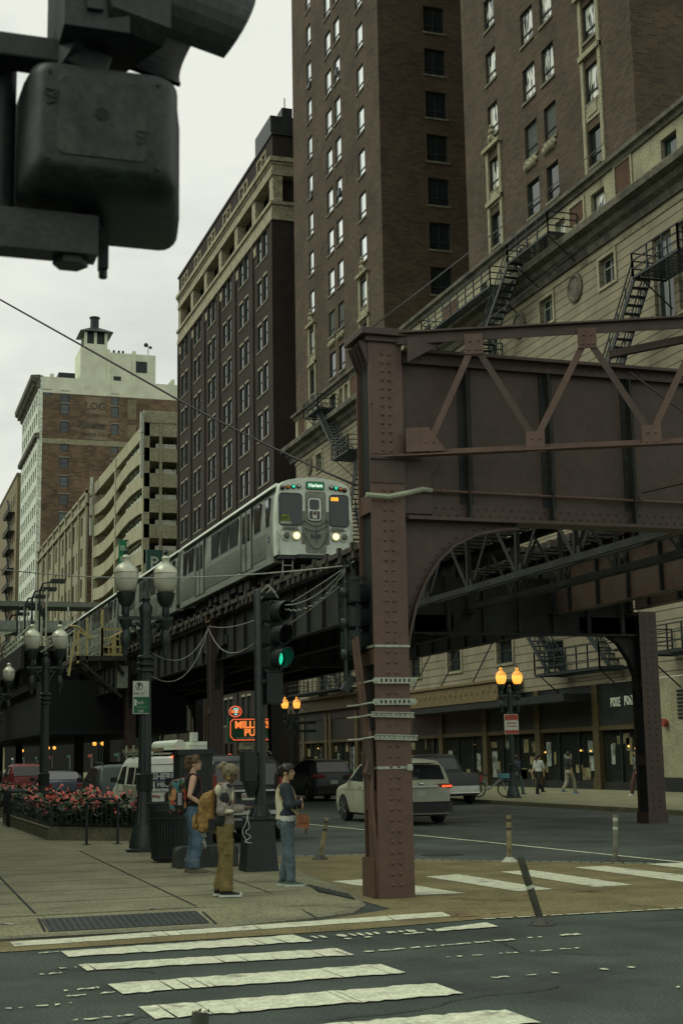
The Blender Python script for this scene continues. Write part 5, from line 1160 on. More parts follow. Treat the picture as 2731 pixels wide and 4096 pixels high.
# ---- delineator posts
POST=M('dirty_post',(.24,.20,.11),.8,noise=.45,scale=7); POSTD=M('olive_post',(.05,.05,.036),.8,noise=.4,scale=6); BANDD=M('post_band',(.05,.048,.04),.7); BASEW=M('post_base_white',(.45,.44,.38),.7)
def delin(b,tp_,lab,mat,base,r=.042,h0=.06,bands=((.68,.74),(.86,.93)),broken=0):
    b,tp_=V(b),V(tp_); t=thing('delineator_post',lab,'traffic post',b,group='flexible traffic posts')
    mb=MB(); mb.lathe([(.15,0),(.15,.015),(.1,.05),(.06,.09)],b,14)
    for a in range(4): mb.lathe([(.018,.02),(.018,.045)],b+V((.115*math.cos(a*1.57),.115*math.sin(a*1.57),0)),6)
    mb.build('base',base,t)
    d=tp_-b; mb=MB(); mb.tube([b+d*k for k in(.05,.4,.7,1)],[r,r,r*1.03,r*.98],10,cap=not broken)
    if broken:
        for k in range(10):
            a=2*PI*k/10; u=V((math.cos(a),math.sin(a),0)); mb.add([tp_+u*r,tp_+V((math.cos(a+.63),math.sin(a+.63),0))*r,tp_+u*r*.9+d.normalized()*random.uniform(.005,.025)],[(0,1,2)])
    mb.build('post',mat,t,smooth=1)
    mb=MB()
    for a,c in bands: mb.tube([b+d*a,b+d*c],r*1.04,10)
    mb.build('band',BANDD if mat is POST else BASEW,t)
delin((8.0,25.65,.0),(8.13,25.6,.76),'pale traffic post leaning right, near the woman with the tan bag',POST,BANDD)
delin((10.72,23.3,.0),(10.74,23.3,.80),'upright cream traffic post on a white base right of the column',POST,BASEW)
delin((12.3,22.4,.0),(12.34,22.4,.80),'upright grey traffic post at the right end of the crosswalk',M('grey_post',(.17,.16,.125),.8,noise=.3,scale=7),BANDD)
delin((7.14,14.72,.0),(6.93,14.76,.72),'dark olive traffic post bent far over to the left on a black base',POSTD,BANDD,broken=1,bands=((.55,.6),))
delin((1.74,7.95,.0),(1.79,7.97,.50),'broken olive traffic post stub at the bottom edge of the photo',POSTD,BANDD,r=.05,broken=1,bands=((.6,.76),))
# ---- share bike
bk=thing('share_bike','grey share bike with a blue basket parked by the lit lamp','bicycle',(24.0,53.3,.15))
BG=M('bike_grey',(.25,.27,.27),.5); BB=M('bike_blue',(.12,.33,.42),.5)
bx_=lambda s_,z,o=0:(23.4+s_*.95,53.6-s_*.55+o,.15+z)
for s_ in(0,1.0):
    w=MB(); c=V(bx_(s_,.33)); u=V((.95,-.55,0)).normalized(); w.tube([c+u*.3*math.cos(a*PI/12)+V((0,0,.3*math.sin(a*PI/12))) for a in range(25)],.03,6); w=w.build('wheel',IRON,bk)
    h=MB(); 
    for a in range(10): h.tube([c,c+u*.28*math.cos(a*PI/5)+V((0,0,.28*math.sin(a*PI/5)))],.006,4)
    h.build('spokes',BG,w)
mb=MB(); mb.tube([bx_(0,.33),bx_(.38,.3),bx_(.86,.72),bx_(1.0,.33)],.032,6); mb.tube([bx_(.38,.3),bx_(.28,.85)],.028,6); mb.tube([bx_(.86,.72),bx_(.8,1.05)],.026,6); mb.tube([bx_(0,.33),bx_(.3,.6)],.022,6); mb.build('frame',BG,bk)
mb=MB(); mb.tube([bx_(.8,1.05,-.25),bx_(.76,1.07),bx_(.8,1.05,.25)],.016,6); mb.build('handlebar',IRON,bk); mb=MB(); mb.frus(*bx_(.28,0)[:2],1.0,1.06,.13,.08,.12,.07); mb.build('saddle',IRON,bk)
mb=MB(); mb.frus(*bx_(.98,0)[:2],.9,1.08,.16,.14,.2,.17); mb.build('basket',BB,bk); mb=MB(); c=bx_(.0,.33); mb.tube([bx_(-.33,.42),bx_(-.2,.62),bx_(0.05,.7),bx_(.25,.6)],.04,6); mb.prism([(.0,.3)]+[(.36*math.cos(a*PI/8)-.0,.33+.36*math.sin(a*PI/8)) for a in range(1,8)],-.02,.02,'xz'); mb.v[-18:]=[tuple(V(bx_(x/1.1,z,y))) for x,y,z in mb.v[-18:]] if False else mb.v[-18:]; mb.v=mb.v[:len(mb.v)-16]; mb.f=[f for f in mb.f if max(f)<len(mb.v)]; mb.m=mb.m[:len(mb.f)]; mb.build('mudguard',BB,bk)
# ---- signs on the far side : pub sign, garage banner, P sign
ps=thing('pub_sign','green neon pub sign with red border hung over the far sidewalk','sign',(30,115,4))
SG=M('pub_green',(.008,.075,.035),.6); Y_=104; 
sx0,sx1,sz0,sz1=25.62,29.0,3.2,4.72
mb=MB(); mb.box(sx0-.18,sx1+.15,Y_,Y_+.4,sz0-.15,sz1+.15); mb.build('sign_box',SG,ps)
mb=MB(); q=[(sx0,sz0+.28),(sx0+.25,sz0),(sx1-.25,sz0),(sx1,sz0+.28),(sx1,sz1-.2),(sx1-.2,sz1),(sx0+.2,sz1),(sx0,sz1-.2)]
for a,b in zip(q,q[1:]+q[:1]): mb.tube([(a[0],Y_-.06,a[1]),(b[0],Y_-.06,b[1])],.03,6)
mb.build('neon_border',NEON,ps)
OR=M('neon_orange',(1,.35,.1),.5,emit=(1,.22,.05),es=.85)
text('neon_lettering',"MILLER'S",.72,OR,ps,(27.3,Y_-.05,4.3),(1,0,0),(0,0,1),.06,bold=.022,sx=1.0); text('neon_lettering','PUB',.72,OR,ps,(27.3,Y_-.05,3.72),(1,0,0),(0,0,1),.06,bold=.022)
text('small_lettering','Seafood  World Famous  Ribs',.2,SW,ps,(27.3,Y_-.05,3.34),(1,0,0),(0,0,1),.02)
mb=MB(); mb.prism([(26.0+.46*math.cos(a*PI/12),5.3+.38*math.sin(a*PI/12)) for a in range(24)],Y_,Y_+.2,'xz'); mb.build('oval_plate',SG,ps)
mb=MB(); mb.tube([(26.0+.46*math.cos(a*PI/12),Y_-.05,5.3+.38*math.sin(a*PI/12)) for a in range(25)],.035,6); mb.build('neon_oval',NEON,ps)
text('neon_lettering','RIBS',.34,OR,ps,(26.0,Y_-.04,5.3),(1,0,0),(0,0,1),.04,bold=.012)
mb=MB(); CY=M('neon_cyan',(.3,.8,.8),.5,emit=(.25,.75,.8),es=.9); 
for a,b in(((25.85,5.52),(26.2,5.52)),((25.85,5.52),(26.02,5.3)),((26.2,5.52),(26.02,5.3)),((26.02,5.3),(26.02,5.08)),((25.9,5.08),(26.15,5.08))): mb.tube([(a[0],Y_-.09,a[1]),(b[0],Y_-.09,b[1])],.03,5)
mb.build('neon_glass',CY,ps)
mb=MB(); mb.box(26.3,28.9,Y_+.02,Y_+.3,2.5,3.0); mb.build('letter_board',M('letter_board_white',(.30,.31,.22),.6),ps)
text('board_lettering','FAMILY OWNED',.27,K,ps,(27.6,Y_+.0,2.86),(1,0,0),(0,0,1),.02); text('board_lettering','SINCE 1935',.24,K,ps,(27.9,Y_+.0,2.62),(1,0,0),(0,0,1),.02)
mb=MB(); mb.box(sx1+.2,32.3,Y_+.1,Y_+.3,sz0+.5,sz0+.7); mb.box(sx1+.2,32.3,Y_+.1,Y_+.3,sz1-.4,sz1-.2); mb.build('sign_bracket',IRON,ps)
mb=MB(); mb.box(26.1,26.7,Y_+.1,Y_+.3,.9,1.9) if False else mb.box(25.5,25.7,Y_+.1,Y_+.2,1.75,2.2); mb.build('neon_open',NEON,ps)
mb=MB(); mb.prism([(27.2,1.7),(28.3,1.7),(28.6,2.1),(27.6,2.1)],Y_+.2,Y_+1.5,'xz'); mb.build('awning',M('grey_awning',(.10,.13,.12),.8),ps)
# its mirror image lettering on the dark sign panel of the hotel
rs=text('reflected_lettering','MI',1.15,NEON,hot,(X0-.03,107.0-.8,4.05),(0,1,0),(0,0,1),.03,bold=.02) if False else None
bn=thing('garage_banner','green vertical banner hanging on the parking garage front','banner',(32,182,25)); mb=MB(); mb.box(31.1,32.2,188,188.1,22.5,31); mb.build('banner_cloth',M('banner_green',(.02,.17,.09),.7),bn)
mb=MB()
for k in range(5): mb.box(31.3,31.95,187.95,187.99,23.5+1.5*k,24.2+1.5*k)
mb.build('pale_lettering',M('banner_pale',(.25,.4,.3),.7),bn); mb=MB(); mb.box(32.1,32.5,188,188.1,30.8,30.95); mb.box(32.1,32.5,188,188.1,22.6,22.75); mb.build('banner_arm',IRON,bn)
pb=thing('blade_sign','green parking blade sign with a white P and arrow by the train roof','sign',(31.5,164,21)); mb=MB(); mb.box(30.4,32.3,164,164.4,21.5,26.2); mb.build('sign_box',M('blade_green',(.03,.09,.07),.6),pb)
text('sign_lettering','P',2.0,SW,pb,(31.3,163.96,24.6),(1,0,0),(0,0,1),.03,bold=.03); mb=MB(); mb.prism([(30.9,23.2),(31.7,23.2),(31.3,22.2)],163.95,163.99,'xz'); mb.box(31.2,31.4,163.95,163.99,23.2,23.7); mb.build('arrow',SW,pb); mb=MB(); mb.box(32.3,32.5,164.1,164.3,22.2,22.4); mb.box(32.3,32.5,164.1,164.3,25.2,25.4); mb.build('sign_bracket',IRON,pb)
# small lights deep under the railway
for x,y,z,c,l in((22.6,118,4.1,'r','left of the van'),(22.8,122,2.6,'r','just above the van roof')):
    t=thing('traffic_signal','distant traffic signal with a red light under the railway, '+l,'traffic signal',(x,y,0),group='far traffic signals')
    mb=MB(); mb.tube([(x,y,0.1),(x,y,z+.6)],.08,6); mb.box(x-.2,x+.2,y-.1,y+.15,z-.9,z+.3); mb.build('pole',IRON,t); mb=MB(); mb.lathe([(.17,-.14),(.17,-.1)],(x,y,z),10,'y'); mb.build('lens',M('signal_red_lens',(.9,.08,.04),.4,emit=(1,.07,.03),es=1.6),t)
random.seed(21)
for k in range(4):
    y=150+k*40; t=thing('street_lamp','tiny lit amber lamp at the end of the avenue','street lamp',(22.9,y,.15),group='far lit lamps'); mb=MB(); mb.tube([(22.9,y,.15),(22.9,y,3.5)],.08,6); mb.build('post',IRON,t)
    mb=MB(); mb.ball((22.5,y,3.6),.22,8,6); mb.ball((23.3,y,3.6),.22,8,6); mb.build('globe',GLIT,t)
for k in range(8):
    y=165+k*24; t=thing('shop_front','shop front with a shade-dark facade at the far end of the avenue','shop front',(32.3,y,0),group='far shop fronts'); mb=MB(); mb.box(31.9,32.2,y,y+23.6,.15,9); mb.build('facade',M('far_shop_shade',(.018,.018,.017),.9,spec=.02),t); mb=MB(); mb.box(31.86,31.9,y+1,y+3,.6,2.9); mb.build('glazing',DSTORE,t); mb=MB(); mb.box(31.8,31.86,y+1.6,y+5.4,2.4,2.8); mb.build('fascia',random.choice([SW,SGR,M('sign_red',(.35,.05,.03),.6)]),t)  # dark facades added over the ground floors, shade put into their colour
# ---- fire escapes on the hotel base
def flight(mb,a,b,w,ax,n,tr=.02):
    a,b=V(a),V(b); d=b-a; o=V(ax)*w
    for s_ in(V((0,0,0)),o): mb.bar(a+s_,b+s_,.06,.24)
    for i in range(n+1): p=a+d*(i/n); mb.bar(p,p+o,.24,.06)
    for s_ in(o*0,o):
        mb.bar(a+s_+V((0,0,.9)),b+s_+V((0,0,.9)),.05,.05); mb.bar(a+s_+V((0,0,.5)),b+s_+V((0,0,.5)),.04,.04)
        for i in range(0,n+1,3): p=a+d*(i/n)+s_; mb.bar(p,p+V((0,0,.9)),.045,.045)
def landing(mb,x0,x1,y0,y1,z,gaps=()):
    n=int((y1-y0)/.16)
    for i in range(n): mb.box(x0,x1,y0+i*.16,y0+i*.16+.07,z,z+.03)
    for a,b,c,d in((x0,x0+.06,y0,y1),(x1-.06,x1,y0,y1),(x0,x1,y0,y0+.06),(x0,x1,y1-.06,y1)): mb.box(a,b,c,d,z-.1,z-.001)
def rails(mb,x0,x1,y0,y1,z,sides='wns'):
    k=max(1,round((y1-y0)/1.1))
    if 'w' in sides:
        for h in(.35,.7,1.05): mb.bar((x0,y0,z+h),(x0,y1,z+h),.05,.05)
        for i in range(k+1): y=y0+(y1-y0)*i/k; mb.bar((x0,y,z),(x0,y,z+1.05),.06,.06)
    for sd,y in(('s',y0),('n',y1)):
        if sd in sides:
            for h in(.35,.7,1.05): mb.bar((x0,y,z+h),(x1,y,z+h),.05,.05)
            for x in(x0,x1): mb.bar((x,y,z),(x,y,z+1.05),.06,.06)
xa,xb=30.7,32.3
def fire(lab,parts):
    t=thing('fire_escape',lab,'fire escape',(31.7,parts[0][1],parts[0][3] if parts[0][0]=='L' else 20))
    for p in parts:
        mb=MB()
        if p[0]=='L': landing(mb,xa,xb,p[1],p[2],p[3]); mb.build('landing',IRON,t); mb=MB(); rails(mb,xa,xb,p[1],p[2],p[3],p[4] if len(p)>4 else 'wns'); mb.build('railing',IRON,t); mb=MB()
        if p[0]=='L':
            for y in(p[1]+.3,p[2]-.3): mb.bar((xa+.1,y,p[3]-.05),(X0,y,p[3]-1.4),.05,.05)
            mb.build('strut',IRON,t)
        if p[0]=='F': flight(mb,p[1],p[2],.75,(1,0,0),p[3]); mb.build('stair_flight',IRON,t)
fire('black fire escape high on the hotel base beneath the near wing',[('L',59.6,64.3,27.0),('F',(30.75,64.3,27.0),(30.75,68.8,23.2),14),('L',66.5,76.5,26.55),('F',(31.55,69.5,22.9),(31.55,65.0,19.3),13),('L',68.7,71.2,23.0),('L',63,65.2,19.2)])
fire('black fire escape upper right beside the tall stone windows',[('L',48.2,51.9,22.1),('F',(30.75,51.9,22.0),(30.75,55.3,18.0),13),('L',55.2,57.4,17.9),('F',(31.7,55.4,17.8),(31.7,51.5,13.8),13),('L',48.5,51.6,13.7)])
fire('black fire escape on the hotel base just above the train roof',[('L',97.4,101.0,27.3),('F',(31.1,98.9,27.2),(31.1,94.2,22.9),15),('L',90.6,94.3,22.7),('F',(31.7,91.4,22.5),(31.7,93.2,19.0),11),('F',(31.2,93.0,18.8),(31.2,91.2,15.4),11),('L',90.5,94.0,15.3)])
fire('black fire escape low on the hotel base over the ornate shop band',[('L',93.2,106.2,6.55),('F',(31.2,97,6.6),(31.2,101,9.6),11)])
fire('black fire escape low over the street behind the lit lamp and arch',[('L',56.5,63,5.6),('F',(31.2,62.5,5.7),(31.2,66.6,9.3),13),('F',(31.75,57.5,5.7),(31.75,62.3,9.6),13),('L',62.2,64.4,9.6),('L',44,53,5.9,'wn')])
# ================================================================ vehicles
TYRE=M('tyre_rubber',(.015,.015,.015),.85,noise=.3,scale=9); RIM=M('alloy_rim',(.30,.30,.28),.35,.7); CGL=glass('car_glass',(.02,.024,.024),.06,.4); TRIM=M('black_trim',(.018,.019,.019),.55)
CHROME=M('chrome_strip',(.5,.5,.5),.15,1); PLATE=M('licence_plate',(.45,.45,.40),.5); TLR=M('tail_lamp_red',(.20,.015,.012),.2); TLIT=M('tail_lamp_lit',(.9,.12,.04),.3,emit=(1,.1,.02),es=1.3); HLC=M('headlamp_clear',(.4,.4,.38),.1)
def paint(n,c,r=.42,me=.0): return M(n,c,r,me,noise=.08,scale=2,coat=.0,spec=.3)
def car(lab,cat,loc,rz,L_,W_,prof,belt,bodymat,wins,rear,wheels,wr=.36,front=None,tl=None,zb=.28,tumble=.17,plate=None,lit=False,rails=False,roofmat=None,grp=None,name='parked_car',bump=True):
    t=thing(name,lab,cat,(0,0,0),0,grp); H_=max(z for y,z in prof)
    def zt(y):
        for (a,za),(b,zc_) in zip(prof,prof[1:]):
            if a<=y<=b+1e-6: return za+(zc_-za)*(y-a)/(b-a) if b>a else max(za,zc_)
        return prof[-1][1]
    def zlo(y):
        z=zb
        for w in wheels:
            d=abs(y-w); r=wr+.07
            if d<r: z=max(z,wr*.98+math.sqrt(r*r-d*d)*.92)
        return z
    def hw(y,z):
        e=min(y,L_-y); w=W_/2*(1-.15*max(0,1-e/.6)**2.2)
        if z>belt: w-=tumble*(z-belt)/max(.1,H_-belt)*1.0
        if z<.5: w-=.05*(.5-z)/.25
        return w-.02*abs(z-.8*belt)/belt
    ys=sorted({round(y,3) for y,z in prof}|{round(L_*i/56,3) for i in range(57)}|{round(w+s*(wr+.07)*k,3) for w in wheels for s in(-1,1) for k in(.3,.6,.8,.92,.99,1.0)})
    ys=[y for y in ys if 0<=y<=L_]; K=11; mb=MB(); rg=[]
    for y in ys:
        a,b=zlo(y),zt(y); b=max(b,a+.03); zs=[a+(b-a)*k/K for k in range(K+1)]; side=[(hw(y,z)-.075*max(0,1-(b-z)/.16)**2,z) for z in zs]
        w=side[-1][0]; top=[(w*.93,b+.018),(w*.6,b+.035),(0,b+.042),(-w*.6,b+.035),(-w*.93,b+.018)]
        rg.append([(x,y,z) for x,z in side]+[(x,y,z) for x,z in top]+[(-x,y,z) for x,z in reversed(side)])
    mb.loft(rg); mb.build('body',bodymat,t,smooth=1)
    mb=MB(); mb.box(-W_/2+.12,W_/2-.12,.25,L_-.25,zb-.06,zb+.45); mb.build('underbody',TRIM,t)
    for i,w in enumerate(wins):
        for sg in(-1,1):
            mb=MB(); vs=[]; n=len(w); F_=[]
            dense=[]
            for (a,b),(c,d) in zip(w,w[1:]+w[:1]): dense+=[(a+(c-a)*k/4,b+(d-b)*k/4) for k in range(4)]
            cyy=sum(p[0] for p in dense)/len(dense); czz=sum(p[1] for p in dense)/len(dense); P_=lambda y,z,o:(sg*(hw(y,z)+o),y,z)
            m=len(dense); vs=[P_(y,z,.008) for y,z in dense]+[P_(y,z,-.04) for y,z in dense]+[P_(cyy+(y-cyy)*.5,czz+(z-czz)*.5,.012) for y,z in dense]+[P_(cyy,czz,.013)]
            mb.add(vs,[(k,(k+1)%m,m+(k+1)%m,m+k) for k in range(m)]+[(k,(k+1)%m,2*m+(k+1)%m,2*m+k) for k in range(m)]+[(2*m+k,2*m+(k+1)%m,3*m) for k in range(m)])
            mb.build('window',CGL,t)
    def onprof(nm,y0,y1,fr,mat,o=.012,x0=None):
        mb=MB(); n=6; rows=[]
        for k in range(n+1):
            y=y0+(y1-y0)*k/n; z=zt(y); w=hw(y,z)*fr; dz=(zt(y+.02)-zt(y-.02))/.04; nn=V((0,-dz,1)).normalized()*(o+.03)
            rows.append([(x*w,y+nn.y,z+nn.z+.01*(1-abs(x))) for x in(-1,-.96,-.5,0,.5,.96,1)])
        vs=[p for r in rows for p in r]; mb.add(vs,[(i*7+j,i*7+j+1,i*7+j+8,i*7+j+7) for i in range(n) for j in range(6)])
        e=mb.build(nm,mat,t); s=e.modifiers.new('th','SOLIDIFY'); s.thickness=.03; return e
    for sg in(-1,1):
        mb=MB()
        for y in [w[0][0]-.035 for w in wins[1:]]+[wins[-1][-1][0]-.25]: mb.tube([(sg*(hw(y,z)-.002),y,z) for z in(zb+.28,.6,.85,belt+.02)],.008,4)
        mb.tube([(sg*(hw(y,belt*.82)-.003),y,belt*.82) for y in(wheels[0]-.3,L_*.4,wheels[1]+.2)],.007,4)
        mb.build1('door_seam',TRIM,t)
        for w in wins[1:]:
            y=w[0][0]+.12; mb=MB(); mb.box(*sorted((sg*(hw(y,belt*.9)-.01),sg*(hw(y,belt*.9)+.025))),y,y+.17,belt*.9-.015,belt*.9+.015); mb.build1('door_handle',bodymat,t)
    for nm,y0,y1,fr in rear: onprof(nm,y0,y1,fr,CGL)
    for w in wheels:
        for sg in(-1,1):
            x=sg*(W_/2-.12)
            mb=MB(); mb.lathe([(wr*.62,-.11),(wr*.95,-.11),(wr,-.07),(wr,.07),(wr*.95,.11),(wr*.62,.11)],(x,w,wr),24,'x'); wh=mb.build('wheel',TYRE,t,smooth=1)
            mb=MB(); mb.lathe([(wr*.66,-.075),(wr*.66,.075)],(x,w,wr),20,'x')
            for k in range(5): a=k*2*PI/5; mb.bar((x+sg*.085,w,wr),(x+sg*.085,w+math.cos(a)*wr*.62,wr+math.sin(a)*wr*.62),.05,.09,(1,0,0))
            mb.build('rim',RIM if w<L_*2 else RIM,wh)
    if tl:
        x0,x1,z0,z1,pr=tl
        for sg in(-1,1):
            mb=MB(); yb=pr
            a,b=sorted((sg*x0,sg*x1)); mb.box(a,b,yb-.02,yb+.3,z0,z1); mb.build('tail_light',TLR,t,bevel=.015)
            if lit: mb=MB(); a,b=sorted((sg*(x0+.12),sg*(x1-.02))); mb.box(a,b,yb-.03,yb,z0+.03,z1-.04); mb.build('brake_lamp',TLIT,t)
    if bump:
        mb=MB(); mb.prism([(-W_/2+.05,.02),(-W_/2+.02,.35),(-W_/2+.1,-.05),(W_/2-.1,-.05),(W_/2-.02,.35),(W_/2-.05,.02),(W_/2-.2,-.08),(-W_/2+.2,-.08)][0:1]+[(-W_/2+.2,-.07),(W_/2-.2,-.07),(W_/2-.04,.02),(W_/2+.0,.4),(W_/2-.1,.4),(-W_/2+.1,.4),(-W_/2,.4)],zb+.05,zb+.34); mb.build('bumper',TRIM if cat!='pickup' else CHROME,t,bevel=.02)
    if plate:
        z,y=plate[0],plate[1]; mb=MB(); mb.box(-.16,.16,y-.02,y+.02,z-.08,z+.08); p=mb.build('licence_plate',PLATE,t)
        if len(plate)>2: text('plate_lettering',plate[2],.11,M('plate_red',(.2,.06,.05),.6),p,(0,y-.022,z),(1,0,0),(0,0,1),.003)
    for sg in(-1,1):
        if front: mb=MB(); z=belt+.06; x=sg*W_/2; mb.box(min(x,x+sg*.2),max(x,x+sg*.2),front,front+.12,z,z+.17); mb.build('mirror',TRIM,t,bevel=.03)
        if rails: mb=MB(); a=hw(2,H_)-.1; mb.tube([(sg*a,.6,H_+.02),(sg*a,.75,H_+.09),(sg*a,2.2,H_+.09),(sg*a,2.4,H_+.01)],.02,6); mb.build('roof_rail',TRIM,t)
    place(t,loc,rz); return t
suvp=[(0,.55),(.02,.95),(.1,1.12),(.42,1.6),(.62,1.70),(1.6,1.75),(2.6,1.70),(2.9,1.62),(3.6,1.12),(4.5,.98),(4.8,.8),(4.86,.5)]
suvw=[[(.42,1.16),(.62,1.55),(1.05,1.62),(1.05,1.16)],[(1.12,1.16),(1.12,1.62),(2.0,1.64),(2.0,1.16)],[(2.07,1.16),(2.07,1.64),(2.62,1.6),(3.2,1.18)]]
def extra(t,f): 
    m=MB(); n,mat=f(m); return m
BEI=paint('champagne_paint',(.40,.39,.31))
c=car('champagne beige SUV with one lit brake light passing behind the riveted column','car',(14.35,36.7,0),0,4.86,1.95,suvp,1.12,BEI,suvw,[('rear_window',.15,.40,.84),('windscreen',2.95,3.5,.86)],(.98,3.85),.38,3.2,(.5,.93,.97,1.09,.05),plate=(.84,.02),lit=True,rails=True,name='suv')
mb=MB(); mb.box(-.5,.5,-.03,.03,1.0,1.05); mb.build('chrome_bar',CHROME,None).parent=None; o=bpy.data.objects['chrome_bar']; o.parent=c
mb=MB(); mb.ball((0,-.01,1.1),.07,10,6,(1,.3,.8)); o=mb.build('tailgate_emblem',CHROME); o.parent=c
mb=MB(); mb.prism([(.32,1.72),(.5,1.72),(.42,1.68),(.2,1.66)],-.55,.55,'yz'); o=mb.build('rear_spoiler',BEI); o.parent=c
GRY=paint('dark_steel_paint',(.045,.055,.058),.3)
c=car('dark grey SUV driving away in the far lane, left of the riveted column','car',(19.0,58.7,0),0,4.6,1.9,suvp[:-5]+[(2.9,1.6),(3.5,1.1),(4.3,.98),(4.55,.8),(4.6,.5)],1.1,GRY,suvw,[('rear_window',.15,.42,.84)],(.95,3.65),.37,3.1,(.4,.93,.98,1.12,.03),plate=(.8,.02),rails=True,name='suv')
pk=[(0,.6),(.02,1.12),(.05,1.16),(1.75,1.16),(1.8,1.2),(2.1,1.78),(2.3,1.86),(3.6,1.84),(4.3,1.25),(5.4,1.12),(5.6,.95),(5.65,.55)]
c=car('grey pickup truck parked at the far curb, right behind the champagne SUV','pickup',(21.2,50.3,0),0,5.65,1.98,pk,1.18,paint('pickup_grey',(.04,.043,.043),.4),[[(2.2,1.24),(2.36,1.72),(2.9,1.74),(2.9,1.24)],[(2.97,1.24),(2.97,1.74),(3.5,1.72),(4.0,1.28)]],[('rear_window',1.84,2.06,.8)],(1.1,4.55),.4,3.9,(.82,.97,.8,1.1,.03),zb=.38,name='pickup_truck')
BSUV=paint('black_suv_paint',(.018,.02,.022),.22)
c=car('black SUV with chrome bumper and licence plate behind the woman with the yellow backpack','car',(8.2,31.6,0),0,5.1,1.98,[(0,.6),(.02,1.05),(.08,1.2),(.3,1.78),(.5,1.88),(1.8,1.92),(3.0,1.86),(3.8,1.25),(4.8,1.1),(5.05,.9),(5.1,.5)],1.2,BSUV,[[(.4,1.25),(.6,1.72),(1.2,1.76),(1.2,1.25)],[(1.28,1.25),(1.28,1.76),(2.2,1.76),(2.2,1.25)],[(2.28,1.25),(2.28,1.75),(2.9,1.72),(3.5,1.28)]],[('rear_window',.1,.28,.86)],(1.0,4.05),.4,3.5,(.72,.97,.95,1.5,.05),zb=.35,plate=(1.02,.0,'N50 185'),rails=True,name='suv',bump=False)
for z,h,m_ in((1.13,.04,CHROME),(.62,.09,CHROME),(.5,.05,M('dull_chrome',(.25,.25,.25),.3,.8))):
    mb=MB(); mb.prism([(-.85,-.06),(.85,-.06),(.98,.12),(.98,.3),(-.98,.3),(-.98,.12)],z,z+h) if z<1 else mb.box(-.78,.78,-.02,.05,z,z+h); o=mb.build('chrome_bumper' if z<1 else 'chrome_strip',m_); o.parent=c
mb=MB(); mb.prism([(-.88,-.02),(.88,-.02),(.96,.3),(-.96,.3)],.38,.85); o=mb.build('bumper',BSUV); o.parent=c
# white van with ladders
VAN=paint('van_white',(.72,.73,.66),.4,0); VGR=M('van_shaded_dusty_side',(.34,.33,.27),.6,noise=.2,scale=2)  # side of the white van greyed in colour for shade and dirt
vp=[(0,.5),(.02,1.2),(.06,1.5),(.16,1.86),(.3,1.92),(3.6,1.92),(3.9,1.84),(4.6,1.2),(5.3,1.05),(5.5,.8),(5.55,.5)]
v=car('white work van with plumbing lettering on its rear and ladders on its roof','van',(8.35,40,0),0,5.55,2.02,vp,1.15,VAN,[[(.5,1.18),(.5,1.62),(1.4,1.66),(1.4,1.18)],[(1.6,1.18),(1.6,1.66),(2.6,1.66),(2.6,1.18)],[(3.0,1.16),(3.0,1.7),(3.7,1.66),(4.2,1.18)]],[],(1.0,4.4),.36,4.2,(.86,1.0,.85,1.45,.02),tumble=.1,zb=.3,name='work_van')
for sg in(-1,1): mb=MB(); mb.box(*sorted((sg*1.0,sg*1.022)),.08,3.2,.55,1.14); o=mb.build('side_panel',VGR); o.parent=v
mb=MB(); mb.box(-.012,.012,-.012,.03,.5,1.8)
for s in(-1,1): mb.tube([(s*.05,.0,.55),(s*.05,-.0,1.2),(s*.05,.06,1.66),(s*.12,.1,1.74),(s*.75,.1,1.74),(s*.84,.06,1.62),(s*.85,.0,1.2),(s*.85,0,.55)],.008,4)
o=mb.build1('door_seam',TRIM); o.parent=v
NAVY=M('navy_decal',(.025,.04,.085),.5); DRED=M('red_decal',(.25,.03,.03),.5); WDEC=M('white_decal',(.55,.55,.5),.5)
def rp(nm,x0,x1,z0,z1,m): mb=MB(); mb.box(x0,x1,-.008,.03,z0,z1); o=mb.build(nm,m); o.parent=v
rp('blue_decal',-.98,.98,1.28,1.52,NAVY); rp('blue_decal',-.66,.98,1.08,1.26,NAVY); rp('blue_decal',-.98,.98,.52,.72,NAVY)
def vt(st,sz,m,x,z,b=.004): o=text('van_lettering',st,sz,m,None,(x,-.014,z),(1,0,0),(0,0,1),.004,'LEFT',b); o.parent=v
vt('SHERMAN',.235,WDEC,-.74,1.40,.008); vt('MECHANICAL',.16,WDEC,-.6,1.17,.006); vt('Mechanical Engineering',.09,NAVY,-.94,1.0,.001); vt('Plumbing - Heating',.12,DRED,-.95,.87,.003); vt('NOW HIRING',.11,WDEC,-.85,.62,.002)
mb=MB(); mb.box(-.15,.15,.1,.2,1.93,1.98); o=mb.build('brake_lamp',TLIT); o.parent=v
mb=MB()
for y in(.5,2.2,3.4): mb.box(-.95,.95,y,y+.05,2.02,2.06); mb.box(-.9,-.85,y,y+.05,1.9,2.3); mb.box(.85,.9,y,y+.05,1.9,2.3)
mb.box(-.9,-.86,.4,3.6,2.08,2.12); mb.box(.86,.9,.4,3.6,2.08,2.12); o=mb.build('roof_rack',GALV); o.parent=v
def onvan(nm,lab,cat,bm,mat):
    bm.v=[tuple(V(p)+V((8.35,40,0))) for p in bm.v]; tag(bm.build(nm,mat),lab,cat)
mb=MB()
for x in(-.8,-.45): mb.box(x,x+.05,.1,4.6,2.1,2.2)
for k in range(14): mb.box(-.76,-.44,.2+k*.32,.23+k*.32,2.13,2.17)
onvan('ladder','long ladder lying on the left of the van roof rack','ladder',mb,M('ladder_wood',(.22,.16,.10),.7,noise=.3))
mb=MB(); mb.lathe([(.14,.0),(.14,3.6)],(.1,.2,2.28),14,'y'); onvan('conduit_tube','fat white pipe carrier tied on the van roof','pipe',mb,VAN)
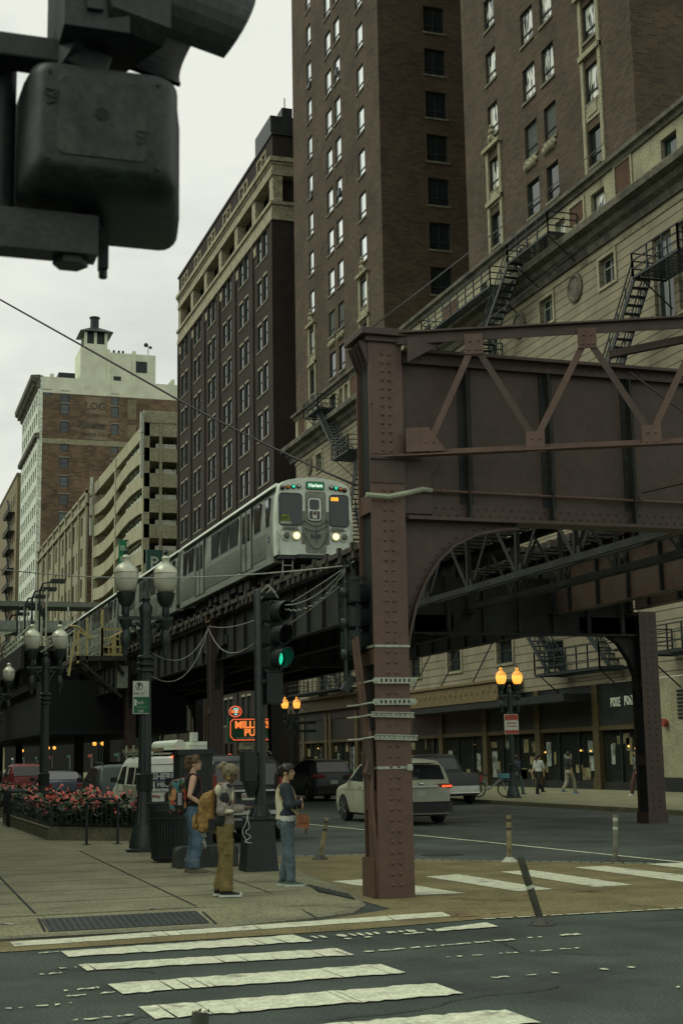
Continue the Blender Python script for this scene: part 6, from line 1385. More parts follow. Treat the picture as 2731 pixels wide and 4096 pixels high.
mb=MB(); mb.box(.35,.85,.1,1.8,2.1,2.25); mb.box(.4,.9,.3,1.5,2.26,2.36); mb.box(.45,.6,.2,.6,2.37,2.62); onvan('roof_boxes','white fixtures piled on the right of the van roof','fixture',mb,VAN)
sed=[(0,.55),(.03,.9),(.1,1.0),(.7,1.05),(1.35,1.38),(1.7,1.43),(2.5,1.42),(3.2,1.05),(4.5,.88),(4.75,.7),(4.8,.45)]
c=car('dark blue sedan parked behind the planter beside the lamp post','car',(7.95,61,0),0,4.8,1.85,sed,.98,paint('navy_paint',(.035,.045,.075),.3),[[(.95,1.02),(1.4,1.33),(2.0,1.36),(2.0,1.02)],[(2.06,1.02),(2.06,1.36),(2.5,1.35),(3.05,1.04)]],[('rear_window',.74,1.33,.85)],(.95,3.75),.34,3.0,(.5,.9,.75,.95,.03),plate=(.6,.0),name='sedan')
c=car('dull red SUV parked furthest left behind the flowers','car',(7.7,73,0),0,4.7,1.88,suvp,1.12,paint('dull_red_paint',(.20,.03,.024),.35),suvw,[('rear_window',.13,.42,.86)],(.95,3.8),.37,3.2,(.7,.94,.85,1.35,.04),name='suv',rails=True)
c=car('dark green hatchback with roof bars just beyond the white van','car',(8.15,47.6,0),0,4.5,1.85,suvp[:5]+[(1.6,1.68),(2.5,1.64),(2.9,1.54),(3.6,1.08),(4.2,.95),(4.45,.8),(4.5,.5)],1.08,paint('dark_green_paint',(.04,.055,.05),.3),suvw,[],(.95,3.6),.36,3.1,name='hatchback',rails=True,bump=False)
c=car('small dark car far down the avenue under the railway','car',(15.5,92,0),0,4.6,1.85,suvp[:-5]+[(2.9,1.6),(3.5,1.1),(4.3,.98),(4.55,.8),(4.6,.5)],1.1,GRY,suvw,[('rear_window',.15,.42,.84)],(.95,3.65),.37,3.1,(.4,.93,.98,1.12,.03),name='suv',lit=True)
# ================================================================ people
SK1=M('light_skin',(.52,.31,.22),.55,noise=.08,scale=9); SK2=M('dark_skin',(.11,.058,.036),.5,noise=.1,scale=9); SK3=M('tan_skin',(.44,.26,.17),.5,noise=.08,scale=9)
DEN=M('blue_denim',(.07,.115,.165),.85,noise=.45,scale=7,fine=60,bump=.3); DEN2=M('grey_blue_denim',(.085,.115,.135),.85,noise=.4,scale=7,fine=60,bump=.3); DJK=M('dark_denim_jacket',(.022,.032,.042),.85,noise=.4,scale=8,fine=50)
KHA=M('mustard_corduroy',(.145,.105,.038),.9,noise=.3,scale=8,fine=70,bump=.3); SWT=M('mauve_grey_knit',(.20,.175,.155),.95,noise=.3,scale=12,fine=60,bump=.4); CRM=M('cream_cloth',(.50,.46,.34),.9,noise=.12,scale=6); BKC=M('black_cloth',(.015,.016,.017),.9,noise=.3,scale=8); WHC=M('white_cloth',(.5,.5,.47),.9,noise=.1,scale=6)
HB=M('brown_hair',(.085,.052,.028),.6,noise=.5,scale=22,fine=60,bump=.6); HG=M('ash_braids',(.165,.132,.08),.7,noise=.45,scale=30,fine=70,bump=.8); HK=M('black_hair',(.016,.012,.010),.4,noise=.4,scale=25)
def cloth(o,vox,amp=0,sm=3):
    r=o.modifiers.new('u','REMESH'); r.mode='VOXEL'; r.voxel_size=vox; r.use_smooth_shade=True
    if sm: s=o.modifiers.new('s','SMOOTH'); s.factor=.5; s.iterations=sm
    if amp:
        tx=bpy.data.textures.get('fold') or bpy.data.textures.new('fold','CLOUDS'); tx.noise_scale=.09; d=o.modifiers.new('d','DISPLACE'); d.texture=tx; d.strength=amp; d.mid_level=.5
    return o
def ell(mb,rings,n=14):
    """stack of horizontal ellipses: (x,y,z,rx,ry)"""
    mb.loft([[(x+a*math.cos(2*PI*i/n),y+b*math.sin(2*PI*i/n),z) for i in range(n)] for x,y,z,a,b in rings])
def limb(mb,pts,rs,n=10):
    mb.tube(pts,rs,n)
    for p,r in zip(pts,rs): mb.ball(p,r*.98,8,6)
def hand(mb,w,d,s=1,curl=.5,up=(0,0,1)):
    """palm plus five separate bent fingers; w wrist, d pointing direction"""
    w,d=V(w),V(d).normalized(); u=V(up); sd=d.cross(u).normalized(); u=sd.cross(d)
    mb.loft([[w+d*t+sd*a*b*.04*s+u*c*.017*s for b,c in((-1,-1),(1,-1),(1,1),(-1,1))] for t,a in((-.01,.6),(.04*s,.95),(.085*s,1.0))])
    for k,(o,l) in enumerate(((-.032,.065),(-.011,.075),(.011,.07),(.031,.055))):
        p=w+d*.08*s+sd*o*s; q=p+d*l*.5*s-u*.01*curl; r_=q+d*l*.5*s*(1-curl*.6)-u*l*.5*s*curl; mb.tube([p,q,r_],[.0095*s,.0088*s,.007*s],6)
    p=w+d*.03*s-sd*.035*s; mb.tube([p,p+d*.035*s-sd*.02*s,p+d*.07*s-sd*.018*s-u*.012],[.011*s,.010*s,.008*s],6)
def person(lab,loc,rz,sc,pose,skin,hair,top,trou,shoe,grp=None,vox=.011,toplong=0,sleeve=1,sole=WHC,hairf=None,trw=1.0,fold=.016):
    """figure faces local +x, left hand side is +y"""
    t=thing('person',lab,'person',(0,0,0),0,grp)
    g=lambda k,d: pose.get(k,d)
    ln=g('lean',0); hd=V(g('head',(.03,0,1.585))); nd=R(g('nod',0)); turn=R(g('turn',0))
    sh={s:V(g('sh%s'%s,(-.0+ln,.175*(1 if s=='L' else -1),1.385))) for s in'LR'}
    el={s:V(g('el'+s,(-.03+ln,.22*(1 if s=='L' else -1),1.10))) for s in'LR'}; wr={s:V(g('wr'+s,(.05+ln,.21*(1 if s=='L' else -1),.86))) for s in'LR'}; hdir={s:V(g('hd'+s,(.15,0,-1))) for s in'LR'}
    kn={s:V(g('kn'+s,(.02,.1*(1 if s=='L' else -1),.49))) for s in'LR'}; an={s:V(g('an'+s,(-.03,.1*(1 if s=='L' else -1),.09))) for s in'LR'}; hp={s:V((0,.085*(1 if s=='L' else -1),.90)) for s in'LR'}
    b=MB()
    ell(b,[(0,0,.86,.10,.14),(0,0,.95,.115,.16),(0,0,1.05,.095,.135),(ln*.4,0,1.18,.105,.15),(ln*.8,0,1.3,.105,.165),(ln,0,1.38,.085,.165),(ln,0,1.43,.055,.09)])
    nb=V((ln*.9,0,1.40)); limb(b,[nb,nb.lerp(hd,.45)+V((-.01,0,0)),hd+V((-.015,0,-.05))],[.06,.05,.05])
    for s in'LR':
        limb(b,[sh[s],sh[s].lerp(el[s],.5),el[s],el[s].lerp(wr[s],.4),wr[s]],[.055,.048,.038,.036,.025]); limb(b,[hp[s],hp[s].lerp(kn[s],.5),kn[s],kn[s].lerp(an[s],.35),an[s]],[.088,.075,.052,.05,.032])
        hand(b,wr[s],hdir[s],1.0,g('curl',.5),g('hup'+s,(0,1 if s=='L' else -1,.2)))
        fx=V((math.cos(R(g('toe'+s,0))),math.sin(R(g('toe'+s,0))),0)); limb(b,[an[s]+V((0,0,-.04)),an[s]+fx*.12+V((0,0,-.06))],[.035,.028])
    # head: skull, jaw, nose, brow, lips, ears
    RT=Matrix.Rotation(turn,3,'Z')@Matrix.Rotation(nd,3,'Y'); H=lambda x,y,z: hd+RT@V((x,y,z))
    def hb(x,y,z,r,s): 
        c=MB(); c.ball((0,0,0),r,12,9,s); b.add([H(x+p[0],y+p[1],z+p[2]) for p in c.v],c.f)
    hb(-.01,0,.03,.098,(1,.78,.98)); hb(.03,0,-.02,.075,(.9,.78,1.15)); hb(.055,0,-.075,.04,(.9,1,.75)); hb(.098,0,-.005,.018,(1.1,.75,1.3)); hb(.085,0,.02,.016,(1,.6,1.6)); hb(.088,0,-.045,.014,(.9,1.6,.7)); hb(.075,.03,.035,.02,(.6,1.2,.5)); hb(.075,-.03,.035,.02,(.6,1.2,.5))
    for s in(-1,1): hb(-.005,s*.078,-.005,.024,(.8,.4,1.3))
    o=cloth(b.build('body',skin,t,smooth=2),vox*.8,0,2)
    m=MB()
    for s in(-1,1): c=MB(); c.ball((0,0,0),.011,8,6); m.add([H(.083+p[0],s*.031+p[1],.014+p[2]) for p in c.v],c.f)
    m.build('eyes',M('dark_eye',(.02,.015,.012),.2),t)
    m=MB()
    for s in(-1,1): m.bar(H(.088,s*.018,.042),H(.08,s*.048,.04),.008,.006)
    m.bar(H(.1,-.018,-.046),H(.1,.018,-.046),.006,.005); m.build('brows_and_lips',M('brow_lip',(.10,.045,.035),.6),t)
    m=MB(); (hairf or hair0)(m,H); cloth(m.build('hair',hair,t,smooth=2),vox*.9,.012,2)
    # trousers
    w=trw; m=MB(); ell(m,[(0,0,.80,.115,.15),(-.01,0,.88,.13*w,.172*w),(-.005,0,.96,.125,.168),(0,0,1.02,.11,.15),(0,0,1.03,.10,.14)])
    for s in'LR':
        pts=[hp[s]+V((0,0,-.02)),hp[s].lerp(kn[s],.5),kn[s],kn[s].lerp(an[s],.5),an[s]+V((0,0,.05))]; rs=[.102*w,.092*w,.078*w,.076*w,.072*w*g('hem',1)]; limb(m,pts[:4],rs[:4]); m.tube(pts[3:]+[an[s]+V((0,0,-.015))],rs[3:]+[rs[-1]],12)
    tr_=cloth(m.build('trousers',trou,t,smooth=2),vox,fold,2)
    # top
    zl=.98-toplong; m=MB(); ell(m,[(0,0,zl,.13,.175),(0,0,zl+.03,.135,.18),(0,0,1.1,.115,.155),(ln*.4,0,1.2,.125,.165),(ln*.8,0,1.3,.122,.178),(ln,0,1.39,.10,.175),(ln,0,1.43,.068,.095),(ln,0,1.445,.06,.065)])
    if sleeve:
        for s in'LR':
            e=el[s]; f=wr[s]; pts=[sh[s],sh[s].lerp(e,.5),e]; rs=[.075,.07,.06]
            if sleeve>=1: pts+=[e.lerp(f,.5),e.lerp(f,.93)]; rs+=[.052,.042]
            limb(m,pts,[r*g('puff',1) for r in rs])
    tp_=cloth(m.build('top',top,t,smooth=2),vox,fold,2)
    for s in'LR':
        a=an[s]; fx=V((math.cos(R(g('toe'+s,0))),math.sin(R(g('toe'+s,0))),0)); fy=V((-fx.y,fx.x,0)); zz=a.z-.09
        m=MB(); m.loft([[a+fx*x+fy*(y*w_)+V((0,0,z-.09)) for y,z in((-1,.02),(1,.02),(.85,h),(-.85,h))] for x,w_,h in((-.085,.028,.06),(-.06,.04,.085),(.02,.042,.09),(.09,.048,.062),(.16,.042,.045),(.19,.024,.035))]); sh_=m.build('shoe',shoe,t,smooth=1,bevel=.008)
        m=MB(); m.loft([[a+fx*x+fy*(y*w_)+V((0,0,z-.09)) for y,z in((-1,0),(1,0),(1,.028),(-1,.028))] for x,w_ in((-.095,.03),(-.06,.046),(.02,.046),(.09,.053),(.165,.047),(.2,.026))]); m.build('sole',sole,sh_)
    t.scale=(sc,sc,sc); place(t,loc,rz); return t,H
def hair0(m,H,r=.108):
    for x,y,z,q in((-.02,0,.045,.1),(-.055,0,.0,.075),(-.045,0,-.04,.055),(.03,0,.075,.068),(.0,.05,.05,.06),(.0,-.05,.05,.06)): 
        c=MB(); c.ball((0,0,0),q,10,8,(1,.85,.95)); m.add([H(x+p[0],y+p[1],z+p[2]) for p in c.v],c.f)
def hblob(m,H,x,y,z,q,s=(1,1,1)): c=MB(); c.ball((0,0,0),q,9,7,s); m.add([H(x+p[0],y+p[1],z+p[2]) for p in c.v],c.f)
def hair_bun_low(m,H):
    hair0(m,H); hblob(m,H,-.1,0,-.03,.062); hblob(m,H,-.085,.02,-.08,.04); hblob(m,H,-.11,-.02,.0,.045)
    for k in range(16): a=k*.4; hblob(m,H,-.03+.09*math.cos(a+2),.07*math.sin(a*2),.07+.045*math.sin(a*3),.032)
def hair_bun_high(m,H):
    hair0(m,H); hblob(m,H,-.03,0,.035,.104,(1.05,.85,.95)); hblob(m,H,-.135,0,.05,.06,(1,1,1.05)); hblob(m,H,-.12,.03,.075,.045); hblob(m,H,-.165,-.02,.02,.04)
def hair_tail(m,H):
    hair0(m,H); hblob(m,H,-.1,0,.04,.055)
    m.tube([H(-.1,0,.03),H(-.15,0,-.02),H(-.165,0,-.1),H(-.17,0,-.2),H(-.185,.01,-.26)],[.04,.042,.036,.028,.01],8); m.tube([H(.06,.055,.06),H(.045,.078,0),H(.03,.08,-.07)],[.012,.012,.005],6); m.tube([H(.06,-.055,.06),H(.045,-.078,0),H(.03,-.08,-.07)],[.012,.012,.005],6)
RZ=-12
# woman in tank top
p1,H1=person('woman with wavy brown bun, black tank top and rolled blue jeans, sunglasses on',(4.93,22.45,.12),R(-10),1.045,dict(lean=-.01,head=(.015,0,1.60),nod=-6,elR=(-.07,-.25,1.13),wrR=(.12,-.21,1.0),hdR=(1,.4,-.1),elL=(-.07,.25,1.13),wrL=(.1,.2,.97),knR=(.06,-.1,.5),anR=(.0,-.12,.09),anL=(-.04,.1,.09),hem=1.05),SK1,HB,BKC,DEN,M('clog_khaki',(.13,.11,.07),.8),hairf=hair_bun_low,sleeve=0,trw=1.14,sole=M('clog_sole',(.10,.09,.06),.8))
def onto(nm,mat,f,par,smooth=1):
    m=MB(); f(m); 
    for q in (m.pieces() if nm in('dark_patch','cream_patch','rolled_cuff','tank_strap') else [m]): o=q.build1(nm,mat,None,smooth=smooth); o.parent=par
    return o
SGL=glass('sunglass_lens',(.03,.10,.06),.05,.6)
onto('sunglasses',SGL,lambda m:[m.loft([[H1(.094,s*(.012+.045*a),.018+.02*b) for a,b in((0,-1),(1,-.9),(1,.8),(0,1))],[H1(.104,s*(.012+.04*a),.018+.018*b) for a,b in((0,-1),(1,-.9),(1,.8),(0,1))]]) for s in(-1,1)]+[m.bar(H1(.09,s*.06,.026),H1(-.01,s*.08,.02),.006,.006) for s in(-1,1)],p1)
onto('tank_strap',BKC,lambda m:[m.tube([V((.06,s*.09,1.33)),V((.03,s*.095,1.41)),V((-.05,s*.1,1.41)),V((-.1,s*.07,1.32))],.014,6) for s in(-1,1)],p1)
onto('rolled_cuff',M('pale_denim',(.11,.14,.17),.9),lambda m:[m.lathe([(.086,.15),(.09,.17),(.09,.2),(.084,.21)],(x,y,0),14) for x,y in((.0,-.12),(-.04,.1))],p1)
def fr(m):
    random.seed(3)
    for k in range(26): x=random.uniform(.07,.13); z=random.uniform(.44,.66); y=-.1+random.uniform(-.07,.07); m.bar((x+.02,y,z),(x+.05+random.uniform(-.02,.03),y+random.uniform(-.03,.03),z-random.uniform(.04,.12)),.008,.006)
onto('ripped_knee_threads',WHC,fr,p1)
# woman with phone
p2,H2=person('woman with ash bun looking down at her phone, patchwork sweater and mustard trousers',(4.43,18.35,.12),R(-14),.985,dict(lean=.035,head=(.085,0,1.57),nod=30,elR=(-.03,-.255,1.11),wrR=(.24,-.1,1.13),hdR=(1,.25,.15),hupR=(0,0,1),elL=(-.0,.25,1.11),wrL=(.26,.09,1.13),hdL=(1,-.3,.15),hupL=(0,0,1),curl=.7,knR=(.03,-.1,.49),anR=(.03,-.12,.10),anL=(-.05,.1,.10),puff=1.22,hem=1.08),SK2,HG,SWT,KHA,BKC,hairf=hair_bun_high,trw=1.16,toplong=.07,fold=.02)
onto('hoop_earring',M('gold_earring',(.5,.35,.1),.3,.8),lambda m:m.tube([H2(-.005+.02*math.cos(a*PI/5),-.085,-.045+.02*math.sin(a*PI/5)) for a in range(11)],.005,6),p2)
def star(m,cs):
    for x,y,z,rx,ry,rz_ in cs:
        m.ball((x,y,z),1,10,8,(rx,ry,rz_))
onto('dark_patch',BKC,lambda m:star(m,((.01,-.275,1.26,.065,.035,.085),(.06,-.22,1.42,.05,.04,.035),(-.05,-.2,1.0,.07,.04,.09),(.02,.27,1.25,.06,.03,.08))),p2)
onto('cream_patch',CRM,lambda m:star(m,((-.07,-.225,1.37,.045,.04,.07),(.03,-.27,1.10,.10,.035,.03),(.1,-.17,1.30,.03,.05,.08))),p2)
onto('cargo_flap',KHA,lambda m:(m.box(-.01,.13,-.225,-.2,.70,.75),m.box(-.0,.12,-.215,-.19,.55,.70)),p2)
onto('laces',WHC,lambda m:[m.bar((.08+.02*k,-.155,.075-.006*k),(.08+.02*k,-.085,.075-.006*k),.007,.007) for k in range(4)]+[m.ball((.215,-.12,.04),.034,8,6,(.7,1.1,.7))],p2)
# woman in denim jacket
p3,H3=person('woman with black ponytail and crossed arms, denim jacket with beige back panel',(5.6,19.5,.12),R(-18),.965,dict(lean=-.01,head=(.02,0,1.595),nod=2,turn=-16,elR=(.05,-.27,1.14),wrR=(.2,-.02,1.17),hdR=(.3,1,.1),hupR=(1,0,0),elL=(.05,.27,1.13),wrL=(.21,.03,1.12),hdL=(.3,-1,.1),hupL=(1,0,0),knR=(.04,-.09,.49),anR=(.06,-.11,.09),anL=(-.05,.09,.09),puff=1.1,hem=.9),SK3,HK,DJK,DEN2,M('teal_sneaker',(.075,.115,.10),.8,noise=.3,scale=12),hairf=hair_tail,trw=1.05,fold=.018)
onto('beige_back_panel',CRM,lambda m:ell(m,[(-.05,0,.94,.105,.155),(-.045,0,1.05,.10,.145),(-.045,0,1.2,.115,.15),(-.04,0,1.34,.108,.14),(-.04,0,1.38,.08,.12)]),p3)
onto('white_hem',WHC,lambda m:ell(m,[(.005,0,.91,.135,.178),(.005,0,.94,.14,.182),(.0,0,.99,.13,.172)]),p3)
# bags are things of their own
def bagpack(par_loc,rz,sc,lab,mat,straps,f):
    t=thing('backpack',lab,'backpack',(0,0,0)); 
    def rr(x,w,h,z,r=.08):
        p=[]
        for cy_,cz_,a in((w-r,z-h+r,-90),(w-r,z+h-r,0),(-w+r,z+h-r,90),(-w+r,z-h+r,180)):
            for i in range(5): th=R(a+22.5*i); p.append((x,cy_+r*math.cos(th),cz_+r*math.sin(th)))
        return p
    f(t,rr); m=MB()
    for s in(-1,1): m.tube(cr([V((-.13,s*.09,1.36)),V((-.06,s*.1,1.445)),V((.04,s*.11,1.43)),V((.105,s*.12,1.33)),V((.10,s*.16,1.18)),V((-.02,s*.19,1.06)),V((-.13,s*.12,1.0))]),.016,6)
    o=m.build('strap',straps,t); t.scale=(sc,sc,sc); place(t,par_loc,rz); return t
FLO=bpy.data.materials.new('floral_print'); FLO.use_nodes=True; nt_=FLO.node_tree; b_=nt_.nodes['Principled BSDF']; b_.inputs['Roughness'].default_value=.8
vo=nt_.nodes.new('ShaderNodeTexVoronoi'); vo.inputs['Scale'].default_value=17; tc_=nt_.nodes.new('ShaderNodeTexCoord'); nt_.links.new(tc_.outputs['Object'],vo.inputs[0]); sp_=nt_.nodes.new('ShaderNodeSeparateColor'); nt_.links.new(vo.outputs['Color'],sp_.inputs[0]); rp_=nt_.nodes.new('ShaderNodeValToRGB'); rp_.color_ramp.interpolation='CONSTANT'
for i,(p_,c_) in enumerate(((0,(.015,.02,.02,1)),(.34,(.35,.05,.03,1)),(.5,(.03,.14,.13,1)),(.66,(.02,.02,.02,1)),(.78,(.40,.20,.07,1)),(.88,(.06,.12,.05,1)))):
    e_=rp_.color_ramp.elements[i] if i<2 else rp_.color_ramp.elements.new(p_); e_.position=p_; e_.color=c_
nt_.links.new(sp_.outputs[0],rp_.inputs[0]); nt_.links.new(rp_.outputs[0],b_.inputs['Base Color'])
def fb(t,rr):
    m=MB(); m.loft([rr(-.11,.14,.22,1.14),rr(-.14,.165,.26,1.14),rr(-.31,.165,.255,1.11),rr(-.37,.13,.21,1.09)]); cloth(m.build('bag_body',FLO,t,smooth=2),.012,.012,2)
    m=MB(); m.box(-.27,-.15,-.20,-.16,.95,1.13); m.build('side_pocket',BKC,t,bevel=.02); m=MB(); m.lathe([(.035,1.0),(.035,1.16),(.03,1.18)],(-.21,-.19,0),10); m.build('bottle',M('grey_bottle',(.25,.23,.25),.5),t)
    m=MB(); m.tube([V((-.315,y,1.0+.0)) for y in(-.12,0,.12)],.01,5); m.tube([rr(-.2,.172,.265,1.12)[i] for i in range(20)],.009,5); m.build('piping',BKC,t)
bagpack((4.93,22.45,.12),R(-10),1.045,'floral patterned backpack worn by the woman in the tank top',FLO,M('dark_red_strap',(.06,.02,.018),.8),fb)
MUS=M('mustard_canvas',(.225,.128,.038),.85,noise=.3,scale=9,fine=40,bump=.3)
def yb(t,rr):
    m=MB(); m.loft([rr(-.12,.12,.2,1.13),rr(-.16,.155,.25,1.12),rr(-.27,.16,.255,1.07),rr(-.33,.13,.2,1.03)]); cloth(m.build('bag_body',MUS,t,smooth=2),.012,.03,2)
    m=MB(); m.loft([rr(-.30,.11,.10,.98),rr(-.36,.12,.11,.97),rr(-.41,.09,.085,.95)]); cloth(m.build('front_pocket',MUS,t,smooth=2),.012,.02,2)
    m=MB(); m.tube([(-.17,0,1.37),(-.2,.03,1.43),(-.22,0,1.42),(-.22,-.03,1.36)],.012,6); m.tube([(-.31,-.13,1.16),(-.36,-.1,1.06),(-.36,-.13,.94)],.008,5); m.box(-.2,-.1,-.165,-.13,.86,1.0); m.build('loop_and_trim',BKC,t)
bagpack((4.43,18.35,.12),R(-14),.985,'mustard yellow canvas backpack worn by the woman with the phone',MUS,M('tan_strap',(.25,.15,.09),.8),yb)
def at(t,m,nm,mat,smooth=0,bevel=0): 
    o=m.build1(nm,mat,None,smooth=smooth,bevel=bevel); o.parent=t; return o
hb_=thing('handbag','tan leather cross-body bag at the front hip of the woman in denim','handbag',(0,0,0))
LEA=M('tan_leather',(.23,.08,.03),.5,noise=.35,scale=8)
m=MB(); m.prism([(.16,.83),(.31,.815),(.32,.95),(.29,.98),(.17,.985)],-.13,-.05,'xz'); at(hb_,m,'bag_body',LEA,0,.015); m=MB(); m.prism([(.16,.90),(.32,.885),(.325,.955),(.295,.988),(.165,.992)],-.14,-.045,'xz'); at(hb_,m,'flap',LEA,0,.01); m=MB(); m.ball((.26,-.145,.905),.012,8,6); at(hb_,m,'clasp',M('gold_earring',(.5,.35,.1),.3,.8)); m=MB(); m.bar((.28,-.1,.83),(.285,-.12,.73),.025,.02); at(hb_,m,'tassel',M('dark_leather',(.06,.025,.015),.6))
m=MB(); m.tube(cr([(.17,-.14,.98),(.12,-.195,1.05),(.02,-.20,1.14),(-.1,-.16,1.28),(-.12,-.05,1.38),(-.03,.06,1.445),(.08,.05,1.38),(.14,-.02,1.2),(.17,-.06,1.0)]),.013,6); at(hb_,m,'strap',M('pale_strap',(.36,.27,.14),.7)); hb_.scale=(.965,)*3; place(hb_,(5.6,19.5,.12),R(-18))
ph=thing('phone','phone with white earphone cable held by the woman in the patchwork sweater','phone',(0,0,0)); m=MB(); m.box(.33,.47,-.045,.035,1.155,1.165); at(ph,m,'phone_body',BKC,0,.004)
m=MB(); m.tube(cr([(.34,-.04,1.15),(.31,-.06,1.02),(.33,-.05,.88),(.28,-.06,.82),(.35,-.05,.76),(.27,-.06,.70),(.36,-.05,.68)]),.0045,5); m.tube(cr([(.33,-.05,1.15),(.29,-.06,.95),(.24,-.07,.83),(.30,-.06,.70)]),.0045,5); at(ph,m,'earphone_cable',WHC); ph.scale=(.985,)*3; place(ph,(4.43,18.35,.12),R(-14))
# far pedestrians
G_='pedestrians on the far sidewalk'
walk=lambda d:dict(knR=(.18*d,-.09,.5),anR=(.22*d,-.09,.10),knL=(-.06*d,.09,.5),anL=(-.3*d,.09,.17),elR=(-.1*d,-.22,1.12),wrR=(-.08*d,-.21,.88),elL=(.06*d,.22,1.12),wrL=(.2*d,.2,.93))
person('man in black shirt and pale trousers walking before the shop windows',(27.9,54.4,.15),R(20),1.03,walk(1),SK3,HK,BKC,M('pale_trousers',(.27,.24,.19),.9),M('blue_sneaker',(.06,.16,.30),.7),G_,.02,sleeve=.5)
person('woman in white top and black trousers walking beside a companion by the bike',(26.6,54.6,.15),R(20),.98,walk(-1),SK3,HK,WHC,BKC,BKC,G_,.02,sleeve=.5,hairf=hair_tail)
person('person in dark jacket and jeans close to the lit lamp post',(25.9,55.2,.15),R(20),.97,walk(1),SK2,HK,M('navy_jacket',(.02,.03,.045),.9),DEN2,BKC,G_,.02)
person('person in grey hoodie and maroon trousers walking past the sushi-bowl shop',(28.6,50.0,.15),R(190),1.04,walk(1),SK3,HK,M('grey_hoodie',(.10,.10,.10),.9),M('maroon_trousers',(.07,.03,.03),.9),WHC,G_,.02)
person('person in black in the shop doorway beside the grey hoodie',(30.2,52.0,.15),R(100),1.0,{},SK2,HK,BKC,BKC,BKC,G_,.02)
person('person in dark clothes standing on the footbridge above the tracks',(11.3,99.5,10.9),R(-90),1.0,{},SK3,HK,BKC,BKC,BKC,'people on the footbridge',.025)
person('person in dark clothes at the left end of the footbridge',(6.9,101,10.9),R(-90),1.0,{},SK3,HK,BKC,BKC,BKC,'people on the footbridge',.025)
# ================================================================ signals close to the camera, upper left
ps=thing('pedestrian_signal','back of a black pedestrian signal box hanging close at the upper left','pedestrian signal',(.55,3.9,3.6))
SB=M('signal_back_black',(.017,.024,.023),.5,noise=.35,scale=14,spec=.4,fine=50,stain=(.07,.07,.06),st=.66)
def rrxz(x0,x1,z0,z1,r,y,n=6):
    p=[]
    for cx_,cz_,a in((x1-r,z0+r,-90),(x1-r,z1-r,0),(x0+r,z1-r,90),(x0+r,z0+r,180)):
        for i in range(n): th=R(a+90*i/(n-1)); p.append((cx_+r*math.cos(th),y,cz_+r*math.sin(th)))
    return p
mb=MB(); mb.loft([rrxz(.40,.72,3.475,3.745,.03,3.692),rrxz(.385,.74,3.46,3.765,.035,3.70),rrxz(.36,.775,3.43,3.785,.05,3.745),rrxz(.35,.79,3.42,3.79,.055,3.82),rrxz(.345,.83,3.405,3.80,.055,3.98),rrxz(.345,.85,3.40,3.80,.06,4.10)]); mb.build('housing',SB,ps,smooth=1)
mb=MB(); mb.loft([rrxz(.435,.675,3.50,3.725,.02,3.688),rrxz(.43,.68,3.495,3.73,.02,3.694)]); mb.build('back_panel',M('dusty_panel',(.034,.037,.032),.7,noise=.4,scale=11,fine=40,stain=(.075,.075,.062),st=.64),ps)
mb=MB(); mb.lathe([(.018,-.004),(.015,.0),(.014,.004)],(.552,3.688,3.625),14,'y'); mb.build('drain_hole',DARK,ps)
def glyph(x,z,s): 
    mb=MB()
    for a,b in(((-1,1.2),(1,1.0)),((1,1.0),(-.2,.1)),((-1,1.2),(-1,.3)),((-1,.3),(.6,-.2)),((.6,-.2),(.8,.5)),((-.8,-.2),(-.6,-1.2)),((-.6,-1.2),(.7,-.6)),((-.2,-.3),(.1,-.7))): mb.bar((x+a[0]*s,3.6865,z+a[1]*s),(x+b[0]*s,3.6865,z+b[1]*s),.004,.004)
    mb.build('moulded_mark',SB,ps)
glyph(.415,3.66,.018); glyph(.665,3.57,.016)
mb=MB(); mb.box(.60,.628,4.02,4.06,3.30,3.42); mb.lathe([(.014,3.275),(.014,3.30)],(.614,4.04,0),8); mb.build('latch',SB,ps,bevel=.004)
mb=MB(); mb.box(.1,.57,3.84,3.93,3.275,3.39); mb.lathe([(.05,3.255),(.05,3.30)],(.5,3.9,0),6); mb.tube([(.56,3.88,3.33),(.56,4.0,3.42)],.045,10); mb.build('lower_arm',SB,ps,smooth=1); mb=MB(); mb.lathe([(.045,3.3),(.05,3.34),(.05,3.86),(.062,3.87),(.062,3.90),(.045,3.93)],(.293,3.93,0),14); mb.build('upright_tube',SB,ps,smooth=1); mb=MB()
for x,z in((.41,3.485),(.71,3.485),(.41,3.735),(.71,3.735)): mb.lathe([(.006,-.004),(.006,.0)],(x,3.688,z),8,'y')
mb.build('screws',SB,ps)
mb=MB(); mb.box(.15,.52,3.76,3.86,3.80,3.87); mb.bar((.46,3.8,3.84),(.58,3.8,3.80),.1,.07); mb.build('upper_arm',SB,ps,bevel=.006)
ts=thing('traffic_signal','underside of a black traffic signal with hooded visors close at the top left','traffic signal',(.65,3.8,4.0))
head(ts,.60,3.83,4.06+2*.408,R(68),1.2,9,mat=SB,vl=.31)
mb=MB(); mb.box(.44,.62,3.64,3.80,3.85,4.9); mb.box(.5,.545,3.625,3.64,3.9,3.97); mb.box(.585,.62,3.62,3.64,3.95,4.2); mb.tube([(.49,3.635,4.0),(.5,3.62,4.1),(.53,3.62,4.3)],.004,5); mb.build('back_box',SB,ts,bevel=.02)
mb=MB(); mb.bar((.5,3.75,3.88),(.45,3.8,3.8),.07,.06); mb.build('mount_bracket',SB,ts)
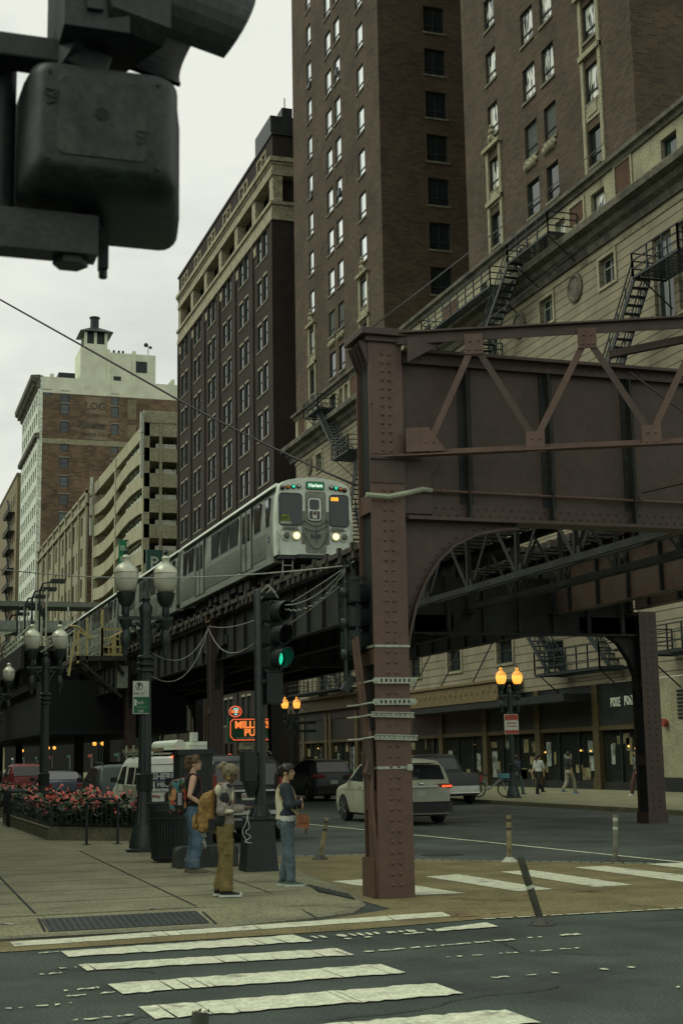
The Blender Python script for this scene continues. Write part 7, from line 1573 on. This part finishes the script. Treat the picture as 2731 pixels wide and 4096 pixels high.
sp=thing('signal_post','black signal post just inside the left edge carrying the two near signals','post',(.17,3.92,0)); mb=MB(); mb.lathe([(.3,0),(.25,.1),(.12,.3),(.07,.4),(.07,5.3),(.05,5.32)],(.17,3.95,0),18); mb.build('post',SB,sp,smooth=1); mb=MB(); mb.lathe([(.1,3.82),(.105,3.84),(.105,3.9),(.08,3.94)],(.2,3.9,0),14); mb.lathe([(.09,3.30),(.09,3.40)],(.19,3.92,0),14); mb.build('clamp',SB,sp)
# ================================================================ cables
CAB=M('black_cable',(.012,.013,.014),.5); CABL=M('pale_cable',(.24,.25,.22),.5)
def cable(lab,pts,r,mat=CAB):
    mb=MB(); mb.tube(pts,r,6); tag(mb.build('overhead_cable',mat,None,smooth=2),lab,'cable','overhead cables')
cable('long black span cable falling from the left edge to the riveted column',sag((-3.2,33.0,15.5),(4.52,21.04,7.27),-.02,6)[:-1]+sag((4.52,21.04,7.27),(6.3,18.25,5.55),.03,6),.017)
cable('dark cable sagging from the left edge to the side-on signal',sag((-2,30,6.9),(6.05,18.2,4.42),.62,20),.010,CABL)
cable('pale cable rising from a viaduct column cap past the green signal',sag((11.74,50.84,6.65),(6.25,18.3,4.5),.35,22),.010,CABL)
cable('pale cable from the nearest twin lamp up to a viaduct column',sag((5.32,28.01,3.95),(11.72,50.8,6.62),.55,14),.010,CABL)
cable('lower pale cable looping from the twin lamp to a viaduct column',sag((5.29,28.05,3.51),(11.7,50.8,6.55),.75,16),.010,CABL)
cable('pale loop of cable from the viaduct column to the green signal pole',sag((11.72,50.8,6.55),(5.97,22.27,3.76),.5,16),.010,CABL)
cable('upper wavy cable between the two traffic signals',sag((6.31,22.05,4.3),(6.15,18.4,4.4),.14,12),.010,CABL)
cable('twisted cable between the two traffic signals',[p+V((0,0,.012*(-1)**i)) for i,p in enumerate(sag((6.33,22.05,4.24),(6.15,18.4,4.36),.2,22))],.010,CABL)
cable('lowest straight cable between the two traffic signals',sag((6.36,22.1,3.95),(6.2,18.5,4.25),.02,6),.009,CABL)
cable('thin wire from the hotel front down to the top of the riveted column',sag((32.2,48.2,30.7),(6.45,18.3,7.75),.25,14),.013)
cable('thin wire crossing the plate girder to the left edge of the riveted column',sag((33.2,56.0,27.5),(6.5,18.15,6.7),.25,14),.010)
